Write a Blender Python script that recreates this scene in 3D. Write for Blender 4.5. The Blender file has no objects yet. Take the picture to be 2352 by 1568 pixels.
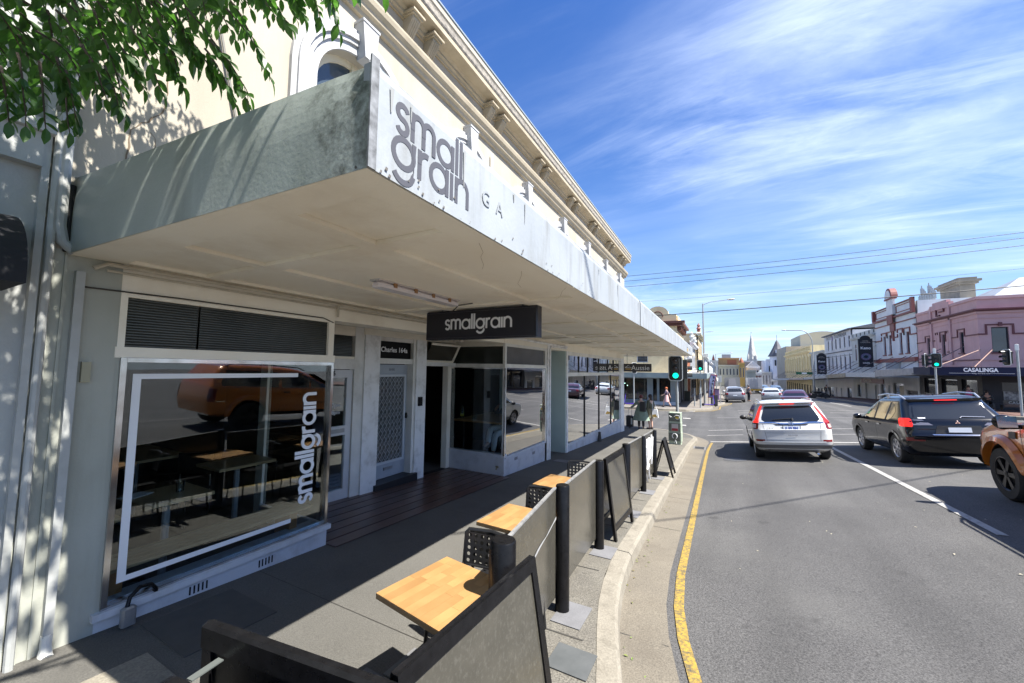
import bpy, bmesh, math, random
from mathutils import Vector, Matrix, noise
random.seed(7)
PI = math.pi
R = math.radians
S = bpy.context.scene
S.render.engine = 'CYCLES'; S.cycles.diffuse_bounces = 8; S.cycles.max_bounces = 14; S.cycles.transparent_max_bounces = 16
COL = S.collection
V = Vector
# ---------------------------------------------------------------- camera
CAMZ = 1.83
AX = V((0.88229503, 0.47051817, 0.01296665))     # camera right, in world axes
AY = V((-0.02171436, 0.06820536, -0.99743497))   # camera down
AZ = V((-0.47019567, 0.87975035, 0.07039425))    # camera forward
cd = bpy.data.cameras.new('camera'); cam = bpy.data.objects.new('camera', cd); COL.objects.link(cam)
m = Matrix.Identity(4)
for i in range(3):
    m[i][0] = AX[i]; m[i][1] = -AY[i]; m[i][2] = -AZ[i]
m[2][3] = CAMZ
cam.matrix_world = m
cd.sensor_width = 36; cd.lens = 890.0/2352*36; cd.clip_start = 0.05; cd.clip_end = 3000
S.camera = cam
# ---------------------------------------------------------------- sky and sun
SUN = V((0.545, -0.03, 0.838)).normalized()
w = bpy.data.worlds.new('World'); S.world = w; w.use_nodes = True
nt = w.node_tree; N = nt.nodes; L = nt.links; N.clear()
def wn(t, **k):
    n = N.new(t)
    for a, b in k.items(): setattr(n, a, b)
    return n
sky = wn('ShaderNodeTexSky', sky_type='NISHITA', sun_disc=False)
sky.sun_elevation = math.asin(SUN.z); sky.sun_rotation = math.atan2(SUN.x, SUN.y)
sky.altitude = 50; sky.air_density = 1.0; sky.dust_density = 0.25; sky.ozone_density = 3.0
hs = wn('ShaderNodeHueSaturation'); hs.inputs['Saturation'].default_value = 1.28; hs.inputs['Value'].default_value = 1.0
hs.inputs['Hue'].default_value = 0.513
L.new(sky.outputs[0], hs.inputs['Color'])
tc = wn('ShaderNodeTexCoord'); sep = wn('ShaderNodeSeparateXYZ'); L.new(tc.outputs['Generated'], sep.inputs[0])
def wm(op, a, b=None, c=None):
    n = wn('ShaderNodeMath', operation=op)
    for i, q in enumerate((a, b, c)):
        if q is None: continue
        if isinstance(q, (int, float)): n.inputs[i].default_value = q
        else: L.new(q, n.inputs[i])
    return n.outputs[0]
zz = wm('MAXIMUM', sep.outputs['Z'], 0.0); zd = wm('ADD', zz, 0.13)
cx = wm('DIVIDE', sep.outputs['X'], zd); cy = wm('DIVIDE', sep.outputs['Y'], zd)
cmb = wn('ShaderNodeCombineXYZ'); L.new(cx, cmb.inputs[0]); L.new(cy, cmb.inputs[1])
def cloud(rot, sc, scale, detail, rough, lo, hi, loc=(0, 0, 0), dist=0.0):
    mp = wn('ShaderNodeMapping'); mp.inputs['Rotation'].default_value = (0, 0, R(rot)); mp.inputs['Scale'].default_value = sc
    mp.inputs['Location'].default_value = loc
    L.new(cmb.outputs[0], mp.inputs[0])
    nz = wn('ShaderNodeTexNoise'); nz.inputs['Scale'].default_value = scale; nz.inputs['Detail'].default_value = detail
    nz.inputs['Roughness'].default_value = rough; nz.inputs['Distortion'].default_value = dist
    L.new(mp.outputs[0], nz.inputs['Vector'])
    mr = wn('ShaderNodeMapRange', interpolation_type='SMOOTHERSTEP'); mr.inputs[1].default_value = lo; mr.inputs[2].default_value = hi
    L.new(nz.outputs['Fac'], mr.inputs[0]); return mr.outputs[0]
c1 = cloud(8, (0.34, 1.0, 1), 1.2, 9, 0.6, 0.34, 0.80, (3.1, 1.7, 0), 0.45)
c2 = cloud(22, (0.28, 1.0, 1), 3.4, 9, 0.66, 0.38, 0.78, (1.3, 0.4, 0), 0.9)
c3 = cloud(15, (0.5, 0.9, 1), 0.9, 3, 0.5, 0.34, 0.62, (5.2, 2.0, 0), 0.3)
cc = wm('ADD', wm('MULTIPLY', c1, 0.54), wm('MULTIPLY', c2, 0.34)); cc = wm('MULTIPLY', cc, wm('ADD', wm('MULTIPLY', c3, 0.85), 0.15))
hz = wm('POWER', wm('SUBTRACT', 1.0, zz), 9.0)
cc = wm('MINIMUM', wm('ADD', cc, wm('MULTIPLY', hz, 0.06)), 0.9)
hm = wn('ShaderNodeMix', data_type='RGBA'); L.new(wm('MULTIPLY', wm('POWER', wm('SUBTRACT', 1.0, zz), 3.5), 0.72), hm.inputs[0]); L.new(hs.outputs[0], hm.inputs[6]); hm.inputs[7].default_value = (1.75, 2.75, 4.4, 1)
mx = wn('ShaderNodeMix', data_type='RGBA'); L.new(cc, mx.inputs[0]); L.new(hm.outputs[2], mx.inputs[6])
mx.inputs[7].default_value = (5.6, 6.4, 7.8, 1)
bg = wn('ShaderNodeBackground'); L.new(mx.outputs[2], bg.inputs[0]); bg.inputs[1].default_value = 0.080
out = wn('ShaderNodeOutputWorld'); L.new(bg.outputs[0], out.inputs[0])
sd = bpy.data.lights.new('sun', 'SUN'); sd.energy = 5.0; sd.angle = R(0.53); sd.color = (1.0, 0.955, 0.88)
so = bpy.data.objects.new('sun', sd); COL.objects.link(so); so.rotation_euler = (-SUN).to_track_quat('-Z', 'Y').to_euler(); so.location = (30, 0, 50)
S.view_settings.view_transform = 'Standard'; S.view_settings.look = 'None'; S.view_settings.exposure = 1.5; S.view_settings.gamma = 1
S.view_settings.use_curve_mapping = False

# ---------------------------------------------------------------- pixel to place (view coordinates 2352 x 1568)
def ray(px, py):
    return (AX*(px-1176.0) + AY*(py-784.0) + AZ*890.0)
def onX(px, py, X): d = ray(px, py); return d*(X/d.x) + V((0, 0, CAMZ))
def onY(px, py, Y): d = ray(px, py); return d*(Y/d.y) + V((0, 0, CAMZ))
def onZ(px, py, Z): d = ray(px, py); return d*((Z-CAMZ)/d.z) + V((0, 0, CAMZ))

# ---------------------------------------------------------------- materials
MATS = {}
def mat(name, c, rough=0.6, c2=None, ns=6.0, nd=5, bump=0.0, bs=60.0, metal=0.0, spec=0.5, grime=None, gs=1.5, gamt=0.5,
        rand=0.0, coat=0.0, emit=None, es=1.0, streak=False, alpha=1.0, sss=0.0, fine=None, rvar=0.0):
    if name in MATS: return MATS[name]
    M = bpy.data.materials.new(name); M.use_nodes = True; t = M.node_tree; n = t.nodes; l = t.links
    b = n['Principled BSDF']
    c = tuple(c)+(1,) if len(c) == 3 else c
    b.inputs['Base Color'].default_value = c; b.inputs['Roughness'].default_value = rough; b.inputs['Metallic'].default_value = metal
    b.inputs['Specular IOR Level'].default_value = spec
    if coat: b.inputs['Coat Weight'].default_value = coat; b.inputs['Coat Roughness'].default_value = 0.03
    if sss: b.inputs['Subsurface Weight'].default_value = sss; b.inputs['Subsurface Radius'].default_value = (0.02, 0.01, 0.005)
    if emit: b.inputs['Emission Color'].default_value = tuple(emit)+(1,); b.inputs['Emission Strength'].default_value = es
    geo = n.new('ShaderNodeNewGeometry')
    pos = geo.outputs['Position']
    if rand:
        oi = n.new('ShaderNodeObjectInfo'); ad = n.new('ShaderNodeVectorMath'); ad.operation = 'ADD'
        sc = n.new('ShaderNodeVectorMath'); sc.operation = 'SCALE'; sc.inputs[0].default_value = (13.1, 7.7, 3.3)
        l.new(oi.outputs['Random'], sc.inputs['Scale']); l.new(pos, ad.inputs[0]); l.new(sc.outputs[0], ad.inputs[1]); pos = ad.outputs[0]
    col = None
    def noise_(scale, det, vec=pos, ro=0.55):
        z = n.new('ShaderNodeTexNoise'); z.inputs['Scale'].default_value = scale; z.inputs['Detail'].default_value = det; z.inputs['Roughness'].default_value = ro
        l.new(vec, z.inputs['Vector']); return z.outputs['Fac']
    def ramp(f, lo, hi):
        r = n.new('ShaderNodeMapRange'); r.inputs[1].default_value = lo; r.inputs[2].default_value = hi; l.new(f, r.inputs[0]); return r.outputs[0]
    def mix(f, a, bb, mode='MIX'):
        x = n.new('ShaderNodeMix'); x.data_type = 'RGBA'; x.blend_type = mode
        if isinstance(f, float): x.inputs[0].default_value = f
        else: l.new(f, x.inputs[0])
        for i, q in ((6, a), (7, bb)):
            if isinstance(q, tuple): x.inputs[i].default_value = q
            else: l.new(q, x.inputs[i])
        return x.outputs[2]
    if c2:
        c2 = tuple(c2)+(1,)
        f = ramp(noise_(ns, nd), 0.32, 0.68); col = mix(f, c, c2)
    if fine:                                            # fine aggregate speckle: (scale, dark, light)
        f = ramp(noise_(fine[0], 2, ro=0.7), 0.3, 0.7)
        g = n.new('ShaderNodeMapRange'); g.inputs[3].default_value = fine[1]; g.inputs[4].default_value = fine[2]; l.new(f, g.inputs[0])
        vm = n.new('ShaderNodeVectorMath'); vm.operation = 'SCALE'
        if col: l.new(col, vm.inputs[0])
        else: vm.inputs[0].default_value = c[:3]
        l.new(g.outputs[0], vm.inputs['Scale']); col = vm.outputs[0]
    if grime:
        vec = pos
        if streak:
            mp = n.new('ShaderNodeMapping'); mp.inputs['Scale'].default_value = (1, 1, 0.12); l.new(pos, mp.inputs[0]); vec = mp.outputs[0]
        f = ramp(noise_(gs, 8, vec, 0.65), 0.5, 0.78)
        fm = n.new('ShaderNodeMath'); fm.operation = 'MULTIPLY'; fm.inputs[1].default_value = gamt; l.new(f, fm.inputs[0])
        col = mix(fm.outputs[0], col if col else c, tuple(grime)+(1,))
    if rand:
        oi2 = n.new('ShaderNodeObjectInfo'); g = n.new('ShaderNodeMapRange'); g.inputs[3].default_value = 1-rand; g.inputs[4].default_value = 1+rand
        l.new(oi2.outputs['Random'], g.inputs[0]); vm = n.new('ShaderNodeVectorMath'); vm.operation = 'SCALE'
        if col: l.new(col, vm.inputs[0])
        else: vm.inputs[0].default_value = c[:3]
        l.new(g.outputs[0], vm.inputs['Scale']); col = vm.outputs[0]
    if col: l.new(col, b.inputs['Base Color'])
    if rvar:
        f = noise_(ns*2.3, 4); g = n.new('ShaderNodeMapRange'); g.inputs[3].default_value = max(0.02, rough-rvar); g.inputs[4].default_value = rough+rvar
        l.new(f, g.inputs[0]); l.new(g.outputs[0], b.inputs['Roughness'])
    if bump:
        bn = n.new('ShaderNodeBump'); bn.inputs['Strength'].default_value = bump; bn.inputs['Distance'].default_value = 0.01
        l.new(noise_(bs, 4), bn.inputs['Height']); l.new(bn.outputs[0], b.inputs['Normal'])
    MATS[name] = M; return M
def glass_mat(name, tint=(0.85, 0.9, 0.9), boost=1.45, base=0.0, ribs=None):
    if name in MATS: return MATS[name]
    M = bpy.data.materials.new(name); M.use_nodes = True; t = M.node_tree; n = t.nodes; l = t.links; n.clear()
    o = n.new('ShaderNodeOutputMaterial'); mx = n.new('ShaderNodeMixShader'); tr = n.new('ShaderNodeBsdfTransparent'); gl = n.new('ShaderNodeBsdfGlossy')
    tr.inputs[0].default_value = tuple(tint)+(1,); gl.inputs['Roughness'].default_value = 0.0; gl.inputs[0].default_value = (1, 1, 1, 1)
    fr = n.new('ShaderNodeFresnel'); fr.inputs[0].default_value = 1.5
    mm = n.new('ShaderNodeMath'); mm.operation = 'MULTIPLY_ADD'; mm.inputs[1].default_value = boost; mm.inputs[2].default_value = base; mm.use_clamp = True
    l.new(fr.outputs[0], mm.inputs[0]); l.new(mm.outputs[0], mx.inputs[0]); l.new(tr.outputs[0], mx.inputs[1]); l.new(gl.outputs[0], mx.inputs[2]); l.new(mx.outputs[0], o.inputs[0])
    geo = n.new('ShaderNodeNewGeometry'); z = n.new('ShaderNodeTexNoise'); z.inputs['Scale'].default_value = 1.3; z.inputs['Detail'].default_value = 1
    l.new(geo.outputs['Position'], z.inputs[0]); bn = n.new('ShaderNodeBump'); bn.inputs['Strength'].default_value = 0.06; bn.inputs['Distance'].default_value = 0.02
    l.new(z.outputs['Fac'], bn.inputs['Height'])
    for q in (gl,): l.new(bn.outputs[0], q.inputs['Normal'])
    MATS[name] = M; return M

# ---------------------------------------------------------------- mesh building
class MB:
    def __init__(s): s.v = []; s.f = []; s.mi = []
    def add(s, vs, fs, mi=0):
        o = len(s.v); s.v += [tuple(p) for p in vs]; s.f += [tuple(i+o for i in f) for f in fs]; s.mi += [mi]*len(fs); return s
    def box(s, x0, x1, y0, y1, z0, z1, mi=0):
        if x0 > x1: x0, x1 = x1, x0
        if y0 > y1: y0, y1 = y1, y0
        if z0 > z1: z0, z1 = z1, z0
        return s.add([(x0,y0,z0),(x1,y0,z0),(x1,y1,z0),(x0,y1,z0),(x0,y0,z1),(x1,y0,z1),(x1,y1,z1),(x0,y1,z1)],
                     [(0,3,2,1),(4,5,6,7),(0,1,5,4),(1,2,6,5),(2,3,7,6),(3,0,4,7)], mi)
    def rbox(s, x0, x1, y0, y1, z0, z1, b=0.01):           # box with bevelled vertical and top edges
        pts = [(x0+b,y0),(x1-b,y0),(x1,y0+b),(x1,y1-b),(x1-b,y1),(x0+b,y1),(x0,y1-b),(x0,y0+b)]
        cx, cy = (x0+x1)/2, (y0+y1)/2
        ins = [(x+(b if x < cx else -b), y+(b if y < cy else -b)) for x, y in pts]
        vs = [(x, y, z0) for x, y in pts]+[(x, y, z1-b) for x, y in pts]+[(x, y, z1) for x, y in ins]
        fs = [tuple(range(7, -1, -1)), tuple(range(16, 24))]
        for k in range(2):
            for i in range(8):
                j = (i+1) % 8; fs.append((k*8+i, k*8+j, k*8+8+j, k*8+8+i))
        return s.add(vs, fs)
    def pbox(s, o, a, b, c, mi=0):                          # parallelepiped from corner o and edges a b c
        o, a, b, c = V(o), V(a), V(b), V(c)
        return s.add([o, o+a, o+a+b, o+b, o+c, o+a+c, o+a+b+c, o+b+c], [(0,3,2,1),(4,5,6,7),(0,1,5,4),(1,2,6,5),(2,3,7,6),(3,0,4,7)], mi)
    def quad(s, a, b, c, d, mi=0): return s.add([a, b, c, d], [(0, 1, 2, 3)], mi)
    def prism(s, poly, d, mi=0):                            # closed polygon (3d pts) extruded by vector d
        n = len(poly); d = V(d); P = [V(p) for p in poly]
        return s.add(P+[p+d for p in P], [tuple(range(n-1, -1, -1)), tuple(range(n, 2*n))]+[(i, (i+1) % n, n+(i+1) % n, n+i) for i in range(n)], mi)
    def strip(s, A, B, mi=0):                               # quads between two point rows
        n = len(A); return s.add(list(A)+list(B), [(i, i+1, n+i+1, n+i) for i in range(n-1)], mi)
    def tube(s, pts, r, n=8, cap=True, mi=0):
        pts = [V(p) for p in pts]; rs = r if isinstance(r, (list, tuple)) else [r]*len(pts)
        rings = []; up = None
        for i, p in enumerate(pts):
            d = (pts[min(i+1, len(pts)-1)]-pts[max(i-1, 0)]).normalized()
            if up is None: up = V((0, 0, 1)) if abs(d.z) < 0.9 else V((1, 0, 0))
            a = d.cross(up).normalized(); b = a.cross(d).normalized(); up = b
            rings.append([p+(a*math.cos(2*PI*k/n)+b*math.sin(2*PI*k/n))*rs[i] for k in range(n)])
        vs = [q for g in rings for q in g]; fs = []
        for i in range(len(pts)-1):
            for k in range(n): fs.append((i*n+k, i*n+(k+1) % n, (i+1)*n+(k+1) % n, (i+1)*n+k))
        if cap: fs += [tuple(range(n-1, -1, -1)), tuple(range((len(pts)-1)*n, len(pts)*n))]
        return s.add(vs, fs, mi)
    def lathe(s, prof, o=(0, 0, 0), n=16, ax='z', mi=0):
        vs = []; fs = []
        for r, h in prof:
            for k in range(n):
                a = 2*PI*k/n; c, q = r*math.cos(a), r*math.sin(a)
                p = (c, q, h) if ax == 'z' else ((h, c, q) if ax == 'x' else (q, h, c))
                vs.append((p[0]+o[0], p[1]+o[1], p[2]+o[2]))
        for i in range(len(prof)-1):
            for k in range(n): fs.append((i*n+k, i*n+(k+1) % n, (i+1)*n+(k+1) % n, (i+1)*n+k))
        fs += [tuple(range(n-1, -1, -1)), tuple(range((len(prof)-1)*n, len(prof)*n))]
        return s.add(vs, fs, mi)
    def ball(s, c, r, n=10, m=6, sc=(1, 1, 1)):
        prof = [(math.sin(PI*i/m)*r, -math.cos(PI*i/m)*r) for i in range(m+1)]
        o = len(s.v); s.lathe([(max(a, 1e-4), b) for a, b in prof], (0, 0, 0), n)
        for i in range(o, len(s.v)): v = s.v[i]; s.v[i] = (v[0]*sc[0]+c[0], v[1]*sc[1]+c[1], v[2]*sc[2]+c[2])
        return s
    def mesh(s, name, mats, smooth=False, angle=35):
        me = bpy.data.meshes.new(name); me.from_pydata(s.v, [], s.f)
        for q in (mats if isinstance(mats, (list, tuple)) else [mats]): me.materials.append(q)
        if any(s.mi): me.polygons.foreach_set('material_index', s.mi)
        bm = bmesh.new(); bm.from_mesh(me); bmesh.ops.recalc_face_normals(bm, faces=bm.faces); bm.to_mesh(me); bm.free()
        if smooth:
            me.polygons.foreach_set('use_smooth', [True]*len(me.polygons))
            me.set_sharp_from_angle(angle=R(angle))
        return me
    def build(s, name, mats, parent=None, world=False, smooth=False, angle=35, **k):
        if parent is not None and world:
            o = parent.matrix_basis.inverted(); s.v = [tuple(o @ V(p)) for p in s.v]
        return put(name, s.mesh(name, mats, smooth, angle), parent, **k)
def put(name, me, parent=None, loc=None, rot=None, label=None, cat=None, group=None, kind=None):
    o = bpy.data.objects.new(name, me); COL.objects.link(o)
    if parent is not None: o.parent = parent
    if loc is not None: o.location = loc
    if rot is not None: o.rotation_euler = rot
    tag(o, label, cat, group, kind); return o
def tag(o, label=None, cat=None, group=None, kind=None):
    if label: o['label'] = label
    if cat: o['category'] = cat
    if group: o['group'] = group
    if kind: o['kind'] = kind
    return o
def thing(name, label, cat, loc=(0, 0, 0), rz=0.0, group=None, rot=None):
    o = bpy.data.objects.new(name, None); COL.objects.link(o); o.empty_display_size = 0.2
    o.location = loc; o.rotation_euler = rot if rot is not None else (0, 0, rz)
    o.matrix_basis = Matrix.Translation(V(loc)) @ (rot if isinstance(rot, Matrix) else Matrix.Rotation(rz, 4, 'Z'))
    return tag(o, label, cat, group)
KIDS = {}
def copy_tree(o, label=None, loc=None, mtx=None, parent=None):
    c = o.copy(); COL.objects.link(c)
    if parent is not None: c.parent = parent
    if label: c['label'] = label
    if loc is not None: c.location = loc
    if mtx is not None: c.matrix_basis = mtx
    for ch in list(o.children): copy_tree(ch, parent=c)
    return c
def fix_children(): pass
def text(s, size, m, parent=None, mtx=None, name='lettering', extrude=0.002, bold=0.0, align='CENTER', sx=1.0, space=1.0, world=False):
    cu = bpy.data.curves.new(name, 'FONT'); cu.body = s; cu.size = size; cu.extrude = extrude; cu.offset = bold; cu.align_x = align; cu.align_y = 'CENTER'
    cu.space_character = space; cu.resolution_u = 3
    o = bpy.data.objects.new('tmp', cu); me = bpy.data.meshes.new_from_object(o); bpy.data.objects.remove(o); bpy.data.curves.remove(cu)
    me.name = name; me.materials.clear(); me.materials.append(m)
    mm = mtx @ Matrix.Scale(sx, 4, (1, 0, 0))
    if world and parent is not None: mm = parent.matrix_basis.inverted() @ mm
    me.transform(mm); return put(name, me, parent)
def frame(o, right, up):                                    # matrix: text x along right, y along up
    r = V(right).normalized(); u = V(up).normalized(); n = r.cross(u)
    M = Matrix.Identity(4)
    for i in range(3): M[i][0] = r[i]; M[i][1] = u[i]; M[i][2] = n[i]; M[i][3] = o[i]
    return M
# round geometric letters drawn with an even stroke, as on the cafe's signs
def arc(cx, cy, r, a0, a1, n=14): return [(cx+r*math.cos(R(a0+(a1-a0)*i/n)), cy+r*math.sin(R(a0+(a1-a0)*i/n))) for i in range(n+1)]
GLY = {
 's': ([arc(.26, .70, .22, 20, 270, 12)[:-1]+arc(.26, .26, .22, 90, -160, 12)], .52),
 'm': ([[(.06, 0), (.06, 1)], [(.06, .4)]+arc(.32, .68, .26, 180, 0, 10)+[(.58, 0)], [(.58, .4)]+arc(.84, .68, .26, 180, 0, 10)+[(1.10, 0)]], 1.17),
 'a': ([arc(.46, .47, .42, 0, 360, 22), [(.88, 0), (.88, .95)]], .95),
 'l': ([[(.06, 0), (.06, 1.42)]], .14),
 'g': ([arc(.46, .47, .42, 0, 360, 22), [(.88, .95), (.88, -.02)]+arc(.46, .02, .42, 0, -150, 12)], .95),
 'r': ([[(.06, 0), (.06, .95)], [(.06, .5)]+arc(.36, .58, .30, 180, 72, 8)], .42),
 'i': ([[(.06, 0), (.06, .95)]], .14),
 'n': ([[(.06, 0), (.06, .95)], [(.06, .5)]+arc(.40, .58, .34, 180, 0, 12)+[(.74, 0)]], .80),
}
def logo(word, xh, mtx, m, parent, st=0.17, gap=0.16, name='lettering', th=0.0025):
    mb = MB(); x = 0.0; th0 = th; tot = sum(GLY[c][1]+gap for c in word)-gap
    for c in word:
        st_, wd = GLY[c]
        for ip, pl in enumerate(st_):
            th = th0+ip*.0008; P = [V((p[0], p[1], 0)) for p in pl]; A = []; B = []
            for i, p in enumerate(P):
                d1 = (P[i]-P[i-1]).normalized() if i else None; d2 = (P[i+1]-P[i]).normalized() if i < len(P)-1 else None
                if i == 0 and (P[0]-P[-1]).length < 1e-6: d1 = (P[-1]-P[-2]).normalized()
                if i == len(P)-1 and (P[0]-P[-1]).length < 1e-6: d2 = (P[1]-P[0]).normalized()
                d = ((d1 or d2)+(d2 or d1)).normalized(); nn = V((-d.y, d.x, 0))*st/2
                A.append(p+nn); B.append(p-nn)
            q = lambda p, z: ((p.x+x-tot/2)*xh, p.y*xh, z)
            mb.strip([q(p, th) for p in A], [q(p, th) for p in B])
            mb.strip([q(p, 0) for p in A], [q(p, th) for p in A]); mb.strip([q(p, 0) for p in B], [q(p, th) for p in B])
        x += wd+gap
    me = mb.mesh(name, m); me.transform(mtx if parent is None else parent.matrix_basis.inverted() @ mtx)
    return put(name, me, parent)

# ---------------------------------------------------------------- palette
cream = mat('cream_render', (.36, .325, .262), .8, (.405, .37, .30), 1.2, 6, .25, 90, grime=(.25, .22, .17), gs=1.1, gamt=.7, streak=True)
cornm = mat('cornice_paint', (.42, .36, .26), .7, (.36, .31, .22), 3, 5, .2, 70, grime=(.22, .18, .12), gs=2, gamt=.6)
rough_edge = mat('weathered_stone', (.14, .13, .115), .9, (.34, .31, .26), 14, 8, 1.0, 30)
trimw = mat('white_trim_paint', (.78, .77, .73), .5, (.68, .67, .62), 4, 5, .1, 50, grime=(.35, .33, .28), gs=3, gamt=.5)
pillarw = mat('pillar_white_paint', (.84, .84, .83), .45, (.76, .76, .74), 5, 5, .12, 40, grime=(.20, .17, .13), gs=5, gamt=.45)
surrw = mat('surround_white', (.43, .435, .44), .6, (.38, .38, .38), 3, grime=(.3, .29, .26), gs=3)
rendg = mat('grey_green_render', (.33, .34, .29), .85, (.40, .41, .36), 1.6, 6, .12, 60, grime=(.16, .16, .12), gs=1.2, gamt=.6, streak=True)
blueg = mat('pale_blue_grey_wall', (.38, .395, .385), .8, (.45, .455, .43), 1.3, 6, .3, 60, grime=(.24, .25, .22), gs=1.1, gamt=.5, streak=True)
soffm = mat('soffit_cream', (.88, .84, .72), .7, (.84, .78, .65), 1.4, 6, .12, 30, grime=(.50, .40, .26), gs=1.1, gamt=.5)
fasc = mat('fascia_white_paint', (.32, .345, .365), .6, (.265, .29, .31), 2.0, 8, .15, 30, grime=(.15, .145, .125), gs=4.5, gamt=.9, streak=True)
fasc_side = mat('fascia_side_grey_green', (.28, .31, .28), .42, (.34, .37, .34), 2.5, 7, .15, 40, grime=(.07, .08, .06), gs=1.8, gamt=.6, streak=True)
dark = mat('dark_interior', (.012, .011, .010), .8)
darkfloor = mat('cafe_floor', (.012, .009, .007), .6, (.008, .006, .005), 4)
black = mat('black_paint', (.0045, .0045, .005), .30, (.008, .008, .009), 20, 4, .03, 60, rvar=.10, spec=.22)
blackm = mat('matt_black_metal', (.010, .010, .011), .45, (.02, .02, .02), 18, 5, .1, 90, grime=(.09, .08, .07), gs=9, gamt=.35)
chrome = mat('chrome', (.8, .8, .8), .12, metal=1.0)
steel = mat('galvanised_steel', (.36, .37, .38), .45, (.28, .29, .30), 8, metal=.7)
glass = glass_mat('shop_glass'); glassb = glass_mat('bright_shop_glass', boost=3.2, base=.18)
white = mat('white_vinyl', (.78, .79, .80), .5)
asph = mat('asphalt', (.066, .0645, .063), .85, (.050, .049, .048), .7, 7, .6, 120, fine=(75, .38, 1.75), grime=(.098, .096, .09), gs=.30, gamt=.75)

# grime gathered at the street end of the awning's end face
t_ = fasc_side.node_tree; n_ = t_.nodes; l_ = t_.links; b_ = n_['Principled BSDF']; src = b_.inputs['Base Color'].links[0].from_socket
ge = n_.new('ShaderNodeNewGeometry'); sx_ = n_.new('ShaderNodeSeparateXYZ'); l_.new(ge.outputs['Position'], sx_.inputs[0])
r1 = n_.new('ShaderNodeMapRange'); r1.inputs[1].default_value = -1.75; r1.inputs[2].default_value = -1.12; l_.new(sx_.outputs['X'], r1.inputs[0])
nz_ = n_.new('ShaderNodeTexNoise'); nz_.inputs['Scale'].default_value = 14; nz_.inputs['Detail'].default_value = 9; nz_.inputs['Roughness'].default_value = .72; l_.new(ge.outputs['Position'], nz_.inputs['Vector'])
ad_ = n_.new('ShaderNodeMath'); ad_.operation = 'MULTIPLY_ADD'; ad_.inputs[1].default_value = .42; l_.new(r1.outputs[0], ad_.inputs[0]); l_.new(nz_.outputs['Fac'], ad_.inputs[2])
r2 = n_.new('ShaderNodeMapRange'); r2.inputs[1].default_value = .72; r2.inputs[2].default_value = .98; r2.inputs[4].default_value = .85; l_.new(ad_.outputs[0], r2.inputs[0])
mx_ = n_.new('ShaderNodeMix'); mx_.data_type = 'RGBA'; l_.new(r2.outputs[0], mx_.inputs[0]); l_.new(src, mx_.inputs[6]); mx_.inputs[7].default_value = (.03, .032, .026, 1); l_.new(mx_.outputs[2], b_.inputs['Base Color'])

# slightly polished wheel tracks along the lanes
t_ = asph.node_tree; n_ = t_.nodes; l_ = t_.links; b_ = n_['Principled BSDF']; src = b_.inputs['Base Color'].links[0].from_socket
ge = n_.new('ShaderNodeNewGeometry'); mp_ = n_.new('ShaderNodeMapping'); mp_.inputs['Scale'].default_value = (1.0, .045, 1); l_.new(ge.outputs['Position'], mp_.inputs[0])
nz_ = n_.new('ShaderNodeTexNoise'); nz_.inputs['Scale'].default_value = 1.5; nz_.inputs['Detail'].default_value = 5; l_.new(mp_.outputs[0], nz_.inputs['Vector'])
r2 = n_.new('ShaderNodeMapRange'); r2.inputs[1].default_value = .35; r2.inputs[2].default_value = .65; r2.inputs[3].default_value = .80; r2.inputs[4].default_value = 1.18; l_.new(nz_.outputs['Fac'], r2.inputs[0])
vm_ = n_.new('ShaderNodeVectorMath'); vm_.operation = 'SCALE'; l_.new(src, vm_.inputs[0]); l_.new(r2.outputs[0], vm_.inputs['Scale'])
nz2 = n_.new('ShaderNodeTexNoise'); nz2.inputs['Scale'].default_value = 2.6; nz2.inputs['Detail'].default_value = 3; l_.new(ge.outputs['Position'], nz2.inputs['Vector'])
r3 = n_.new('ShaderNodeMapRange'); r3.inputs[1].default_value = .68; r3.inputs[2].default_value = .76; r3.inputs[4].default_value = .55; l_.new(nz2.outputs['Fac'], r3.inputs[0])
mx_ = n_.new('ShaderNodeMix'); mx_.data_type = 'RGBA'; l_.new(r3.outputs[0], mx_.inputs[0]); l_.new(vm_.outputs[0], mx_.inputs[6]); mx_.inputs[7].default_value = (.028, .027, .026, 1); l_.new(mx_.outputs[2], b_.inputs['Base Color'])
# ================================================================ GROUND
def lerp(tab, y):
    if y <= tab[0][0]: return tab[0][1]+(y-tab[0][0])*(tab[1][1]-tab[0][1])/(tab[1][0]-tab[0][0])
    for (a, p), (b, q) in zip(tab, tab[1:]):
        if y <= b: return p+(q-p)*(y-a)/(b-a)
    return tab[-1][1]
TL = [(-30, 1.36), (18, -1.04), (22, -1.2), (27, -1.27), (34, -1.30), (46, -1.42), (90, -2.68), (130, -3.6), (200, -4.6), (400, -6)]
TR = [(-30, 1.9), (18, -.60), (30, -.62), (40, -.78), (47, -1.0), (60, -1.36), (84, -2.3), (97, -2.6), (130, -3.5), (200, -4.6), (400, -6)]
TC = [(-30, .31), (18, .31), (30, .13), (400, .13)]
XL, XR = -.5, 12.0
def H(x, y):                                             # road surface height
    l, r, c = lerp(TL, y), lerp(TR, y), lerp(TC, y); t = (x-XL)/(XR-XL)
    if x < XL:
        k = 0.0 if y < 19 else -.012
        return l+(x-XL)*-k
    if x > XR: return r+(x-XR)*.004
    tri = 1-abs(2*t-1); tri = tri if tri < .88 else .88+(tri-.88)*.5
    return l+(r-l)*t+c*tri
def FL(y): return lerp(TL, y)+.14                          # left footpath height
def gz(y): return FL(y)
def rows(a, b, st): n = max(1, int(round((b-a)/st))); return [a+(b-a)*i/n for i in range(n+1)]
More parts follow.
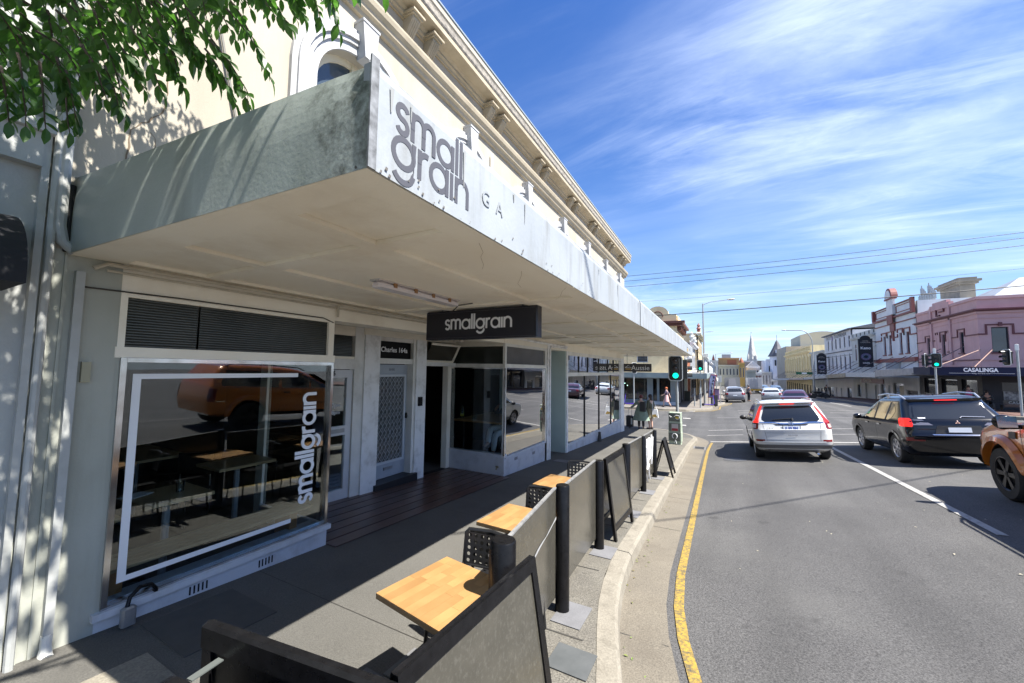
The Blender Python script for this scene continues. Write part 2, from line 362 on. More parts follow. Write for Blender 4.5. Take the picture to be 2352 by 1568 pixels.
def sheet(xs, ys, h, off=0.0):
    mb = MB(); nx = len(xs); vs = [(x, y, h(x, y)+off) for y in ys for x in xs]
    mb.add(vs, [(j*nx+i, j*nx+i+1, (j+1)*nx+i+1, (j+1)*nx+i) for j in range(len(ys)-1) for i in range(nx-1)]); return mb
xs = sorted(set([-400, -200, -100, -60, -40, -25, -15, -10, -7, -5, -4, -3, -2, -1.2, XL, XR, 13, 14, 16, 20, 30, 60, 100, 200, 400]+[XL+(XR-XL)*i/26 for i in range(27)]))
ys = sorted(set([-60, -30, -20]+rows(-10, 60, 1.0)+rows(60, 140, 4)+[18, 160, 200, 260, 400, 700, 1200]))
o = sheet(xs, ys, H).build('road', asph, smooth=True, kind='structure')
foot = mat('footpath_asphalt', (.100, .096, .086), .9, (.078, .075, .067), .9, 7, .3, 140, fine=(110, .72, 1.28), grime=(.055, .053, .048), gs=1.3, gamt=.75)
aggr = mat('exposed_aggregate', (.135, .126, .104), .9, (.10, .092, .077), 3, 5, .6, 120, fine=(80, .5, 1.55), grime=(.10, .09, .07), gs=2.5, gamt=.6)
conc = mat('concrete_kerb', (.225, .205, .165), .85, (.18, .162, .128), 2.5, 7, .3, 60, fine=(70, .8, 1.2), grime=(.08, .07, .052), gs=7, gamt=.7)
gutm = mat('concrete_gutter', (.155, .136, .104), .85, (.125, .11, .086), 1.2, 6, .3, 80, fine=(80, .7, 1.3), grime=(.085, .07, .052), gs=1.6, gamt=.7)
pad = mat('concrete_patch', (.155, .155, .16), .85, (.12, .12, .125), 5, 5, .2, 60, fine=(120, .9, 1.1))
brick = mat('brick_footpath', (.12, .055, .04), .85, (.085, .05, .04), 5, 5, .3, 60, fine=(40, .7, 1.3))
# near footpath: from the shopfronts to the kerb, with a rounded corner at the side street
KX = -1.09
def kerbline(off):                                      # plan line of the kerb, offset towards the road
    P = []
    for y in [-12, 0, 2.0, 2.53, 3.0, 3.5, 4.0, 4.7, 5.5, 7, 9, 11, 13, 15, 16.5, 17.5]:
        b = lerp([(-12, 2.0), (0, .95), (2.0, .50), (2.53, .37), (3.0, .235), (3.5, .115), (4.0, .04), (4.7, 0), (60, 0)], y)+ (.0 if y < 14 else .10*((y-14)/3.5)**2)
        P.append((KX+b+off, y))
    R_ = 3.4; cx, cy = KX+.10-R_, 17.5
    for a in range(0, 91, 9):
        P.append((cx+(R_+off)*math.cos(R(a)), cy+(R_+off)*math.sin(R(a))))
    for x in (-6, -9, -14, -22, -40): P.append((x, cy+R_+off))
    return P
back = kerbline(0.0); outer = kerbline(.165); gut = kerbline(.57)
def fz(x, y):                                           # footpath top
    return FL(y)-(0.012*max(0, y-17) if y > 17 else 0)
# footpath sheet rows: walk back line, connect to facade line
mb = MB()
A = []; B = []; C = []
n1 = 16
for i, (x, y) in enumerate(back):
    A.append((x, y, fz(x, y)))
    if i < n1: B.append((-1.75, y, fz(-1.75, y))); C.append((-9.0, y, fz(-9, y)))
mb2 = MB(); mb2.strip([(a[0], a[1], a[2]) for a in A[:n1]], B)
mb.strip([(b[0], b[1], b[2]) for b in B], C)
cpt = [(-1.75, 17.5), (-1.75, 17.5)]
poly = [(x, y, fz(x, y)) for x, y in back[15:-5]]+[(back[-5][0], back[-5][1], fz(0, back[-5][1])), (-9, back[-5][1], fz(0, back[-5][1])), (-9, 17.5, fz(0, 17.5))]
mb.add(poly, [tuple(range(len(poly)))])
mb.box(-40, -9, 17.9, back[-5][1], -1.5, fz(0, 19.5)-.0)
fp = mb.build('footpath', foot, kind='structure')
ag = mb2.build('kerbside_strip', aggr, kind='structure')
# kerb stones and gutter
def section(a, b, i0, i1, z0a, zt, name, m):
    pass
kerb = bpy.data.objects.new('kerb', None); COL.objects.link(kerb); kerb['kind'] = 'structure'
def dens(P, st):
    out_ = [P[0]]
    for (x0, y0), (x1, y1) in zip(P, P[1:]):
        n = max(1, int(math.hypot(x1-x0, y1-y0)/st))
        for k in range(1, n+1): out_.append((x0+(x1-x0)*k/n, y0+(y1-y0)*k/n))
    return out_
def kerb_run(back, outer, parent, zt, zb, seg=2.4, m=conc):
    def res(P, ts):
        L_ = [0]
        for a, b in zip(P, P[1:]): L_.append(L_[-1]+math.hypot(b[0]-a[0], b[1]-a[1]))
        o = []
        for t in ts:
            s = t*L_[-1]; i = max(j for j in range(len(L_)) if L_[j] <= s+1e-9); i = min(i, len(P)-2)
            f = (s-L_[i])/max(1e-9, L_[i+1]-L_[i]); o.append((P[i][0]+(P[i+1][0]-P[i][0])*f, P[i][1]+(P[i+1][1]-P[i][1])*f))
        return o
    # pairwise along the same index parameter
    tot = 0; cum = [0]
    for a, b in zip(back, back[1:]): tot += math.hypot(b[0]-a[0], b[1]-a[1]); cum.append(tot)
    def at(P, s):
        s = min(max(s, 0), tot)
        for i in range(len(cum)-1):
            if s <= cum[i+1]+1e-9:
                f = (s-cum[i])/max(1e-9, cum[i+1]-cum[i]); return (P[i][0]+(P[i+1][0]-P[i][0])*f, P[i][1]+(P[i+1][1]-P[i][1])*f)
        return P[-1]
    ns = int(tot/seg)
    for k in range(ns):
        s0 = k*seg+.006; s1 = (k+1)*seg-.006; pts = [s0+(s1-s0)*j/6 for j in range(7)]
        dz = random.uniform(0, .006); A, B, Cc, D = [], [], [], []
        for s in pts:
            p, q = at(back, s), at(outer, s); z = zt(p)+.004+dz; zl = zb(q)-.05
            A.append((p[0], p[1], z-.09)); B.append((p[0], p[1], z))
            f = .84; Cc.append((p[0]+(q[0]-p[0])*f, p[1]+(q[1]-p[1])*f, z-.003)); D.append((q[0], q[1], z-.032))
        E_ = [(q[0]+(q[0]-p[0])*.12, q[1]+(q[1]-p[1])*.12, zb(at(outer, s))-.03) for (p, q, s) in [((b[0], b[1]), (d[0], d[1]), s) for b, d, s in zip(B, D, pts)]]
        mb = MB(); mb.strip(A, B); mb.strip(B, Cc); mb.strip(Cc, D); mb.strip(D, E_)
        n = len(A)
        for j in (0, n-1): mb.add([A[j], B[j], Cc[j], D[j], E_[j]], [(0, 1, 2, 3, 4)])
        mb.build('kerb_section', m, parent, smooth=True, angle=40)
kerb_run(back, outer, kerb, lambda p: fz(*p), lambda q: H(*q))
mb = MB(); A = [(x, y, H(x, y)+.006) for x, y in dens(outer, 1)]; 
ga = dens(outer, .8); 
def strip_on(Pa, Pb, off, st=.8):
    mb = MB(); A = []; B = []
    for (a0, a1, b0, b1) in zip(Pa, Pa[1:], Pb, Pb[1:]):
        n = max(1, int(math.hypot(b1[0]-b0[0], b1[1]-b0[1])/st))
        for k in range(n+1):
            f = k/n; p = (a0[0]+(a1[0]-a0[0])*f, a0[1]+(a1[1]-a0[1])*f); q = (b0[0]+(b1[0]-b0[0])*f, b0[1]+(b1[1]-b0[1])*f)
            A.append((p[0], p[1], H(*p)+off)); B.append((q[0], q[1], H(*q)+off))
    mb.strip(A, B); return mb
strip_on(outer, gut, .006, .6).build('gutter', gutm, kind='structure')
# painted lines
yel = mat('yellow_line_paint', (.42, .27, .03), .7, (.12, .10, .05), 40, 6, .3, 90, grime=(.06, .058, .05), gs=14, gamt=1.6)
wl = mat('white_line_paint', (.36, .352, .33), .7, (.27, .265, .25), 30, 4, .2, 90, grime=(.12, .115, .11), gs=12, gamt=1.1)
y0 = kerbline(.635); y1 = kerbline(.72)
strip_on(y0[:16], y1[:16], .009, .5).build('yellow_line', yel, kind='structure')
def line(x0, ya, x1, yb, wd, off=.009, name='road_marking', m=None):
    d = V((x1-x0, yb-ya)).normalized(); nx, ny = -d.y*wd/2, d.x*wd/2; n = max(1, int(math.hypot(x1-x0, yb-ya)/.7)); A = []; B = []
    for k in range(n+1):
        x = x0+(x1-x0)*k/n; y = ya+(yb-ya)*k/n
        A.append((x+nx, y+ny, H(x+nx, y+ny)+off)); B.append((x-nx, y-ny, H(x-nx, y-ny)+off))
    MB().strip(A, B).build(name, m or wl, kind='structure')
line(3.12, 7.4, 3.26, 17.0, .11, name='lane_line')
line(7.2, 2, 7.4, 17.0, .11, name='lane_line')
line(-.38, 17.9, 11.5, 18.6, .22, name='stop_line')
line(-.55, 20.3, .9, 20.7, .12, name='crossing_line'); line(3.3, 20.9, 11, 21.6, .12, name='crossing_line')
line(-.55, 22.6, 1.0, 23.0, .12, name='crossing_line'); line(3.6, 23.2, 11, 23.8, .12, name='crossing_line')
line(1.2, 33.0, 5, 33.4, .12, name='crossing_line'); line(1.2, 35.2, 10.5, 36.0, .12, name='crossing_line'); line(6.5, 33.2, 11, 33.6, .12, name='crossing_line')
line(9.4, 41, 9.9, 60, .14, name='lane_line')
for k in range(5): line(5.4, 40+k*6, 5.5, 43+k*6, .12, name='lane_line')
for k in range(6):
    p = onZ(1590-k*11.5, 943+k*17.5, -1.28); q = onZ(1586-k*11.5, 950+k*17.5, -1.28)
    line(p.x-.25, p.y, p.x+.2, p.y+.05, .5, name='turn_marking')
# grate in the gutter, covers and patches in the footpath
gm = mat('cast_iron', (.05, .05, .05), .6, (.08, .08, .08), 20, 4, .3, 60)
g = thing('storm_grate', 'slotted grey storm drain grate in the gutter by the corner', 'grate', (-.68, 15.6, H(-.68, 15.6)+.008))
MB().box(-.2, .2, -.3, .3, 0, .006).build('plate', pad, g)
mb = MB(); [mb.box(-.15, .15, -.24+k*.05, -.215+k*.05, .006, .012) for k in range(10)]; mb.build('grille', gm, g)
def cover(name, x0, x1, ya, yb, m, label, cat='cover', h=.006):
    t = thing(name, label, cat, ((x0+x1)/2, (ya+yb)/2, fz(0, (ya+yb)/2)))
    sl = -.05; dx, dy = (x1-x0)/2, (yb-ya)/2
    mb = MB(); mb.prism([(-dx, -dy, -sl*dy*-1*-1), (dx, -dy, -sl*dy*-1*-1), (dx, dy, sl*dy), (-dx, dy, sl*dy)], (0, 0, h)); mb.build('plate', m, t)
    return t
mb = MB()
for (x, y) in ((-1.12, 3.15), (-1.22, 4.52), (-1.22, 6.1), (-1.22, 7.55), (-1.22, 8.9)):
    a = .17; mb = MB(); mb.prism([(x-.1, y-a, fz(0, y-a)+.002), (x+.14, y-a, fz(0, y-a)+.002), (x+.14, y+a, fz(0, y+a)+.002), (x-.1, y+a, fz(0, y+a)+.002)], (0, 0, .006))
    mb.build('concrete_patch', pad, kind='structure')
for k in range(4):                                      # square pavers set in the footpath
    y = 1.30+k*.30; mb = MB(); x = -2.16+k*.13
    mb.prism([(x, y, fz(0, y)+.003), (x+.28, y, fz(0, y)+.003), (x+.28, y+.285, fz(0, y+.285)+.003), (x, y+.285, fz(0, y+.285)+.003)], (0, 0, .006))
    mb.build('paver', pad, fp)
for k, (x, y, sx, sy) in enumerate(((-.86, 2.72, .2, .22), )):
    mb = MB(); mb.prism([(x-sx, y-sy, fz(0, y-sy)+.003), (x+.08, y-sy, fz(0, y-sy)+.003), (x+.08, y+sy*.2, fz(0, y)+.003), (x-sx, y+sy*.2, fz(0, y)+.003)], (0, 0, .006)); mb.build('paver', mat('slate_paver', (.085, .09, .09), .7, (.06, .065, .065), 6), fp)
cover('utility_cover', -3.72, -3.36, 9.2, 9.55, pad, 'pale metal cover in the footpath beside the corner window')
cover('inspection_cover', -3.75, -3.1, 1.35, 1.95, mat('dark_cover', (.066, .064, .058), .85, (.055, .053, .05), 9), 'dark square cover set in the shaded footpath below the near window')
cover('concrete_cover', -3.35, -2.95, .93, 1.25, conc, 'small cracked concrete cover at the edge of the shade')
# far side of the intersection, left: brick edged footpath and kerb
def ring(pts, h0, name, m, thick=.3): 
    mb = MB(); mb.prism([(x, y, h0(x, y)) for x, y in pts], (0, 0, -thick)); return mb.build(name, m, kind='structure')
fb = [(-60, 33.4), (-4, 33.4), (-2.4, 33.9), (-1.2, 35.2), (-.75, 36.8), (-.7, 40)]
far_back = fb+[(-.2, 41.5), (.2, 43.2), (.3, 45), (.3, 60), (.3, 90), (.3, 150), (.3, 300)]
def off2(P, d):
    o = []
    for i, p in enumerate(P):
        a = P[max(i-1, 0)]; b = P[min(i+1, len(P)-1)]; t = V((b[0]-a[0], b[1]-a[1])).normalized(); o.append((p[0]+t.y*d, p[1]-t.x*d))
    return o
hl = lambda x, y: lerp(TL, y)+.12
mb = MB(); A = [(x, y, hl(x, y)) for x, y in far_back]; B = [(-60 if i == 0 else (x if i < 5 else -8), 44 if i < 5 else y+ (0 if i > 5 else 3), 0) for i, (x, y) in enumerate(far_back)]
pp = [(x, y) for x, y in dens(far_back[1:], 2.0)]
A = [(x, y, hl(x, y)) for x, y in pp]; B = [(min(x, -3.4)-1, max(y, 38), hl(x, max(y, 38))) for x, y in pp]; mb.strip(A, B)
mb.strip([(-60, 33.4, hl(0, 33.4)), (-4, 33.4, hl(0, 33.4))], [(-60, 39, hl(0, 39)), (-4, 39, hl(0, 39))])
fo = mat('far_footpath', (.19, .175, .155), .9, (.15, .14, .13), 1.2, 6, .2, 60, grime=(.16, .08, .06), gs=.7, gamt=.5)
mb.build('footpath', fo, kind='structure')
k2 = bpy.data.objects.new('kerb', None); COL.objects.link(k2); k2['kind'] = 'structure'
kb = dens(far_back[:-2], 2.0); kerb_run(kb, off2(kb, .16), k2, lambda p: hl(*p), lambda q: H(*q), 2.4)
strip_on(off2(far_back[:9], .16), off2(far_back[:9], .6), .006, 1).build('gutter', gutm, kind='structure')
strip_on(off2(far_back[2:9], .66), off2(far_back[2:9], .78), .009, 1).build('yellow_line', yel, kind='structure')
# right side footpath
RF = [(60, 32.5), (15, 32.5), (13.2, 33.2), (12.4, 34.6), (12.2, 36), (12.2, 45), (12.2, 60), (12.2, 90), (12.2, 130), (12.2, 300)]
hr = lambda x, y: H(XR, y)+.13+max(0, x-12)*.03
pp = dens(RF[1:], 2.0); mb = MB()
mb.strip([(x, y, hr(x, y)) for x, y in pp], [(max(x, 15)+2.5, max(y, 36.5), hr(17, max(y, 36.5))) for x, y in pp])
mb.strip([(60, 32.5, hr(16, 32.5)), (15, 32.5, hr(15, 32.5))], [(60, 40, hr(16, 38)), (15, 40, hr(16, 38))])
mb.build('footpath', brick, kind='structure')
k3 = bpy.data.objects.new('kerb', None); COL.objects.link(k3); k3['kind'] = 'structure'
kb = dens(RF[1:-2], 2.0); kerb_run(kb, off2(kb, -.16), k3, lambda p: hr(*p), lambda q: H(min(q[0], 12), q[1]), 3.0)

# joints, cracks and stains in the footpath, seams and a manhole in the road
jm = mat('joint_dark', (.045, .042, .036), .95)
def ground_line(pts, w_, h, m, name, off=.004, jit=.0):
    A = []; B = []; P = []
    for (a, b) in zip(pts, pts[1:]):
        n = max(2, int(math.hypot(b[0]-a[0], b[1]-a[1])/.12))
        P += [(a[0]+(b[0]-a[0])*k/n+random.uniform(-jit, jit), a[1]+(b[1]-a[1])*k/n+random.uniform(-jit, jit)) for k in range(n)]
    P.append(pts[-1])
    for i, p in enumerate(P):
        q = P[min(i+1, len(P)-1)]; r = P[max(i-1, 0)]; d = V((q[0]-r[0], q[1]-r[1])); d = d.normalized() if d.length > 0 else V((1, 0)); ww = w_*(1 if not jit else random.uniform(.4, 1.3)); nx, ny = -d.y*ww/2, d.x*ww/2
        A.append((p[0]+nx, p[1]+ny, h(p[0], p[1])+off)); B.append((p[0]-nx, p[1]-ny, h(p[0], p[1])+off))
    return MB().strip(A, B).build(name, m, kind='structure')
for y in (2.25, 4.7, 7.2, 9.7, 12.2, 14.7): ground_line([(-3.88, y), (-1.76, y+.02)], .005, fz, jm, 'footpath_joint')
ground_line([(-1.76, 0), (-1.76, 17.4)], .018, fz, jm, 'footpath_joint')
for y in (2.85, 4.0, 5.4, 6.9, 8.3, 10.2, 12.5): ground_line([(-1.75, y), (-1.12+(.2 if y < 3 else 0), y+.03)], .014, fz, jm, 'footpath_joint')
for y in (3.35, 6.15, 8.0, 9.9, 12.2): bb = .14 if y < 4 else 0; ground_line([(-.90+bb, y), (-.53+bb, y+.01)], .012, H, jm, 'gutter_joint', off=.008)
tar = mat('tar_seam', (.040, .039, .038), .7); pch = mat('asphalt_patch', (.052, .051, .050), .85, (.045, .044, .043), 1.5, 6, .5, 120, fine=(80, .5, 1.6)); olds = mat('worn_asphalt', (.088, .085, .081), .8, (.075, .073, .07), 1.2, 6, .4, 100, fine=(75, .5, 1.6))
def road_patch(x0, x1, ya, yb, m, off=.003):
    xs_ = rows(x0, x1, .5); ys_ = rows(ya, yb, .5); sheet(xs_, ys_, H, off).build('road_patch', m, kind='structure')
road_patch(5.2, 6.5, 6.0, 11.5, pch); road_patch(1.2, 2.1, 24.5, 31, pch); road_patch(-.2, 11, 29.3, 30.1, olds)
ground_line([(4, 24.5), (7, 26.5), (10, 26)], .03, H, tar, 'road_crack', jit=.05, off=.004)
for (x, y) in ((.35, 13.2), (6.5, 27.5)):
    n = 20; MB().add([(x+.3*math.cos(2*PI*k/n), y+.3*math.sin(2*PI*k/n), H(x+.3*math.cos(2*PI*k/n), y+.3*math.sin(2*PI*k/n))+.006) for k in range(n)], [tuple(range(n))]).build('manhole_cover', gm, kind='structure')
# ================================================================ NEAR CORNER BUILDING
FX = -3.9                                               # shopfront plane
YA, YB = .80, 18.25
bld = thing('shop_building', 'cream rendered corner building with white awning, arched windows and bracketed cornice', 'building', (FX, .8, gz(.8)))
def bp(mb, name, m, parent=bld, smooth=False, **k): return mb.build(name, m, parent, world=True, smooth=smooth, **k)
# --- upper wall with arched window openings
ARCH = [3.17+2.32*i for i in range(7)]
AZc, AR = 5.08, .60
def arched_wall():
    mb = MB(); z0, z1 = 2.75, 6.95; yy = YA
    for c in ARCH:
        a, b = c-AR, c+AR
        mb.quad((FX, yy, z0), (FX, a, z0), (FX, a, z1), (FX, yy, z1))
        n = 14; P = [(FX, c-AR*math.cos(PI*i/n), AZc+AR*math.sin(PI*i/n)) for i in range(n+1)]
        mb.strip(P, [(p[0], p[1], z1) for p in P])
        mb.quad((FX, a, z0), (FX, b, z0), (FX, b, 3.3), (FX, a, 3.3))
        I = [(FX, a, 3.3)]+P+[(FX, b, 3.3)]; mb.strip(I, [(FX-.22, p[1], p[2]) for p in I])
        mb.quad((FX, a, 3.3), (FX, b, 3.3), (FX-.22, b, 3.3), (FX-.22, a, 3.3))
        yy = b
    mb.quad((FX, yy, z0), (FX, YB+.3, z0), (FX, YB+.3, z1), (FX, yy, z1))
    return mb
bp(arched_wall(), 'wall', cream)
mb = MB(); mb.box(-14, FX-.25, YA, YB+.3, 6.9, 7.0); mb.box(-14, -13.8, YA, YB+.3, -2, 6.9); mb.box(-13.8, FX-.001, YA, YA+.2, -.3, 6.9); mb.box(-13.8, FX-.001, YB+.15, YB+.3, 2.6, 6.9)
mb.box(-13.8, -4.2, YA+.2, YB+.15, 2.66, 2.74)
bp(mb, 'side_wall', cream)
# --- string mould, frieze, cornice
mb = MB()
prof = [(0, 6.22), (.05, 6.22), (.06, 6.27), (.10, 6.29), (.11, 6.34), (.15, 6.38), (.165, 6.44), (.165, 6.47), (.12, 6.475), (.10, 6.44), (.06, 6.44), (0, 6.46)]
ys_ = (YA, YB+.42)
mb.prism([(FX+a, YA, b) for a, b in prof], (0, ys_[1]-ys_[0], 0)); bp(mb, 'string_mould', trimw if False else cornm)
mb = MB(); prof = [(0, 6.80), (.03, 6.80), (.03, 6.84), (.06, 6.86), (.06, 6.90), (.10, 6.93), (.28, 6.95), (.28, 7.03), (0, 7.03)]
mb.prism([(FX+a, YA, b) for a, b in prof], (0, YB+.45-YA, 0)); bp(mb, 'cornice', cornm)
mb = MB(); mb.prism([(FX+a, YA, b) for a, b in [(0, 7.032), (.285, 7.032), (.30, 7.06), (.295, 7.15), (.30, 7.17), (0, 7.17)]], (0, YB+.47-YA, 0)); bp(mb, 'weathered_course', rough_edge)
mb = MB(); mb.prism([(FX+a, YA, b) for a, b in [(0, 7.172), (.285, 7.172), (.31, 7.20), (.31, 7.29), (.0, 7.31)]], (0, YB+.47-YA, 0)); bp(mb, 'parapet', cream)
mb = MB(); mb.box(FX+.27, FX+.325, YA, YB+.48, 7.296, 7.325); bp(mb, 'gutter', mat('slate_blue_capping', (.25, .30, .34), .5))
# brackets in pairs under the cornice
bm_ = MB()
prof = [(0, 0), (.045, .0), (.05, .10), (.07, .16), (.10, .22), (.15, .30), (.19, .36), (.19, .40), (0, .40)]
bm_.prism([(a, -.075, b) for a, b in prof], (0, .15, 0))
for q in (-.05, -.017, .017, .05): bm_.prism([(a+.008, q-.008, b) for a, b in prof[1:7]]+[(.10, q-.008, .30), (0.04, q-.008, .06)], (0, .016, 0))
bm_.box(0, .22, -.10, .10, .401, .425); bm_.box(0, .25, -.12, .12, .4255, .455)
bmesh_ = bm_.mesh('bracket', cornm)
k = 0
for c in [4.14, 6.28, 8.55, 10.87, 13.05, 15.35, 17.5]:
    for d in (-.22, .22):
        o = put('bracket', bmesh_, bld, loc=V((FX, c+d, 6.42))-bld.location); 
        if k == 0: o['label'] = 'scrolled cornice bracket'
        k += 1
# --- arched surrounds, keystones, sashes
sash = mat('sash_cream', (.66, .60, .45), .5)
wg = mat('upper_window_glass', (.05, .07, .09), .05, spec=.8)
def arch_ring(r0, r1, x0, x1, n=20):
    mb = MB(); P = lambda r, x: [(x, 0-r*math.cos(PI*i/n), AZc+r*math.sin(PI*i/n)) for i in range(n+1)]
    mb.strip(P(r0, x1), P(r1, x1)); mb.strip(P(r1, x0), P(r1, x1)); mb.strip(P(r0, x0), P(r0, x1))
    for s_ in (-1, 1):
        for r in (r0, r1): pass
        mb.box(x0, x1, s_*r0, s_*r1, 3.3, AZc)
    return mb
ring1 = MB()
for a in ((AR, .70, 0, .03), (.70, .76, 0, .055), (.76, .84, 0, .08), (.84, .90, 0, .05)):
    r = arch_ring(*a); ring1.add(r.v, r.f)
ring_me = ring1.mesh('surround', surrw, True, 30)
key = MB(); key.prism([(.0, -.075, 5.63), (.0, .075, 5.63), (.0, .125, 6.06), (.0, -.125, 6.06)], (.16, 0, 0)); key.prism([(.0, -.135, 6.061), (.0, .135, 6.061), (.0, .135, 6.09), (.0, -.135, 6.09)], (.17, 0, 0))
key_me = key.mesh('keystone', surrw)
sh = MB(); n = 14
for r0, r1 in ((.52, .60),):
    P = lambda r, x: [(x, -r*math.cos(PI*i/n), AZc+r*math.sin(PI*i/n)) for i in range(n+1)]
    sh.strip(P(r0, -.14), P(r1, -.14)); sh.strip(P(r0, -.14), P(r0, -.19))
sh.box(-.19, -.13, -.035, .035, 3.3, AZc+.56); sh.box(-.19, -.14, -.60, -.53, 3.3, AZc); sh.box(-.19, -.14, .53, .60, 3.3, AZc)
sh.box(-.19, -.145, -.53, .53, AZc-.55, AZc-.50)
sh_me = sh.mesh('sash', sash)
gl_ = MB(); gl_.add([(-.17, -.53, 3.3), (-.17, .53, 3.3)]+[(-.17, .53*math.cos(PI*i/n), AZc+.53*math.sin(PI*i/n)) for i in range(n+1)], [tuple(range(n+3))]); gl_me = gl_.mesh('pane', wg)
for i, c in enumerate(ARCH):
    wnd = put('arched_window', sh_me, bld, loc=V((FX, c, 0))-bld.location)
    if i == 0: wnd['label'] = 'arched sash window half hidden by the awning end'
    put('surround', ring_me, wnd); put('keystone', key_me, wnd); put('pane', gl_me, wnd)
# --- lesson board, vents, pole on upper wall
for y in (9.15, 12.0, 14.5):
    bp(MB().box(FX, FX+.02, y-.06, y+.06, 5.5, 5.7), 'wall_vent', mat('vent_terracotta', (.34, .24, .17), .8))
bp(MB().tube([(FX+.05, 6.27, 3), (FX+.05, 6.27, 6.05)], .018, 6), 'vent_pipe', trimw)
bp(MB().tube([(FX+.03, 2.0, 3.2), (FX+.035, 1.55, 5.2), (FX+.03, 1.1, 6.1)], .012, 5), 'cable', mat('cable_grey', (.2, .19, .17), .7))
# cracks in the render
def crack(pts, wd, m, name='crack'):
    mb = MB(); A = []; B = []; P = []
    for (a, b) in zip(pts, pts[1:]):
        for k in range(6):
            f = k/6; P.append((a[0]+(b[0]-a[0])*f+random.uniform(-.012, .012), a[1]+(b[1]-a[1])*f+random.uniform(-.012, .012)))
    for i, p in enumerate(P):
        w_ = wd*random.uniform(.4, 1.2); A.append((FX+.003, p[0]-w_, p[1])); B.append((FX+.003, p[0]+w_, p[1]))
    mb.strip(A, B); return bp(mb, name, m)
ck = mat('crack_dark', (.16, .12, .08), .9)
crack([(.98, 3.0), (1.10, 3.2), (1.12, 3.6), (1.3, 3.85), (1.31, 4.2)], .006, ck); crack([(1.3, 3.1), (1.32, 3.4), (1.22, 3.7)], .003, ck)
# --- awning
awn = bld
FXo, SZ = -1.13, 2.60
def fprof(z): return FXo-(.0 if z < .38 else .05*((z-.38)/.07)**2)
mb = MB(); zs_ = [0, .02, .20, .38, .405, .43, .45]; segs = [.97, 3.3, 3.31, 6.6, 6.61, 9.2, 9.21, 12.0, 12.01, 14.4, 14.42, 17.6, 17.61, 21.0]
for a, b in zip(segs[::2], segs[1::2]):
    n = 5; yy = [a+(b-a)*i/n for i in range(n+1)]; j = random.uniform(-.008, .008) if a > 3 else 0
    for i in range(n):
        for p, q in zip(zs_, zs_[1:]):
            mb.quad((fprof(p)+j, yy[i], SZ-.03+p), (fprof(p)+j, yy[i+1], SZ-.03+p), (fprof(q)+j, yy[i+1], SZ-.03+q), (fprof(q)+j, yy[i], SZ-.03+q))
bp(mb, 'fascia', fasc, smooth=True)
bp(MB().box(FXo-.06, FXo-.02, .98, 21.0, SZ-.02, SZ+.40), 'fascia_backing', fasc)
mb = MB(); yprof = lambda z: (.0 if z < .20 else .025*((z-.20)/.25)**2)
zz_ = [0, .06, .12, .18, .23, .28, .33, .37, .41, .45]; xx_ = [FXo-(FXo-FX)*i/12*-1 for i in range(13)]; xx_ = [FXo+(FX-FXo)*i/12 for i in range(13)]
for i in range(12):
    for p, q in zip(zz_, zz_[1:]):
        f = lambda x, z: (x-(.0 if abs(x-FXo) > .01 else (.0 if z < .38 else .05*((z-.38)/.07)**2)), yprof(z)+.85+.12*(x-FX)/(FXo-FX), SZ-.03+z*(1-.04+.26*(FXo-x)/(FXo-FX)))
        mb.quad(f(xx_[i], p), f(xx_[i+1], p), f(xx_[i+1], q), f(xx_[i], q))
bp(mb, 'fascia_end', fasc_side, smooth=True, angle=60)
bp(MB().box(FXo-.005, FXo+.004, .962, 1.0, SZ-.03, SZ+.41), 'corner_strip', mat('stained_zinc', (.26, .27, .28), .5, (.04, .04, .035), 16, 7))
bp(MB().box(FX, FXo-.09, 1.15, 21.0, SZ+.3, SZ+.33), 'awning_roof', steel)
mb = MB(); mb.box(FX-2, FX, 18.6, 21.0, SZ+.31, SZ+.34); mb.box(FX-6, FXo-.06, 20.98, 21.0, SZ-.03, SZ+.42); bp(mb, 'awning_return', fasc)
# soffit: beams with recessed panels
ycuts = [(1.14, 1.64), (1.77, 3.80), (3.93, 5.90), (6.06, 8.12), (8.27, 8.70), (8.92, 10.0), (10.15, 10.62), (10.78, 12.9), (13.1, 15.2), (15.35, 17.4), (17.55, 19.2), (19.35, 20.8)]
xrows = [(-3.82, -3.08), (-2.98, -1.95), (-1.82, -1.32)]
mb = MB(); xe = [FX-.0]+[v for r in xrows for v in r]+[FXo-.014]
for a, b in zip(xe[::2], xe[1::2]): mb.box(a, b, .975, 20.98, SZ-.03, SZ+.03)
for a, b in xrows:
    ye = [.975]+[v for r in ycuts for v in r]+[20.98]
    for c, d in zip(ye[::2], ye[1::2]): mb.box(a, b, c, d, SZ-.03, SZ+.03)
mb.prism([(FX, .857, SZ-.03), (FXo-.014, .972, SZ-.03), (FXo-.014, .9745, SZ-.03), (FX, .9745, SZ-.03)], (0, 0, .03)); bp(mb, 'soffit_frame', soffm); bp(MB().box(FX+.01, FXo-.02, 1.0, 20.9, SZ+.032, SZ+.04), 'soffit_backing', mat('soffit_gap_dark', (.05, .04, .03), .9))
for i, (a, b) in enumerate(xrows):
    for j, (c, d) in enumerate(ycuts):
        if i == 0 and j in (4, 6): continue
        bp(MB().box(a+.003, b-.003, c+.003, d-.003, SZ-.004, SZ+.012), 'soffit_panel', soffm)
bp(MB().box(-9, FX, 18.6, 21, SZ-.02, SZ+.01), 'soffit_panel', soffm)
rs = random.Random(5); run = mat('dirty_run', (.255, .265, .265), .8); flake = mat('paint_flake', (.12, .11, .10), .9)
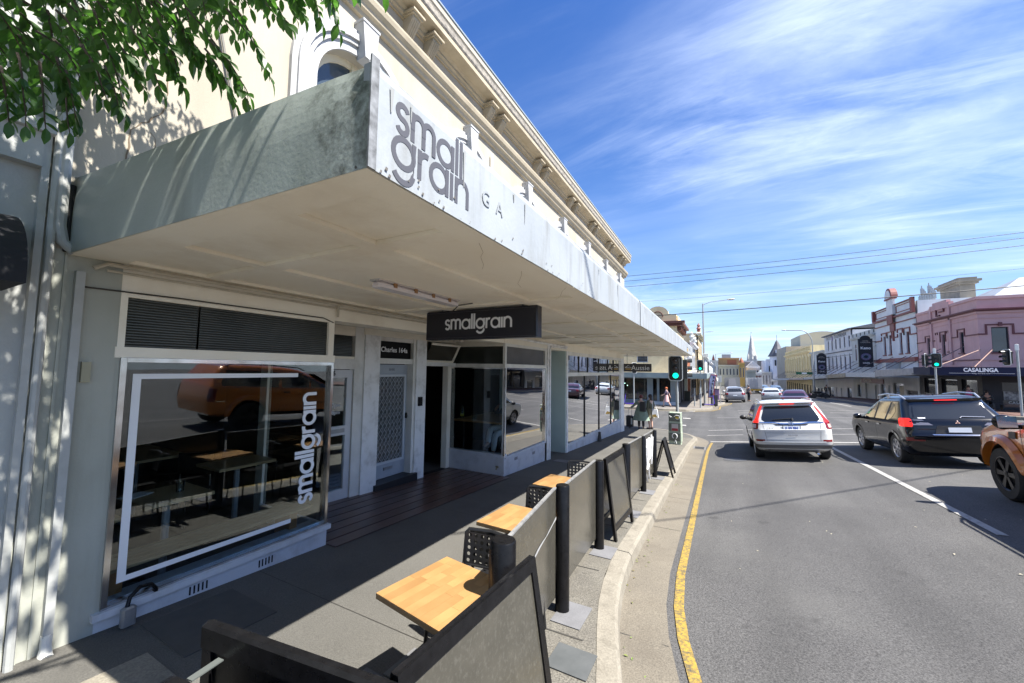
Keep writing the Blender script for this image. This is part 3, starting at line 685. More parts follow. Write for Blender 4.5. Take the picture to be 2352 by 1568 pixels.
for k in range(26):
    y = rs.uniform(1.0, 20.5); w_ = rs.uniform(.004, .014); h_ = rs.uniform(.05, .2)
    MB().add([(fprof(.38)+.006, y-w_, SZ+.34), (fprof(.38)+.006, y+w_, SZ+.34), (FXo+.004, y+w_*.3, SZ+.34-h_), (FXo+.004, y-w_*.3, SZ+.34-h_)], [(0, 1, 2, 3)]).build('dirt_run', run, bld, world=True)
for k in range(60):
    y = .98+rs.random()**1.6*9; w_ = rs.uniform(.002, .008); z = SZ-.025+rs.random()**2.5*.10
    MB().add([(FXo+.005, y-w_, z), (FXo+.005, y+w_*.6, z-.004), (FXo+.005, y+w_, z+w_*1.2), (FXo+.005, y-w_*.4, z+w_*1.6)], [(0, 1, 2, 3)]).build('paint_chip', flake, bld, world=True)
for k in range(30):
    x = FXo-rs.random()**1.5*1.6; w_ = rs.uniform(.002, .008); z = SZ-.028+rs.random()**2*.05
    MB().add([(x-w_, .966, z), (x+w_, .966, z), (x+w_*.5, .966, z+w_*1.5), (x-w_*.6, .966, z+w_)], [(0, 1, 2, 3)]).build('paint_chip', flake, bld, world=True)
for (y, x0) in ((1.9, -1.25), (2.6, -1.3), (3.3, -1.22), (4.6, -1.3)):
    pts = [(x0-.28*f+rs.uniform(-.02, .02), y+.5*f+rs.uniform(-.03, .03)) for f in (0, .25, .5, .75, 1)]; P_ = [V((a, b, SZ-.0305)) for a, b in pts]
    MB().strip([p-V((.0015, 0, 0)) for p in P_], [p+V((.0012, 0, 0)) for p in P_]).build('crack', mat('crack_tan', (.35, .28, .18), .9), bld, world=True)
# --- letters on the fascia
ink = mat('charcoal_lettering', (.075, .075, .085), .5)
fr = lambda y, z: frame((FXo+.0008, y, z), (0, 1, 0), (0, 0, 1))
logo('small', .132, fr(1.325, SZ+.186), ink, bld, st=.185, gap=.13, th=.0008)
logo('grain', .140, fr(1.345, SZ+.043), ink, bld, st=.180, gap=.13, th=.0008)
gho = mat('ghost_lettering', (.265, .285, .30), .6)
for ch_, yy_ in (('G', 1.78), ('A', 1.93)): text(ch_, .12, gho, bld, frame((FXo+.004, yy_, SZ+.17), (0, 1, 0), (0, 0, 1)), world=True, extrude=.001)
# house mark and words on the far end of the fascia
yb_ = mat('amber_print', (.55, .35, .08), .6)
for yc in (17.2,):
    mb = MB(); [mb.box(FXo+.003, FXo+.007, yc, yc+.5, SZ+.04+k*.07, SZ+.08+k*.07) for k in range(2)]; bp(mb, 'print', yb_)
    mb = MB(); mb.prism([(FXo+.003, yc-.05, SZ+.2), (FXo+.003, yc+.55, SZ+.2), (FXo+.003, yc+.25, SZ+.37)], (.004, 0, 0)); bp(mb, 'print', gho)
text('Aussie', .3, gho, bld, frame((FXo+.004, 18.7, SZ+.2), (0, 1, 0), (0, 0, 1)), world=True)

# --- ground floor, shop one
def gbox(x0, x1, y0, y1, z0, z1, name, m, **k): return bp(MB().box(x0, x1, y0, y1, z0, z1), name, m, **k)
ribg = mat('ribbed_glass_dark', (.030, .032, .028), .22, (.05, .052, .045), 2.0, 3, spec=.6)
alu = mat('polished_alloy_trim', (.62, .62, .62), .16, (.40, .38, .36), 6, 4, metal=.9)
gbox(FX-.3, FX, YA, 1.14, -.4, 2.60, 'pilaster', rendg)
gbox(FX-.3, FX-.004, 1.14, 2.98, 2.36, 2.60, 'header', soffm)
gbox(FX-.2, FX+.012, 1.13, 2.97, 1.875, 1.955, 'transom', soffm)
gbox(FX-.08, FX+.006, 1.14, 1.18, 1.955, 2.36, 'mullion', soffm); gbox(FX-.08, FX+.006, 2.88, 2.95, 1.955, 2.36, 'mullion', soffm); gbox(FX-.08, FX+.004, 1.18, 2.88, 2.33, 2.359, 'mullion', soffm)
def ribbed(y0, y1, z0, z1, x, name='ribbed_pane', n=18, perp=None, m=ribg):
    mb = MB(); A = None; st = (z1-z0)/n; pts = []
    for i in range(n):
        for f, d in ((0, 0), (.35, .006), (.65, .006)): pts.append((z0+(i+f)*st, d))
    pts.append((z1, 0))
    for (a, da), (b, db) in zip(pts, pts[1:]):
        if perp is None: mb.quad((x+da, y0, a), (x+da, y1, a), (x+db, y1, b), (x+db, y0, b))
        else: mb.quad((perp[0], x-da, a), (perp[1], x-da, a), (perp[1], x-db, b), (perp[0], x-db, b))
    return bp(mb, name, m)
ribbed(1.18, 1.64, 1.955, 2.33, FX-.03); ribbed(1.655, 2.88, 1.955, 2.33, FX-.03)
win1 = gbox(FX-.03, FX-.024, 1.20, 2.93, .10, 1.84, 'shop_window_pane', glass, label='big window pane with a white square outline and vertical lettering')
gbox(FX-.12, FX-.004, 1.14, 1.1645, .036, 1.875, 'pilaster', rendg); gbox(FX-.05, FX+.015, 1.165, 1.20, .08, 1.875, 'window_trim', alu); gbox(FX-.05, FX+.02, 1.1995, 2.95, 1.842, 1.874, 'window_trim', alu); gbox(FX-.05, FX+.018, 2.925, 2.955, .09, 1.8415, 'window_trim', alu)
gbox(FX-.05, FX+.012, 1.2, 2.925, .084, .105, 'window_trim', alu)
def slab(x0, x1, y0, y1, ztop, name, m, zb=None):
    mb = MB(); n = max(1, int((y1-y0)/1.0))
    mb.box(x0, x1, y0, y1, min(gz(y0), gz(y1))-.3 if zb is None else zb, ztop); return bp(mb, name, m)
sillm = mat('sill_paint', (.50, .53, .58), .5, (.58, .60, .62), 7, 5, .1, 50, grime=(.25, .24, .22), gs=6, gamt=.5)
plin = mat('plinth_paint', (.52, .54, .58), .8, (.58, .59, .60), 2, 6, .3, 70, grime=(.22, .20, .18), gs=3, gamt=.6)
gbox(FX-.25, FX+.045, 1.12, 2.99, .035, .083, 'sill', sillm)
slab(FX-.25, FX-.001, 1.14, 2.97, .035, 'plinth', plin)
ventm = mat('vent_slot_dark', (.01, .01, .01), .9)
for yc, zc in ((1.76, -.035), (2.31, -.05)):
    mb = MB(); [mb.box(FX-.002, FX+.002, yc-.06+k*.03, yc-.048+k*.03, zc-.035, zc+.03) for k in range(5)]; bp(mb, 'air_vent', ventm)
# white square outline and vertical word on the glass
vx = FX-.0235
mb = MB(); mb.box(vx, vx+.002, 1.25, 1.30, .225, 1.755); mb.box(vx, vx+.002, 1.30, 2.56, 1.715, 1.755); mb.box(vx, vx+.002, 1.30, 2.56, .225, .265); bp(mb, 'window_outline', white)
logo('smallgrain', .153, frame((vx, 2.785, .965), (0, 0, 1), (0, -1, 0)), white, bld, st=.22, gap=.15)
# side return of shop one
mb = MB(); gbox(FX-1.2, FX-.05, 2.95, 2.956, .10, 1.84, 'shop_window_pane', glass); gbox(FX-1.25, FX-.03, 2.93, 2.975, -.5, .09, 'plinth', plin); gbox(FX-1.25, FX-.06, 2.93, 2.975, 1.85, 2.6, 'header', soffm)
# --- recessed entry
RX = -5.15
soffin = mat('entry_ceiling', (.45, .42, .35), .7)
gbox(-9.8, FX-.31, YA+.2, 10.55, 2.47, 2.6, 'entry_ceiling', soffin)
gbox(FX-.3, FX-.004, 2.98, 6.98, 2.36, 2.60, 'header', soffm)
gbox(RX-.15, RX, 2.95, 3.42, -.6, 2.47, 'mullion', soffm)
doorw = mat('white_door_paint', (.62, .63, .64), .4, (.55, .56, .57), 5)
def kid(mb, name, m, par):                              # child of a part, given in world coordinates
    o = mb.build(name, m, par); o.data.transform(Matrix.Translation(-bld.location)); return o
def door166():
    y0, y1, z0, z1 = 3.42, 4.33, -.20, 1.86
    o = bp(MB().box(RX-.05, RX, y0+.06, y0+.16, z0, z1-.2).box(RX-.05, RX, y1-.16, y1-.06, z0, z1-.2).box(RX-.05, RX, y0+.06, y1-.06, z1-.20, z1-.08).box(RX-.05, RX, y0+.16, y1-.16, z0, z0+.16).box(RX-.05, RX, y0+.16, y1-.16, .78, .92), 'door', doorw, label='white framed glass door numbered 166')
    kid(MB().box(RX-.03, RX-.025, y0+.16, y1-.16, z0+.16, .78), 'pane', glass, o); kid(MB().box(RX-.03, RX-.025, y0+.16, y1-.16, .92, z1-.2), 'pane', glass, o)
    kid(MB().box(RX, RX+.012, y0+.45, y1-.18, .82, .88), 'letter_slot', steel, o)
    gbox(RX-.08, RX+.03, y0, y0+.055, -.5, 1.95, 'door_frame', trimw); gbox(RX-.08, RX+.03, y1-.055, y1+.12, -.5, 2.47, 'door_frame', trimw); gbox(RX-.08, RX+.031, y0+.055, y1-.055, z1-.07, 1.95, 'door_frame', trimw)
    ribbed(y0+.08, y1-.08, 1.99, 2.32, RX-.02, n=14); gbox(RX-.08, RX+.02, y0, y1-.055, 1.951, 1.99, 'door_frame', soffm); gbox(RX-.08, RX+.02, y0, y1-.055, 2.32, 2.47, 'door_frame', soffm)
    text('166', .10, mat('black_print', (.01, .01, .01), .5), bld, frame((RX+.003, 3.88, 1.725), (0, 1, 0), (0, 0, 1)), world=True, bold=.004)
    text('- 2pm', .085, white, bld, frame((RX-.022, 3.98, 1.24), (0, 1, 0), (0, 0, 1)), world=True); text('- 8pm', .085, white, bld, frame((RX-.022, 3.98, 1.13), (0, 1, 0), (0, 0, 1)), world=True)
door166()
gbox(RX-.25, RX+.06, 4.45, 4.77, -.6, 2.36, 'pillar', pillarw, label='white painted pillar with scuffed base'); gbox(RX-.25, RX+.06, 5.68, 5.96, -.7, 2.36, 'pillar', pillarw)
gbox(RX-.26, RX+.05, 4.44, 5.97, 2.361, 2.47, 'header', soffm)
# door 164A behind its security mesh
DX = RX-.12
blued = mat('pale_blue_door', (.36, .40, .45), .45, (.31, .35, .40), 4)
d2 = gbox(DX-.05, DX, 4.80, 5.62, -.12, 1.88, 'door', blued, label='pale blue door behind a diamond security mesh')
kid(MB().box(DX+.001, DX+.004, 4.90, 5.52, .17, 1.66), 'door_glass', mat('frosted_dark', (.06, .07, .075), .18), d2)
mb = MB(); mw = mat('mesh_paint', (.50, .54, .58), .4); stx, stz = .089, .124
for i in range(7):
    for j in range(12):
        yc, zc = 4.90+stx*(i+.5), .17+stz*(j+.5)
        for s1 in (-1, 1):
            for s2 in (-1, 1):
                a = V((DX+.02, yc, zc+s1*stz/2)); b = V((DX+.02, yc+s2*stx/2, zc)); mb.tube([a, b], .0035, 3, cap=False)
        mb.tube([(DX+.02, yc, zc-stz*.28), (DX+.02, yc, zc+stz*.28)], .003, 3, cap=False)
kid(mb, 'security_mesh', mw, d2)
mb = MB().box(DX+.01, DX+.035, 4.86, 4.90, .13, 1.70).box(DX+.01, DX+.035, 5.52, 5.56, .13, 1.70).box(DX+.01, DX+.034, 4.9, 5.52, 1.66, 1.70).box(DX+.01, DX+.034, 4.9, 5.52, .13, .17); kid(mb, 'mesh_frame', mw, d2)
kid(MB().box(DX+.001, DX+.02, 5.10, 5.30, .01, .06), 'letter_slot', steel, d2)
kid(MB().box(DX+.02, DX+.05, 5.57, 5.60, .88, .98).tube([(DX+.05, 5.585, .92), (DX+.07, 5.585, .92), (DX+.07, 5.53, .92)], .008, 6), 'handle', black, d2)
gbox(DX-.06, RX+.03, 4.77, 4.80, -.3, 2.36, 'door_frame', trimw); gbox(DX-.06, RX+.03, 5.62, 5.68, -.3, 2.36, 'door_frame', trimw)
gbox(DX-.06, RX+.01, 4.80, 5.62, 1.89, 1.985, 'door_frame', trimw); gbox(DX-.06, RX+.012, 4.80, 5.62, 2.29, 2.36, 'door_frame', trimw)
gbox(RX-.05, RX-.045, 4.80, 5.62, 1.985, 2.29, 'fanlight', mat('black_glass', (.006, .006, .006), .5, spec=.15))
text('Charles 164a', .125, white, bld, frame((RX-.042, 5.2, 2.14), (0, 1, 0), (0, .02, 1)), world=True, bold=.002, sx=.98)
text('164A', .07, mat('blue_grey_print', (.2, .22, .25), .5), bld, frame((DX+.003, 5.22, 1.79), (0, 1, 0), (0, 0, 1)), world=True)
gbox(DX-.05, RX+.12, 4.72, 5.72, -.4, -.13, 'doorstep', mat('black_stone', (.014, .014, .016), .35))
gbox(RX+.061, RX+.10, 5.74, 5.83, 1.10, 1.27, 'key_safe', black)
# open doorway, tilted fanlight, corner post
gbox(RX-.05, RX+.04, 5.96, 6.95, 1.865, 1.94, 'header', trimw); gbox(RX-.1, RX+.03, 5.97, 6.95, 2.36, 2.47, 'header', soffm)
mb = MB(); a = V((RX-.03, 5.98, 1.95)); u = V((0, .93, 0)); t_ = V((.20, 0, .38)); nn = V((.012, 0, -.006))
mb.pbox(a, V((0, .93, 0)), V((.02, 0, .04)), nn*2); mb.pbox(a+t_*.9, V((0, .93, 0)), V((.02, 0, .04)), nn*2); mb.pbox(a+V((0, .88, 0)), V((0, .05, 0)), t_, nn*2.2)
fl = bp(mb, 'hopper_fanlight', soffm); kid(MB().pbox(a+nn*.5, u, t_, nn*.3), 'pane', mat('brown_tint_glass', (.05, .045, .035), .2), fl)
gbox(-5.42, -5.28, 6.90, 7.03, -.6, 2.47, 'mullion', soffm)
# dark side of the doorway, dim room
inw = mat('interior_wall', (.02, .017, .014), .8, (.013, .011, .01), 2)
# bay window
BY = 7.0
gbox(-5.3, FX-.001, BY+.001, BY+.14, .02, .075, 'sill', sillm); slab(-5.3, FX-.001, BY+.012, BY+.13, .02, 'plinth', plin, -.62)
gbox(-5.27, FX-.04, BY+.03, BY+.036, .08, 1.835, 'shop_window_pane', glass, label='side pane of the corner window facing the entry')
gbox(-5.28, FX-.03, BY+.01, BY+.06, 1.845, 1.93, 'transom', trimw); gbox(-5.28, FX-.03, BY+.01, BY+.06, 2.30, 2.6, 'header', soffm)
gbox(-5.27, FX-.04, BY+.035, BY+.04, 1.93, 2.30, 'dark_pane', mat('dark_green_glass', (.022, .026, .022), .12, (.03, .034, .028), 1.5))
gbox(-5.27, FX-.03, BY+.018, BY+.048, 1.822, 1.844, 'window_trim', chrome)
gbox(FX-.045, FX+.01, BY-.005, BY+.055, .02, 2.36, 'corner_mullion', trimw)
gbox(FX-.016, FX+.014, BY-.012, BY+.02, .06, 1.84, 'window_trim', alu)
gbox(FX-.03, FX-.024, BY+.056, 9.10, .03, 1.825, 'shop_window_pane', glassb, label='street pane of the corner window reflecting the road')
gbox(FX-.05, FX+.012, BY+.056, 9.12, 1.85, 1.93, 'transom', trimw); ribbed(BY+.07, 9.07, 1.93, 2.30, FX-.03, n=18, m=mat('ribbed_glass_grey', (.13, .135, .14), .2, (.10, .10, .11), 2))
gbox(FX-.05, FX+.01, BY+.056, 9.12, 2.30, 2.36, 'transom', trimw); gbox(FX-.3, FX+.005, 6.981, 18.3, 2.3605, 2.60, 'header', soffm)
gbox(FX-.05, FX+.016, BY+.056, 9.10, 1.826, 1.849, 'window_trim', chrome); gbox(FX-.05, FX+.015, 9.075, 9.105, .03, 1.8255, 'window_trim', chrome)
gbox(FX-.2, FX+.03, BY+.056, 9.14, -.01, .028, 'sill', sillm); slab(FX-.2, FX-.002, BY+.131, 9.2, -.011, 'plinth', plin)
for yc in (7.55, 8.45): gbox(FX-.003, FX+.002, yc-.07, yc+.07, -.12+(7.55-yc)*.05, -.06+(7.55-yc)*.05, 'air_vent', mat('vent_grey', (.22, .22, .23), .7))
gbox(FX-.06, FX-.002, 9.12, 9.20, -.5, 2.36, 'mullion', trimw); gbox(FX-.25, FX+.02, 9.22, 9.45, -.9, 2.47, 'pillar', pillarw)
bp(MB().tube([(FX+.035, 9.335, -.45), (FX+.035, 9.335, 2.35), (FX+.05, 9.4, 2.43), (FX+.06, 10.5, 2.43)], .022, 8), 'downpipe', pillarw, smooth=True)
aqua = mat('pale_aqua_paint', (.50, .60, .57), .6, (.46, .55, .53), 2)
gbox(-5.4, FX-.006, 10.60, 10.64, -.9, 2.36, 'reveal', aqua); gbox(-5.4, -5.35, 9.45, 10.6, -.9, 2.36, 'door', doorw, label='white door at the back of the aqua recess')
gbox(-5.4, FX-.25, 9.40, 9.449, -.9, 2.36, 'reveal', aqua)
gbox(FX-.28, FX+.02, 10.641, 10.76, -.95, 2.36, 'pillar', pillarw)
# shop three
m3 = [10.78, 12.43, 14.16, 15.90, 17.60]
for i, (a, b) in enumerate(zip(m3, m3[1:])):
    gbox(FX-.03, FX-.024, a+.012, b-.012, -.335, 1.63, 'shop_window_pane', glassb)
    if i: gbox(FX-.04, FX+.004, a-.012, a+.012, -.335, 1.63, 'mullion', blackm)
u3 = [10.78, 11.83, 12.77, 14.11, 15.43, 16.41, 17.60]
for i, (a, b) in enumerate(zip(u3, u3[1:])):
    gbox(FX-.03, FX-.024, a+.01, b-.01, 1.74, 2.25, 'upper_pane', glassb)
    if i: gbox(FX-.04, FX+.003, a-.01, a+.01, 1.74, 2.25, 'mullion', blackm)
gbox(FX-.05, FX+.012, 10.761, 17.62, 1.63, 1.74, 'transom', trimw); gbox(FX-.05, FX+.014, 10.761, 17.62, 2.25, 2.36, 'transom', trimw)
gbox(FX-.2, FX+.03, 10.761, 17.62, -.38, -.336, 'sill', sillm); slab(FX-.2, FX-.002, 10.761, 17.62, -.381, 'plinth', plin)
gbox(FX-.4, FX+.02, 17.621, 18.25, -1.3, 2.36, 'pillar', pillarw, label='white corner pillar at the far end')
gbox(FX-.09, FX-.08, 14.2, 15.85, -.33, 1.62, 'poster', mat('white_poster', (.75, .76, .80), .5), label='tall white poster behind the third shop window')
text('Aussie', .42, mat('navy_print', (.10, .11, .28), .5), bld, frame((FX-.075, 15.0, .55), (0, 1, 0), (0, 0, 1)), world=True)
mb = MB(); mb.box(FX-.078, FX-.075, 14.85, 15.2, .80, .84).box(FX-.078, FX-.075, 14.85, 15.2, .88, .92).prism([(FX-.078, 14.82, .95), (FX-.078, 15.23, .95), (FX-.078, 15.02, 1.13)], (.003, 0, 0)); bp(mb, 'print', yb_)
gbox(-9, -5.2, 10.7, 17.9, -1.0, -.9, 'floor', mat('pale_shop_floor', (.6, .6, .58), .5)); gbox(-5.3, -5.25, 10.7, 17.9, -.9, 2.4, 'blind', mat('white_blind', (.80, .82, .84), .8))
gbox(-5.3, FX-.21, 10.7, 17.9, -.95, -.4, 'window_ledge', mat('pale_ledge', (.8, .8, .8), .6))
gbox(FX-1.5, FX-.45, 18.20, 18.24, -1.3, 2.6, 'wall', pillarw)
# interior of the cafe
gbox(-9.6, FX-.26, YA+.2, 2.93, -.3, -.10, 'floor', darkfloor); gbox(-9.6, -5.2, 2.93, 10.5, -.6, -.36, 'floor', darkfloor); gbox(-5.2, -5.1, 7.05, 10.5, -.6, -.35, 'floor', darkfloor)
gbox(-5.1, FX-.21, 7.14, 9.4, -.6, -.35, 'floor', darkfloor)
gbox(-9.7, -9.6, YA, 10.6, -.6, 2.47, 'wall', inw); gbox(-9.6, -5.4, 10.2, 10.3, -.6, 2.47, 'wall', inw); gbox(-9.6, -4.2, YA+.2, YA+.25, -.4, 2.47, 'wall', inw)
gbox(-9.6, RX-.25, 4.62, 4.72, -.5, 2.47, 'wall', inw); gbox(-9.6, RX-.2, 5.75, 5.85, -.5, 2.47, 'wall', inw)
# tiled entry floor
tile = mat('brown_tile', (.10, .055, .042), .35, (.075, .045, .038), 3, 5, .1, 60, rand=.15, rvar=.1)
groove = mat('dark_grout', (.02, .016, .015), .8)
gt = MB(); gt.prism([(-5.2, 2.9, gz(2.9)-.001), (-3.93, 2.9, gz(2.9)-.001), (-3.93, 7.06, gz(7.06)-.001), (-5.4, 7.06, gz(7.06)-.001)], (0, 0, .008)); bp(gt, 'entry_floor', groove)
for k in range(7):
    x0 = -5.2+k*.212; ya, yb = 2.97, 6.99
    mb = MB(); mb.prism([(x0, ya, gz(ya)+.008), (x0+.185, ya, gz(ya)+.008), (x0+.185, yb, gz(yb)+.008), (x0, yb, gz(yb)+.008)], (0, 0, .008)); bp(mb, 'tile_strip', tile)
for k in range(5):                                      # strips run on over the footpath in front
    x0 = -3.7+k*.212; ya, yb = 3.0+k*.1, 6.9-k*.5
    break
    mb = MB(); mb.prism([(x0, ya, gz(ya)+.002), (x0+.185, ya, gz(ya)+.002), (x0+.185, yb, gz(yb)+.002), (x0, yb, gz(yb)+.002)], (0, 0, .006)); bp(mb, 'tile_strip', tile)
# conduits, insulators, small fittings under the awning
cond = mat('conduit_paint', (.55, .50, .40), .5, (.40, .36, .28), 8)
mb = MB().tube([(FX+.03, .98, 2.50), (FX+.03, 1.05, 2.545), (FX+.03, 4.9, 2.545)], .016, 6).tube([(FX+.02, 1.05, 2.50), (FX+.02, 4.9, 2.50)], .010, 6).tube([(FX+.03, 2.97, 2.54), (FX+.03, 2.97, 2.40)], .014, 6)
bp(mb, 'conduit', cond, smooth=True)
bp(MB().tube([(FX+.012, .90, 2.36), (FX+.012, 1.5, 2.37), (FX+.012, 2.8, 2.37), (FX+.012, 2.93, 2.33)], .006, 5), 'cable', mat('cable_dark', (.05, .045, .04), .7))
bp(MB().tube([(FX+.04, 6.98, 2.50), (FX+.04, 9.3, 2.48), (FX+.04, 10.6, 2.48)], .03, 8), 'conduit', pillarw, smooth=True)
bp(MB().box(FX, FX+.05, 4.75, 5.35, 2.30, 2.52).box(FX+.02, FX+.16, 5.0, 5.05, 2.28, 2.5), 'mounting_board', cond)
mb = MB()
for y in (4.85, 5.15, 5.3):
    mb.lathe([(.03, 0), (.05, .01), (.035, .03), (.05, .04), (.03, .07), (.03, .1)], (FX+.10, y, 2.26), 10)
bp(mb, 'insulator', mat('porcelain', (.55, .50, .42), .3), smooth=True)
mb = MB(); mb.tube([(FX+.05, 4.7, 2.5), (FX+.12, 4.8, 2.35), (FX+.1, 4.95, 2.27), (FX+.14, 5.1, 2.42), (FX+.1, 5.3, 2.3), (FX+.3, 4.6, 2.55), (-2.7, 3.7, 2.57), (-2.45, 3.62, 2.565)], .007, 5)
mb.tube([(FX+.1, 4.75, 2.52), (FX+.2, 5.0, 2.48), (FX+.12, 5.3, 2.36)], .006, 5); bp(mb, 'cable', mat('cable_dark', (.05, .045, .04), .7))
# wall fittings
gbox(FX-.001, FX+.03, .965, 1.01, 1.70, 1.84, 'wall_fitting', mat('old_switch', (.34, .32, .22), .6))
# --- left end: downpipes and pilaster mouldings
pipe = mat('downpipe_paint', (.42, .43, .415), .5, (.36, .37, .355), 5, 5, .1, 40, grime=(.24, .24, .20), gs=3, gamt=.5)
bp(MB().tube([(FX+.045, .80, 6.9), (FX+.045, .80, 2.75), (FX+.045, .82, 2.64), (FX+.05, .88, 2.58)], .032, 10), 'downpipe', pipe, smooth=True)
bp(MB().tube([(FX+.03, .842, 3.04), (FX+.03, .842, 2.75), (FX+.03, .848, 2.58)], .022, 8), 'downpipe', mat('black_rubber', (.006, .006, .006), .7), smooth=True)
bp(MB().box(FX+.001, FX+.05, .895, .94, .07, 2.46), 'downpipe', pipe)
bp(MB().tube([(FX+.03, .917, .08), (FX+.03, .917, -.0), (FX+.035, .915, -.04), (FX+.07, .915, -.06)], [.028, .028, .034, .034], 10), 'downpipe', mat('white_plastic', (.66, .66, .62), .4), smooth=True)
bp(MB().box(FX, FX+.012, .845, .86, -.2, 2.6), 'moulding', rendg)

# ================================================================ LEFT NEIGHBOUR
nb = thing('neighbour_building', 'pale blue grey rendered wall of the neighbouring building at the left edge', 'building', (FX-.02, -3, gz(-3)))
mb = MB(); mb.box(-8, FX-.02, -6, .70, -.4, 6.6); mb.build('wall', blueg, nb, world=True)
mb = MB(); mb.box(FX-.5, FX+.045, .70, .735, -.4, 6.6).build('pilaster', pipe, nb, world=True)
MB().tube([(FX+.05, .765, -.2), (FX+.05, .765, 3.5)], .022, 8).build('downpipe', pipe, nb, world=True, smooth=True)
MB().box(FX-.3, FX+.012, .735, .80, -.4, 6.6).build('pilaster', rendg, nb, world=True)
mb = MB(); mb.box(FX-.02, FX+.06, .45, .70, 3.10, 3.32).box(FX-.02, FX+.10, .35, .74, 3.322, 3.40); mb.build('ledge', blueg, nb, world=True)
mb = MB(); n = 10; prof = [(FX, 2.74)]+[(FX+.52*math.sin(R(90)*i/n), 2.33+.40*math.cos(R(90)*i/n)) for i in range(n+1)]+[(FX+.52, 2.27), (FX, 2.27)]
mb.prism([(a, -1.2, b) for a, b in prof], (0, 1.80, 0)); mb.build('hood_awning', mat('black_canvas', (.010, .011, .014), .8, bump=.2), nb, world=True)
# ================================================================ CAFE FURNITURE
wood = mat('table_wood', (.30, .165, .062), .35, (.36, .21, .085), 5, 6, .05, 90, rand=.16, rvar=.05)
wend = mat('table_end_grain', (.34, .21, .09), .5, (.22, .13, .06), 9, 4)
def cafe_table(x, y, rz, label, z=None, size=.52):
    g0 = fz(x, y); h = z-g0
    t = thing('cafe_table', label, 'table', (x, y, g0), rz, 'cafe tables along the kerb barrier')
    base = MB().box(-size/2, size/2, -size/2, size/2, h-.028, h-.002).build('tabletop', wend, t)
    n = 9; w_ = size/n; rnd = random.Random(int(x*100))
    for i in range(n):
        yy = -size/2; k = 0
        while yy < size/2-.01:
            L_ = min(rnd.uniform(.12, .30), size/2-yy); L_ = size/2-yy if size/2-yy-L_ < .05 else L_
            MB().box(-size/2+i*w_+.0004, -size/2+(i+1)*w_-.0004, yy+.0004, yy+L_-.0004, h-.002, h+.002).build('stave', wood, base); yy += L_
    MB().lathe([(.028, .02), (.028, h-.03)], n=12).build('pedestal', blackm, t, smooth=True)
    MB().box(-.18, .18, -.025, .025, h-.045, h-.028).box(-.025, .025, -.18, .18, h-.0451, h-.028).build('bracket', blackm, t)
    MB().rbox(-.19, .19, -.19, .19, .0, .02).build('foot', blackm, t)
    return t
T = [cafe_table(-1.36, 1.80, R(-9), 'square wooden cafe table nearest the camera beside the thick black bollard', .615),
     cafe_table(-1.54, 3.05, R(-3), 'square wooden cafe table in the middle of the row behind the long barrier panel', .555),
     cafe_table(-1.68, 4.42, R(-3), 'square wooden cafe table farthest along the row near the corner window', .50, .50)]
# black chair with a perforated back
def holes_plate(w_, h_, nx, nz, r, th, bow=.03, rad=.04):
    mb = MB(); cx, cz = w_/nx, h_/nz; n = 8
    def warp(x, z): return (x, bow*(1-(2*x/w_)**2), z)
    for s_, yo in ((1, 0), (-1, th)):
        for i in range(nx):
            for j in range(nz):
                x0, z0 = -w_/2+i*cx, j*cz; xc, zc = x0+cx/2, z0+cz/2
                out_ = []; inn = []
                for k in range(n):
                    a = PI/4+2*PI*k/n; c, s2 = math.cos(a), math.sin(a); m_ = max(abs(c), abs(s2)); out_.append((xc+c/m_*cx/2, zc+s2/m_*cz/2)); inn.append((xc+c*r, zc+s2*r))
                vs = []
                for (x, z) in out_+inn:
                    p = warp(x, z); vs.append((p[0], p[1]+yo, p[2]))
                mb.add(vs, [(k, (k+1) % n, n+(k+1) % n, n+k) for k in range(n)])
    return mb
plastic = mat('black_plastic', (.012, .012, .013), .35)
def chair_proto(label, M):
    t = thing('cafe_chair', label, 'chair', (0, 0, 0), 0, 'black perforated chairs at the cafe tables', rot=None); t.matrix_basis = M
    mb = holes_plate(.36, .20, 8, 5, .0125, .006); o = mb.build('backrest', plastic, t); o.data.transform(Matrix.Translation((0, .20, .60)) @ Matrix.Rotation(R(-8), 4, 'X'))
    fr_ = MB(); fr_.tube([(-.19, .21, .58), (-.19, .235, .79), (-.175, .245, .81), (0, .275, .815), (.175, .245, .81), (.19, .235, .79), (.19, .21, .58)], .012, 6); fr_.tube([(-.19, .21, .59), (0, .235, .59), (.19, .21, .59)], .009, 6); fr_.build('back_frame', plastic, t, smooth=True)
    mb = holes_plate(.38, .38, 8, 8, .010, .012, .0); o = mb.build('seat', plastic, t); o.data.transform(Matrix.Translation((0, .20, .44)) @ Matrix.Rotation(R(90), 4, 'X'))
    for sx in (-1, 1):
        MB().tube([(sx*.19, .21, .60), (sx*.195, .20, .44), (sx*.21, .24, 0)], .011, 6).build('leg', blackm, t, smooth=True)
        MB().tube([(sx*.18, -.17, .44), (sx*.21, -.20, 0)], .011, 6).build('leg', blackm, t, smooth=True)
    MB().tube([(-.19, -.17, .425), (.19, -.17, .425)], .009, 6).tube([(-.19, .2, .425), (.19, .2, .425)], .009, 6).build('stretcher', blackm, t)
    return t
def cm(x, y, a, dz=0): return Matrix.Translation((x, y, fz(x, y)+dz)) @ Matrix.Rotation(R(a), 4, 'Z')
ch0 = chair_proto('black perforated chair between the first and second tables, seat turned to the nearest table', cm(-1.47, 2.14, 178) @ Matrix.Translation((0, 0, 0)))
ch0.matrix_basis = cm(-1.40, 2.10, 0)
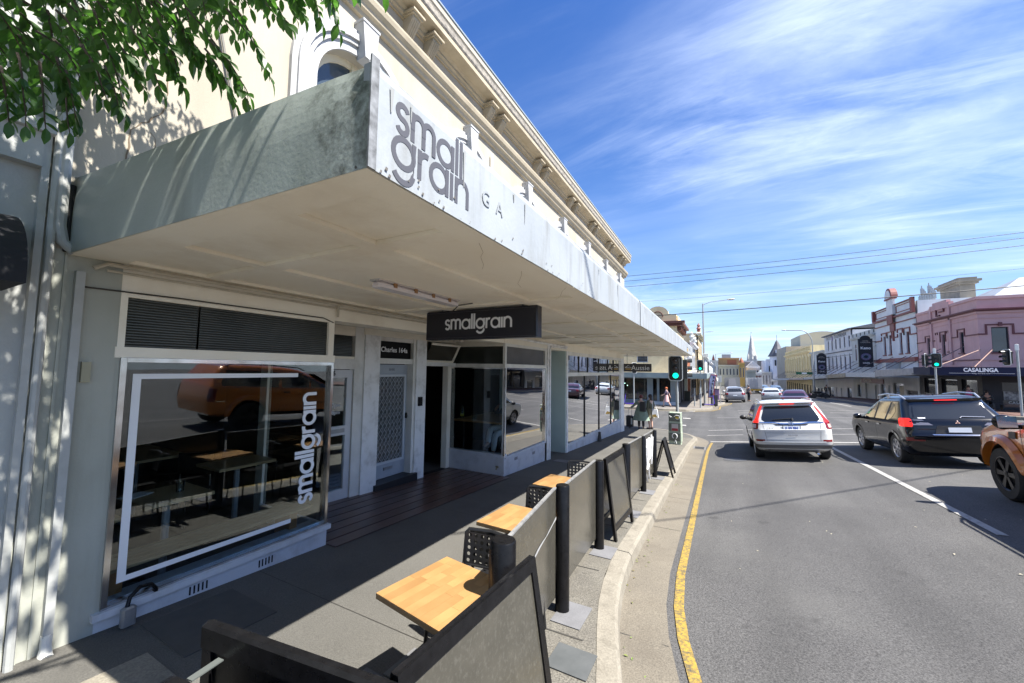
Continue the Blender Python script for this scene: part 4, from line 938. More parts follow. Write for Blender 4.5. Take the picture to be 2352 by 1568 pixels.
for i, (x, y, a, lab) in enumerate(((-1.42, 2.66, 180, 'black perforated chair backing onto the chair of the nearest table'), (-1.56, 3.42, 0, 'black perforated chair just beyond the middle table'),
        (-1.60, 3.98, 180, 'black perforated chair facing the farthest wooden table'),
        (-1.66, 5.02, 8, 'black chair beyond the farthest wooden table by the sandwich board'))):
    copy_tree(ch0, lab, mtx=cm(x, y, a))
# bollards and panels
glossp = mat('olive_grey_panel', (.052, .049, .040), .17, (.064, .060, .049), 9, 6, .04, 130, grime=(.12, .115, .10), gs=45, gamt=.5, rvar=.06)
BL = [(-1.05, 1.90, .068, .91, 'thick black bollard standing behind the nearest table'), (-1.19, 3.17, .058, .86, 'black bollard at the end of the first long panel'), (-1.27, 4.58, .056, .775, 'black bollard to the left of the framed sandwich board'),
      (-1.27, 6.10, .060, .72, 'black bollard to the right of the framed sandwich board'), (-1.27, 7.56, .052, .625, 'black bollard before the graffiti panel'), (-1.27, 8.93, .052, .555, 'farthest black bollard at the end of the graffiti panel')]
for x, y, r, zt, lab in BL:
    g0 = fz(x, y); h = zt-g0; t = thing('bollard', lab, 'bollard', (x, y, g0), 0, 'black bollards along the kerb')
    MB().lathe([(r, 0), (r, h-.012), (r-.006, h-.003), (.02, h)], n=24).build('post', black, t, smooth=True, angle=40)
    mb = MB(); mb.box(-.012-r, -r+.004, -.02, .02, .15, h-.06); mb.build('channel', blackm, t)
def panel(x0, y0, x1, y1, za, zb, lab, m=glossp, bot=.12, grp='barrier panels between the bollards'):
    g0 = fz(0, (y0+y1)/2); t = thing('barrier_panel', lab, 'barrier panel', ((x0+x1)/2, (y0+y1)/2, g0), 0, grp)
    d = V((x1-x0, y1-y0, 0)).normalized(); n = V((d.y, -d.x, 0))*.012
    A = V((x0, y0, fz(0, y0)+bot)); B = V((x1, y1, fz(0, y1)+bot)); Cc = V((x1, y1, zb)); D = V((x0, y0, za))
    MB().prism([A-n/2, B-n/2, Cc-n/2, D-n/2], n).build('board', m, t, world=True)
    tp = V((0, 0, .012)); MB().prism([D-n, Cc-n, Cc-n+tp, D-n+tp], n*2).build('top_edge', mat('worn_grey_edge', (.13, .13, .13), .5, (.24, .24, .235), 25, 5), t, world=True)
    return t
p1 = panel(-1.17, 1.96, -1.235, 3.11, .76, .835, 'long near barrier panel with a diagonal scratched joint')
sc = MB(); A = [(-1.168+(-.064)*i/14+.008, 1.96+1.15*i/14, .31+.02*i+random.uniform(-.006, .006)) for i in range(15)]; sc.strip(A, [(a[0], a[1], a[2]+random.uniform(.006, .026)) for a in A]); sc.build('scratch', mat('scratch_pale', (.30, .30, .30), .7), p1, world=True)
panel(-1.235, 3.24, -1.30, 4.52, .80, .775, 'barrier panel between the second and third bollards with worn top')
panel(-1.29, 6.17, -1.29, 7.50, .68, .615, 'barrier panel with two small holes beyond the sandwich board')
pg = panel(-1.29, 7.62, -1.29, 8.87, .60, .545, 'barrier panel covered with white graffiti')
gra = mat('white_spray', (.72, .72, .72), .6)
for pts in ([(.1, .5), (.18, .9), (.3, .4), (.34, .92)], [(.3, .75), (.52, .9), (.5, .5), (.38, .3), (.56, .35)], [(.62, .9), (.6, .45), (.78, .6), (.7, .85), (.62, .65)], [(.82, .92), (.8, .3), (.95, .85)], [(.2, .3), (.4, .05)], [(.5, .3), (.62, .02)]):
    MB().tube([(-1.282, 7.62+1.25*a, -.38+.95*b) for a, b in pts], .014, 4).build('graffiti', gra, pg, world=True)
hol = mat('hole_light', (.4, .38, .33), .8)
# A-frame boards
def aframe(x, y, rz, w_, h_, lab, m=glossp, dep=.34, th=.035, holes=False):
    t = thing('sandwich_board', lab, 'sandwich board', (x, y, fz(x, y)), rz)
    for s_ in (-1, 1):
        leaf = thing('leaf', None, None); leaf.parent = t; 
        bpy.data.objects.remove(leaf)
        L_ = math.hypot(h_, dep/2); ang = math.atan2(dep/2, h_)*s_
        M = Matrix.Translation((s_*dep/2, 0, 0)) @ Matrix.Rotation(-ang, 4, 'Y')
        fr_ = MB(); fr_.box(-th/2, th/2, -w_/2, -w_/2+.05, 0, L_).box(-th/2, th/2, w_/2-.05, w_/2, 0, L_).box(-th/2, th/2, -w_/2+.05, w_/2-.05, L_-.06, L_).box(-th/2, th/2, -w_/2+.05, w_/2-.05, .14, .20)
        o = fr_.build('frame', black, t); o.data.transform(M)
        b_ = MB().box(-.006, .006, -w_/2+.05, w_/2-.05, .20, L_-.06); o = b_.build('board', m, t); o.data.transform(M)
    return t
aframe(-.955, 1.52, R(-3), .98, .88, 'black framed sandwich board in the foreground beside the nearest table', dep=.30)
aframe(-1.26, 5.30, R(-3), .84, .99, 'black framed sandwich board between two bollards in the barrier line', dep=.26)
aframe(-1.13, 9.42, R(0), .50, .78, 'small black easel board beyond the farthest bollard', dep=.40, m=black)
nb2 = thing('folding_barrier', 'glossy black folding barrier across the bottom of the picture', 'barrier', (-1.35, .93, fz(-1.35, .93)), R(8))
hb = .84
MB().rbox(-.52, .46, .0, .05, hb-.09, hb, .012).build('top_rail', black, nb2); MB().box(-.50, -.45, .001, .045, 0, hb-.09).build('leg', black, nb2); MB().box(.40, .45, .001, .045, 0, hb-.09).build('leg', black, nb2)
MB().box(-.45, .40, .015, .03, .14, hb-.09).build('board', black, nb2)
mb = MB(); r = .07; prof = [(-.50, 0), (-.50, hb-.16)]+[(-.50+r-r*math.cos(R(a)), hb-.16+r*math.sin(R(a))) for a in (15, 30, 45, 60, 75, 90)]+[(.50, hb-.09), (.50, 0)]
mb.prism([(a, -.16, b) for a, b in prof], (0, .035, 0)); mb.build('board', black, nb2)
mb = MB(); mb.tube([(-.49, -.165, .3), (-.49, -.165, hb-.165), (-.47, -.165, hb-.12), (-.43, -.165, hb-.10), (.5, -.165, hb-.10)], .012, 6); mb.build('rim', black, nb2, smooth=True)
MB().box(-.40, -.37, -.11, .0, hb-.105, hb-.10).build('hinge', mat('dull_latch', (.09, .10, .095), .5), nb2)

# ================================================================ UNDER THE AWNING
sg = thing('lightbox_sign', 'black lightbox sign reading smallgrain hung under the awning', 'sign', (-2.65, 4.1, 2.20))
mb = MB(); mb.rbox(-.82, .82, -.07, .07, 0, .375, .012); mb.build('case', mat('sign_black', (.012, .013, .022), .28), sg)
mb = MB(); mb.box(-.80, .80, -.073, -.0702, .015, .022).box(-.80, .80, -.073, -.0702, .345, .352); mb.build('face_trim', mat('sign_trim', (.05, .05, .06), .3), sg)
logo('smallgrain', .135, Matrix.Translation((.0, -.072, .125)) @ Matrix.Rotation(R(90), 4, 'X'), white, None, st=.19, gap=.12).parent = sg
mb = MB(); [mb.tube([(x, 0, .37), (x, 0, .40)], .012, 6) for x in (-.6, .6)]; mb.build('hanger', steel, sg)
lt = thing('batten_light', 'long white plastic batten light on the awning soffit', 'light fitting', (-2.62, 2.95, 2.525))
MB().rbox(-.055, .055, -.58, .58, 0, .055, .02).build('diffuser', mat('milky_plastic', (.70, .66, .68), .25), lt); MB().box(-.06, .06, -.59, .59, .0555, .075).build('base', mat('light_base', (.55, .52, .5), .4), lt)
mb = MB(); [mb.box(.05, .063, y-.02, y+.02, .02, .06).box(-.063, -.05, y-.02, y+.02, .02, .06) for y in (-.4, -.13, .13, .4)]; mb.build('clip', mat('rusty_clip', (.30, .16, .07), .6), lt)
asg = thing('hanging_sign', 'dark Aussie sign with an orange striped house hung at the far end of the awning', 'sign', (-3.23, 18.0, 1.78))
MB().box(-.60, .60, -.03, .03, 0, .35).build('board', mat('charcoal_sign', (.045, .042, .045), .4), asg)
text('Aussie', .30, white, asg, Matrix.Translation((.13, -.032, .16)) @ Matrix.Rotation(R(90), 4, 'X'))
am = mat('amber_print', (.55, .35, .08), .6)
MB().box(-.52, -.27, -.034, -.031, .07, .09).box(-.52, -.27, -.034, -.031, .115, .135).build('print', am, asg)
MB().tube([(-.54, -.033, .17), (-.395, -.033, .27), (-.25, -.033, .17), (-.54, -.033, .17)], .010, 4).build('print', white, asg)
for x in (-.45, .28): MB().tube([(x, 0, .35), (x, 0, .80)], .008, 6).build('hanger_rod', blackm, asg)
# padlock with its black shackle below the near window
pdl = thing('bicycle_lock', 'grey padlock body with a black hooped shackle against the plinth', 'lock', (-3.80, 1.30, gz(1.3)))
MB().rbox(-.03, .03, -.05, .03, .02, .15, .012).build('body', steel, pdl)
MB().tube([(0, -.02, .14), (-.02, .0, .20), (-.04, .06, .24), (-.06, .13, .225), (-.075, .17, .17), (-.08, .17, .10)], .014, 8).build('shackle', black, pdl, smooth=True)
tgt = thing('tap', 'small brass garden tap on the plinth of the corner window', 'tap', (-4.02, 6.97, -.17))
MB().tube([(0, .02, 0), (0, -.05, 0), (0, -.06, -.04)], .014, 8).lathe([(.03, .01), (.03, .02)], (0, -.04, .01), 8).build('spout', mat('brass_old', (.25, .22, .14), .4, metal=.7), tgt, smooth=True)
can = thing('dark_jug', 'small dark conical post standing against the third shop plinth', 'post', (-3.80, 13.8, gz(13.8)))
MB().lathe([(.08, 0), (.075, .05), (.045, .28), (.05, .31), (.03, .33)], n=12).build('body', mat('dark_grey_rubber', (.05, .05, .045), .7), can, smooth=True)

# ================================================================ CAFE INTERIOR
wt = mat('interior_table_wood', (.50, .36, .20), .3, (.42, .28, .14), 7, 4)
def in_table(x, y, zt, sx, sy, lab, leg=.72):
    t = thing('indoor_table', lab, 'table', (x, y, -.10), 0, 'tables inside the cafe window'); h = zt+.10
    MB().box(-sx/2, sx/2, -sy/2, sy/2, h-.03, h).build('tabletop', wt, t); MB().tube([(0, 0, .02), (0, 0, h-.03)], .03, 8).build('pedestal', mat('grey_leg', (.30, .32, .34), .4), t); MB().rbox(-.2, .2, -.2, .2, 0, .02).build('foot', blackm, t); return t
in_table(-4.45, 1.72, .66, .55, .5, 'small square table standing close behind the near window')
in_table(-4.50, 1.15, .60, .5, .42, 'table end seen at the left edge of the near window')
in_table(-4.95, 2.55, .72, .5, .6, 'indoor table deeper in the cafe behind the vertical lettering')
in_table(-6.6, 2.2, .7, 1.2, .6, 'long indoor table at the back of the room')
st_ = thing('window_bench', 'pale slatted bench along the foot of the near window', 'bench', (-4.25, 2.0, -.1))
for k in range(4): MB().box(-.12+k*.085, -.05+k*.085, -.85, .88, .36, .385).build('slat', wt, st_)
for y in (-.7, .7): MB().box(-.1, .16, y-.04, y+.04, 0, .36).build('leg', mat('orange_timber', (.38, .17, .05), .5), st_)
for i, (x, y) in enumerate(((-5.3, 1.5), (-5.6, 2.3), (-7.2, 1.6))):
    t = thing('indoor_chair', ['dark indoor chair behind the near window', 'dark indoor chair beside the deeper table', 'dark indoor chair at the back of the room'][i], 'chair', (x, y, -.1), R(30*i), 'chairs inside the cafe')
    MB().box(-.2, .2, -.2, .2, .43, .46).build('seat', blackm, t); MB().box(-.2, .2, .17, .2, .6, .85).build('backrest', blackm, t)
    for a in (-.18, .18):
        for b in (-.18, .18): MB().tube([(a, b, 0), (a, b, .85 if b > 0 else .43)], .012, 5).build('leg', chrome if i == 1 else blackm, t)
glm = glass_mat('tumbler_glass')
gl1 = MB().lathe([(.03, 0), (.036, .11), (.033, .11), (.027, .01)], n=12).build('glass_tumbler', glm, smooth=True); gl1.location = (-4.42, 1.80, .66); tag(gl1, 'upturned glass tumbler on the small table behind the near window', 'glass')
mn = MB().box(-.07, .07, -.1, .1, 0, .004).build('menu_card', white); mn.location = (-4.6, 1.55, .662); mn.rotation_euler = (0, 0, .4); tag(mn, 'white menu card on the small indoor table', 'menu')
# bench bar in the corner window
ct = thing('counter_shelf', 'long timber counter shelf behind the corner window', 'counter', (-4.6, 8.2, -.35))
MB().box(-.62, .62, -1.12, .85, 1.02, 1.06).build('shelf', mat('counter_wood', (.45, .25, .10), .4), ct)
for x in (-.5, .5): MB().tube([(x, -.9, 0), (x, -.9, 1.02)], .02, 6).build('leg', blackm, ct)
bt = thing('water_bottle', 'clear bottle with yellow labels on the counter of the corner window', 'bottle', (-5.12, 7.25, .71))
MB().lathe([(.045, 0), (.045, .20), (.02, .26), (.02, .30)], n=12).build('body', glm, bt, smooth=True); MB().lathe([(.046, .05), (.046, .10)], n=12).build('label', mat('yellow_label', (.6, .55, .1), .6), bt)
for i, x in enumerate((-4.86, -4.80)):
    g_ = MB().lathe([(.03, 0), (.034, .10), (.03, .10), (.026, .01)], n=10).build('glass_tumbler', glm, smooth=True); g_.location = (x, 7.3, .71); tag(g_, ['left tumbler on the corner window counter', 'right tumbler on the corner window counter'][i], 'glass')
# ================================================================ VEHICLES
def paint(name, c, rough=.3, metal=.0, coat=1.0, c2=None): return mat(name, c, rough, metal=metal, coat=coat, c2=c2, ns=2)
cg = mat('car_glass', (.012, .014, .016), .04, spec=.9)
tyrem = mat('tyre_rubber', (.018, .018, .018), .75, (.03, .03, .03), 30, bump=.2)
redl = mat('tail_lens_red', (.16, .006, .008), .15, coat=.6)
redlit = mat('tail_lamp_lit', (.26, .005, .005), .2, emit=(1.0, .03, .02), es=.45)
clearl = mat('lens_clear', (.55, .40, .38), .12, coat=1.0)
blk = mat('car_black_trim', (.02, .02, .021), .45)
grytrim = mat('car_grey_trim', (.10, .10, .10), .5)
silv = mat('car_silver', (.50, .50, .52), .25, metal=.6)
alloy = mat('alloy_wheel', (.50, .50, .52), .28, metal=.7)
blalloy = mat('black_alloy', (.03, .03, .032), .3, metal=.5)
platem = mat('plate_white', (.62, .66, .72), .4)
class Car:
    """body as a stack of rounded plan outlines; x right, y forward from the rear bumper, z up"""
    def __init__(s, lv, rr=.28, rf=.45, bow=.06, bowf=.12): s.lv = lv; s.rr = rr; s.rf = rf; s.bow = bow; s.bf = bowf
    def at(s, z):
        L_ = s.lv
        if z <= L_[0][0]: return L_[0][1:]
        for a, b in zip(L_, L_[1:]):
            if z <= b[0]:
                f = (z-a[0])/(b[0]-a[0]); return tuple(a[i]+(b[i]-a[i])*f for i in (1, 2, 3))
        return L_[-1][1:]
    def half(s, z):                                       # right half outline from rear centre to front centre
        yr, yf, w_ = s.at(z); r = min(s.rr, w_*.6); q = min(s.rf, w_*.75); P = []
        for i in range(6): x = (w_-r)*i/6; P.append((x, yr+s.bow*(x/w_)**2))
        y0 = yr+s.bow*((w_-r)/w_)**2
        for i in range(7): a = PI/2*i/6; P.append((w_-r+r*math.sin(a), y0+r*(1-math.cos(a))*.9))
        ys, ye = P[-1][1], yf-s.bf*((w_-q)/w_)**2-q*.9
        for i in range(1, 12): P.append((w_, ys+(ye-ys)*i/12))
        for i in range(7): a = PI/2*i/6; P.append((w_-q+q*math.cos(a), ye+q*math.sin(a)*.9))
        for i in range(1, 7): x = (w_-q)*(1-i/6); P.append((x, yf-s.bf*(x/w_)**2))
        return P
    def body(s, extra=None):
        zs = []
        for a, b in zip(s.lv, s.lv[1:]):
            n = max(1, int((b[0]-a[0])/.08)); zs += [a[0]+(b[0]-a[0])*i/n for i in range(n)]
        zs.append(s.lv[-1][0]); mb = MB(); rings = []
        for z in zs:
            h = s.half(z); ring = [(x, y, z) for x, y in h]+[(-x, y, z) for x, y in h[-2:0:-1]]; rings.append(ring)
        n = len(rings[0]); vs = [p for r in rings for p in r]
        fs = [(i*n+k, i*n+(k+1) % n, (i+1)*n+(k+1) % n, (i+1)*n+k) for i in range(len(rings)-1) for k in range(n)]
        top = rings[-1]; cx = sum(p[0] for p in top)/n; cy = sum(p[1] for p in top)/n
        vs.append((0, (min(p[1] for p in top)+max(p[1] for p in top))/2, s.lv[-1][0]+.02)); c = len(vs)-1; o = (len(rings)-1)*n
        fs += [(o+k, o+(k+1) % n, c) for k in range(n)]; fs.append(tuple(range(n-1, -1, -1)))
        return mb.add(vs, fs)
    def rear(s, x, z, off=.004):                          # point on the rear face
        yr, yf, w_ = s.at(z); r = min(s.rr, w_*.6); ax = abs(x); sg_ = 1 if x >= 0 else -1
        if ax <= w_-r: return V((x, yr+s.bow*(ax/w_)**2-off, z))
        y0 = yr+s.bow*((w_-r)/w_)**2; q = min(1, (ax-(w_-r))/r); a = math.asin(q)
        return V((sg_*(w_-r+r*math.sin(a)+off*math.sin(a)), y0+r*(1-math.cos(a))*.9-off*math.cos(a), z))
    def wrap(s, t, z, sgn, off=.004):                     # by distance t round the corner from rear centre
        h = s.half(z); L_ = 0
        for a, b in zip(h, h[1:]):
            d = math.hypot(b[0]-a[0], b[1]-a[1])
            if L_+d >= t:
                f = (t-L_)/d; nx, ny = (b[1]-a[1])/d, -(b[0]-a[0])/d
                return V((sgn*(a[0]+(b[0]-a[0])*f+nx*off), a[1]+(b[1]-a[1])*f+ny*off, z))
            L_ += d
        return V((0, 0, z))
    def side(s, y, z, sgn, off=.004):
        yr, yf, w_ = s.at(z); h = s.half(z); x = w_
        for a, b in zip(h, h[1:]):
            if a[1] <= y <= b[1] and b[1] > a[1] and a[0] > w_*.4: x = a[0]+(b[0]-a[0])*(y-a[1])/(b[1]-a[1]); break
        dz = (s.at(z+.03)[2]-s.at(z-.03)[2])/.06
        return V((sgn*(x+off), y, z-dz*off*-1*0))
    def front(s, x, z, off=.004):
        yr, yf, w_ = s.at(z); q = min(s.rf, w_*.75); ax = min(abs(x), w_*.999)
        if ax <= w_-q: return V((x, yf-s.bf*(ax/w_)**2+off, z))
        c = (ax-(w_-q))/q; return V((x, yf-s.bf*((w_-q)/w_)**2-q*.9*(1-math.sqrt(max(0, 1-c*c)))+off, z))
def patch(fn, rows_, nu=8):                               # rows_: list of (z, a, b); fn(u, z) -> point
    mb = MB(); vs = []; fs = []
    Rr = []
    for (za, a0, a1), (zb, b0, b1) in zip(rows_, rows_[1:]):
        m_ = max(1, int(abs(zb-za)/.07)); Rr += [(za+(zb-za)*i/m_, a0+(b0-a0)*i/m_, a1+(b1-a1)*i/m_) for i in range(m_)]
    Rr.append(rows_[-1])
    for z, a, b in Rr: vs += [fn(a+(b-a)*i/nu, z) for i in range(nu+1)]
    n = nu+1; fs = [(j*n+i, j*n+i+1, (j+1)*n+i+1, (j+1)*n+i) for j in range(len(Rr)-1) for i in range(nu)]
    return mb.add(vs, fs)
WH = {}
def wheel_meshes(r, w_, ns, rm, key):
    if key in WH: return WH[key]
    t = MB(); ri = r*.66
    t.lathe([(ri, -w_/2+.01), (r-.03, -w_/2), (r-.008, -w_/2+.02), (r, -w_/2+.045), (r, w_/2-.045), (r-.008, w_/2-.02), (r-.03, w_/2), (ri, w_/2-.01)], n=32, ax='x')
    t.f = [f for f in t.f if len(f) == 4]; rim = MB(); x = w_/2-.012
    rim.lathe([(ri+.004, x-.05), (ri+.004, x), (ri-.012, x+.004), (ri-.025, x-.01), (ri-.03, x-.10)], n=28, ax='x'); rim.f = [f for f in rim.f if len(f) == 4]
    for k in range(ns):
        a = 2*PI*k/ns
        for d in ((-.09, .09),):
            c1, s1 = math.cos(a), math.sin(a); p = lambda rr, tt, xx: (xx, rr*c1-tt*s1, rr*s1+tt*c1)
            w1, w2 = .020*r/.33, .036*r/.33
            rim.add([p(.03, -w1, x-.012), p(.03, w1, x-.012), p(ri-.01, w2, x-.006), p(ri-.01, -w2, x-.006), p(.03, -w1, x-.04), p(.03, w1, x-.04), p(ri-.01, w2, x-.04), p(ri-.01, -w2, x-.04)],
                    [(0, 1, 2, 3), (0, 4, 5, 1), (1, 5, 6, 2), (2, 6, 7, 3), (3, 7, 4, 0)])
    rim.lathe([(.055, x-.04), (.055, x-.006), (.03, x+.002), (.001, x+.003)], n=14, ax='x')
    hub = MB(); hub.lathe([(ri-.01, x-.10), (ri-.01, x-.11), (.001, x-.11)], n=24, ax='x')
    WH[key] = (t.mesh('tyre', tyrem, True, 40), rim.mesh('rim', rm, True, 35), hub.mesh('wheel_well', blk)); return WH[key]
def add_wheels(t, wb, tr, r, w_, ns, rm, key):
    ms = wheel_meshes(r, w_, ns, rm, key)
    for y in wb:
        for s_ in (-1, 1):
            wo = put('wheel', ms[0], t, loc=(s_*(tr-w_/2), y, r), rot=(0, 0, PI if s_ < 0 else 0))
            put('rim', ms[1], wo); put('brake_disc', ms[2], wo)
def car_frame(x, y, rz=0.0, L_=4.5, tr=.8):               # sits the car on the road, following its fall and camber
    c, s_ = math.cos(rz), math.sin(rz); f = V((-s_, c)); r = V((c, s_)); wb0, wb1 = .9, L_-.9
    P = lambda u, v: V((x+r.x*u+f.x*v, y+r.y*u+f.y*v, H(x+r.x*u+f.x*v, y+r.y*u+f.y*v)))
    fwd = ((P(0, wb1)-P(0, wb0))).normalized(); rt = (P(tr, L_/2)-P(-tr, L_/2)).normalized(); up = rt.cross(fwd).normalized(); rt = fwd.cross(up).normalized()
    o = (P(-tr, wb0)+P(tr, wb0)+P(-tr, wb1)+P(tr, wb1))/4-fwd*(L_/2)
    M = Matrix.Identity(4)
    for i in range(3): M[i][0] = rt[i]; M[i][1] = fwd[i]; M[i][2] = up[i]; M[i][3] = o[i]
    return M
def new_car(name, label, cat, M, group=None):
    t = thing(name, label, cat, (0, 0, 0), 0, group); t.matrix_basis = M; return t
def body_obj(car, m, t, arches, r, label=None, name='body'):
    mb = car.body(); me = mb.mesh(name, [m, blk], True, 38)
    if arches:
        o = bpy.data.objects.new('b', me); COL.objects.link(o); cut = MB()
        cw = car.lv[3][3]
        for y in arches:
            for s_ in (-1, 1): cut.lathe([(r*1.17, s_*(cw-.30)), (r*1.17, s_*(cw+.3))], (0, y, r), 24, 'x')
        cme = cut.mesh('c', [blk, blk]); co = bpy.data.objects.new('c', cme); COL.objects.link(co)
        mo = o.modifiers.new('b', 'BOOLEAN'); mo.operation = 'DIFFERENCE'; mo.object = co; mo.solver = 'EXACT'
        try: mo.material_mode = 'TRANSFER'
        except Exception: pass
        dg = bpy.context.evaluated_depsgraph_get(); me2 = bpy.data.meshes.new_from_object(o.evaluated_get(dg)); me2.name = name
        bpy.data.objects.remove(o); bpy.data.objects.remove(co); me = me2
        me.polygons.foreach_set('use_smooth', [True]*len(me.polygons)); me.set_sharp_from_angle(angle=R(38))
    o = put(name, me, t)
    if label: o['label'] = label
    return o
def mirror(t, x, y, z, m, s_):
    MB().add([], []).ball((s_*(x+.13), y, z), .10, 10, 8, (1.05, .75, .8)).tube([(s_*(x-.03), y+.02, z-.05), (s_*(x+.08), y, z-.05)], .025, 6).build('mirror', m, t, smooth=True)

# ---- white SUV at the stop line
def seams(c, t, m, ys, z0, z1, s2=(-1, 1)):
    for s_ in s2:
        for y in ys: patch(lambda q, z: c.side(q, z, s_, .003), [(z0, y, y+.008), (z1, y, y+.008)], 1).build('door_seam', m, t)
def white_suv():
    lv = [(.24, .30, 4.2, .78), (.34, .10, 4.42, .86), (.52, .02, 4.50, .905), (.72, .03, 4.52, .91), (.86, .02, 4.50, .91), (.90, .05, 4.48, .912), (1.0, .08, 4.30, .905), (1.09, .12, 3.45, .875), (1.2, .19, 3.18, .845), (1.36, .31, 2.92, .79), (1.5, .44, 2.62, .735), (1.58, .44, 2.42, .70), (1.635, .55, 2.25, .64), (1.665, .8, 2.0, .52)]
    c = Car(lv, .26, .42, .07, .16); pw = paint('white_car_paint', (.54, .55, .54)); r = .345
    t = new_car('white_suv', 'white SUV stopped at the line with both tail lamps lit', 'car', car_frame(1.80, 13.05, 0, 4.55))
    body_obj(c, pw, t, (.93, 3.55), r)
    add_wheels(t, (.93, 3.55), .885, r, .225, 5, alloy, 'w1')
    patch(lambda x, z: c.rear(x, z), [(1.075, -.60, .60), (1.13, -.665, .665), (1.2, -.66, .66), (1.47, -.56, .56), (1.50, -.52, .52)], 14).build('rear_window', cg, t, smooth=True)
    for s_ in (-1, 1):
        patch(lambda y, z: c.side(y, z, s_), [(1.06, .72, 3.42), (1.14, .62, 3.27), (1.3, .75, 2.98), (1.42, .98, 2.70), (1.50, 1.35, 2.45)], 14).build('side_window', cg, t, smooth=True)
        patch(lambda y, z: c.side(y, z, s_, .007), [(1.05, 2.02, 2.12), (1.50, 1.95, 2.03)], 2).build('door_pillar', blk, t)
        lamp = patch(lambda q, z: c.wrap(q, z, s_, .012), [(1.055, .75, .96), (1.15, .735, .85), (1.3, .68, .765), (1.48, .61, .675), (1.52, .59, .64)], 5).build('tail_lamp', redlit, t, smooth=True, label='tall lit red tail lamp')
        patch(lambda q, z: c.wrap(q, z, s_, .010), [(.88, .80, 1.10), (.92, .78, 1.12), (1.05, .76, 1.03)], 6).build('lower_lens', redl, lamp, smooth=True)
        patch(lambda q, z: c.wrap(q, z, s_, .014), [(.91, .84, 1.0), (1.01, .82, .97)], 3).build('clear_lens', clearl, lamp, smooth=True)
        patch(lambda q, z: c.wrap(q, z, s_, .007), [(.545, .66, .89), (.60, .655, .895)], 4).build('reflector', redl, t)
        patch(lambda y, z: c.side(y, z, s_, .012), [(.28, .3, 4.1), (.40, .3, 4.1)], 6).build('sill_trim', grytrim, t)
        mirror(t, .87, 3.15, 1.06, blk, s_)
        mb = MB(); mb.tube([(s_*.62, .62, 1.60), (s_*.645, .85, 1.665), (s_*.655, 1.5, 1.69), (s_*.64, 2.2, 1.66), (s_*.62, 2.4, 1.61)], .017, 6); mb.build('roof_rail', silv, t, smooth=True)
        for y in (1.75, 2.75): patch(lambda q, z: c.side(q, z, s_, .02), [(.93, y, y+.2), (.965, y, y+.2)], 2).build('door_handle', pw, t)
        patch(lambda q, z: c.front(q, z), [(.75, s_*.5, s_*.88), (.92, s_*.6, s_*.86)], 5).build('headlight', clearl, t, smooth=True)
    patch(lambda q, z: c.front(q, z), [(.55, -.5, .5), (.82, -.55, .55)], 8).build('grille', blk, t)
    patch(lambda y, z: V((y, 3.30-(z-1.13)*2.4+.012, z)), [(1.12, -.74, .74), (1.5, -.62, .62)], 6).build('windscreen', cg, t, smooth=True)
    mb = MB(); mb.strip([c.rear(x, 1.535, .02) for x in [-.60+i*.1 for i in range(13)]], [c.rear(x, 1.59, .11) for x in [-.60+i*.1 for i in range(13)]]); mb.strip([c.rear(x, 1.59, .11) for x in [-.60+i*.1 for i in range(13)]], [V((x, .75, 1.655-.06*(x/.6)**2)) for x in [-.60+i*.1 for i in range(13)]]); mb.build('spoiler', pw, t, smooth=True)
    patch(lambda x, z: c.rear(x, z, .07), [(1.54, -.16, .16), (1.565, -.19, .19)], 6).build('brake_lamp', redlit, t)
    patch(lambda x, z: c.rear(x, z-.035*min(1, max(0, (.42-abs(x))/.2)), .016), [(1.045, -.73, .73), (1.075, -.74, .74)], 18).build('chrome_strip', chrome, t, smooth=True)
    patch(lambda x, z: c.rear(x, z, .008), [(.985, -.34, .34), (1.02, -.40, .40)], 12).build('handle_recess', blk, t)
    bd = MB(); bd.tube([c.rear(-.055, 1.08, .026), c.rear(-.045, .985, .026), c.rear(.045, .985, .026), c.rear(.055, 1.08, .026)], .008, 5).tube([c.rear(-.03, 1.075, .026), c.rear(-.025, 1.0, .026)], .008, 5).tube([c.rear(.03, 1.075, .026), c.rear(.025, 1.0, .026)], .008, 5).tube([c.rear(-.028, 1.037, .026), c.rear(.028, 1.037, .026)], .008, 5); bd.build('badge', chrome, t)
    seams(c, t, grytrim, (1.30, 2.10, 3.28), .42, 1.04)
    pl = MB(); pl.box(-.19, .19, -.002, .012, -.065, .065); o = pl.build('number_plate', platem, t); P = c.rear(0, .905, .01); o.location = P; o.rotation_euler = (R(-8), 0, 0)
    text('F 99 EN', .105, mat('plate_blue', (.03, .06, .33), .5), o, Matrix.Translation((0, -.004, -.004)) @ Matrix.Rotation(R(90), 4, 'X'), sx=.82, bold=.002)
    MB().box(-.205, .205, .0, .006, -.08, -.0655).box(-.205, .205, 0, .006, .0655, .08).box(-.205, -.191, 0, .006, -.0655, .0655).box(.191, .205, 0, .006, -.0655, .0655).build('plate_frame', blk, o)
    patch(lambda x, z: c.rear(x, z, .004), [(.775, -.60, .60), (.782, -.60, .60)], 12).build('tailgate_seam', grytrim, t)
    for s_ in (-1, 1):
        patch(lambda x, z: c.rear(x, z, .004), [(.56, s_*.600, s_*.608), (1.04, s_*.655, s_*.663)], 1).build('tailgate_seam', grytrim, t)
    patch(lambda x, z: c.rear(x, z, .005), [(.552, -.60, .60), (.56, -.60, .60)], 12).build('tailgate_seam', grytrim, t)
    patch(lambda x, z: c.rear(x, z, .01), [(.70, -.10, .10), (.735, -.12, .12)], 4).build('tailgate_handle', silv, t)
    patch(lambda q, z: (c.wrap(abs(q), z, 1 if q > 0 else -1, .010)), [(.26, -1.2, 1.2), (.36, -1.25, 1.25), (.44, -1.28, 1.28), (.455, -1.28, 1.28)], 26).build('bumper', grytrim, t, smooth=True)
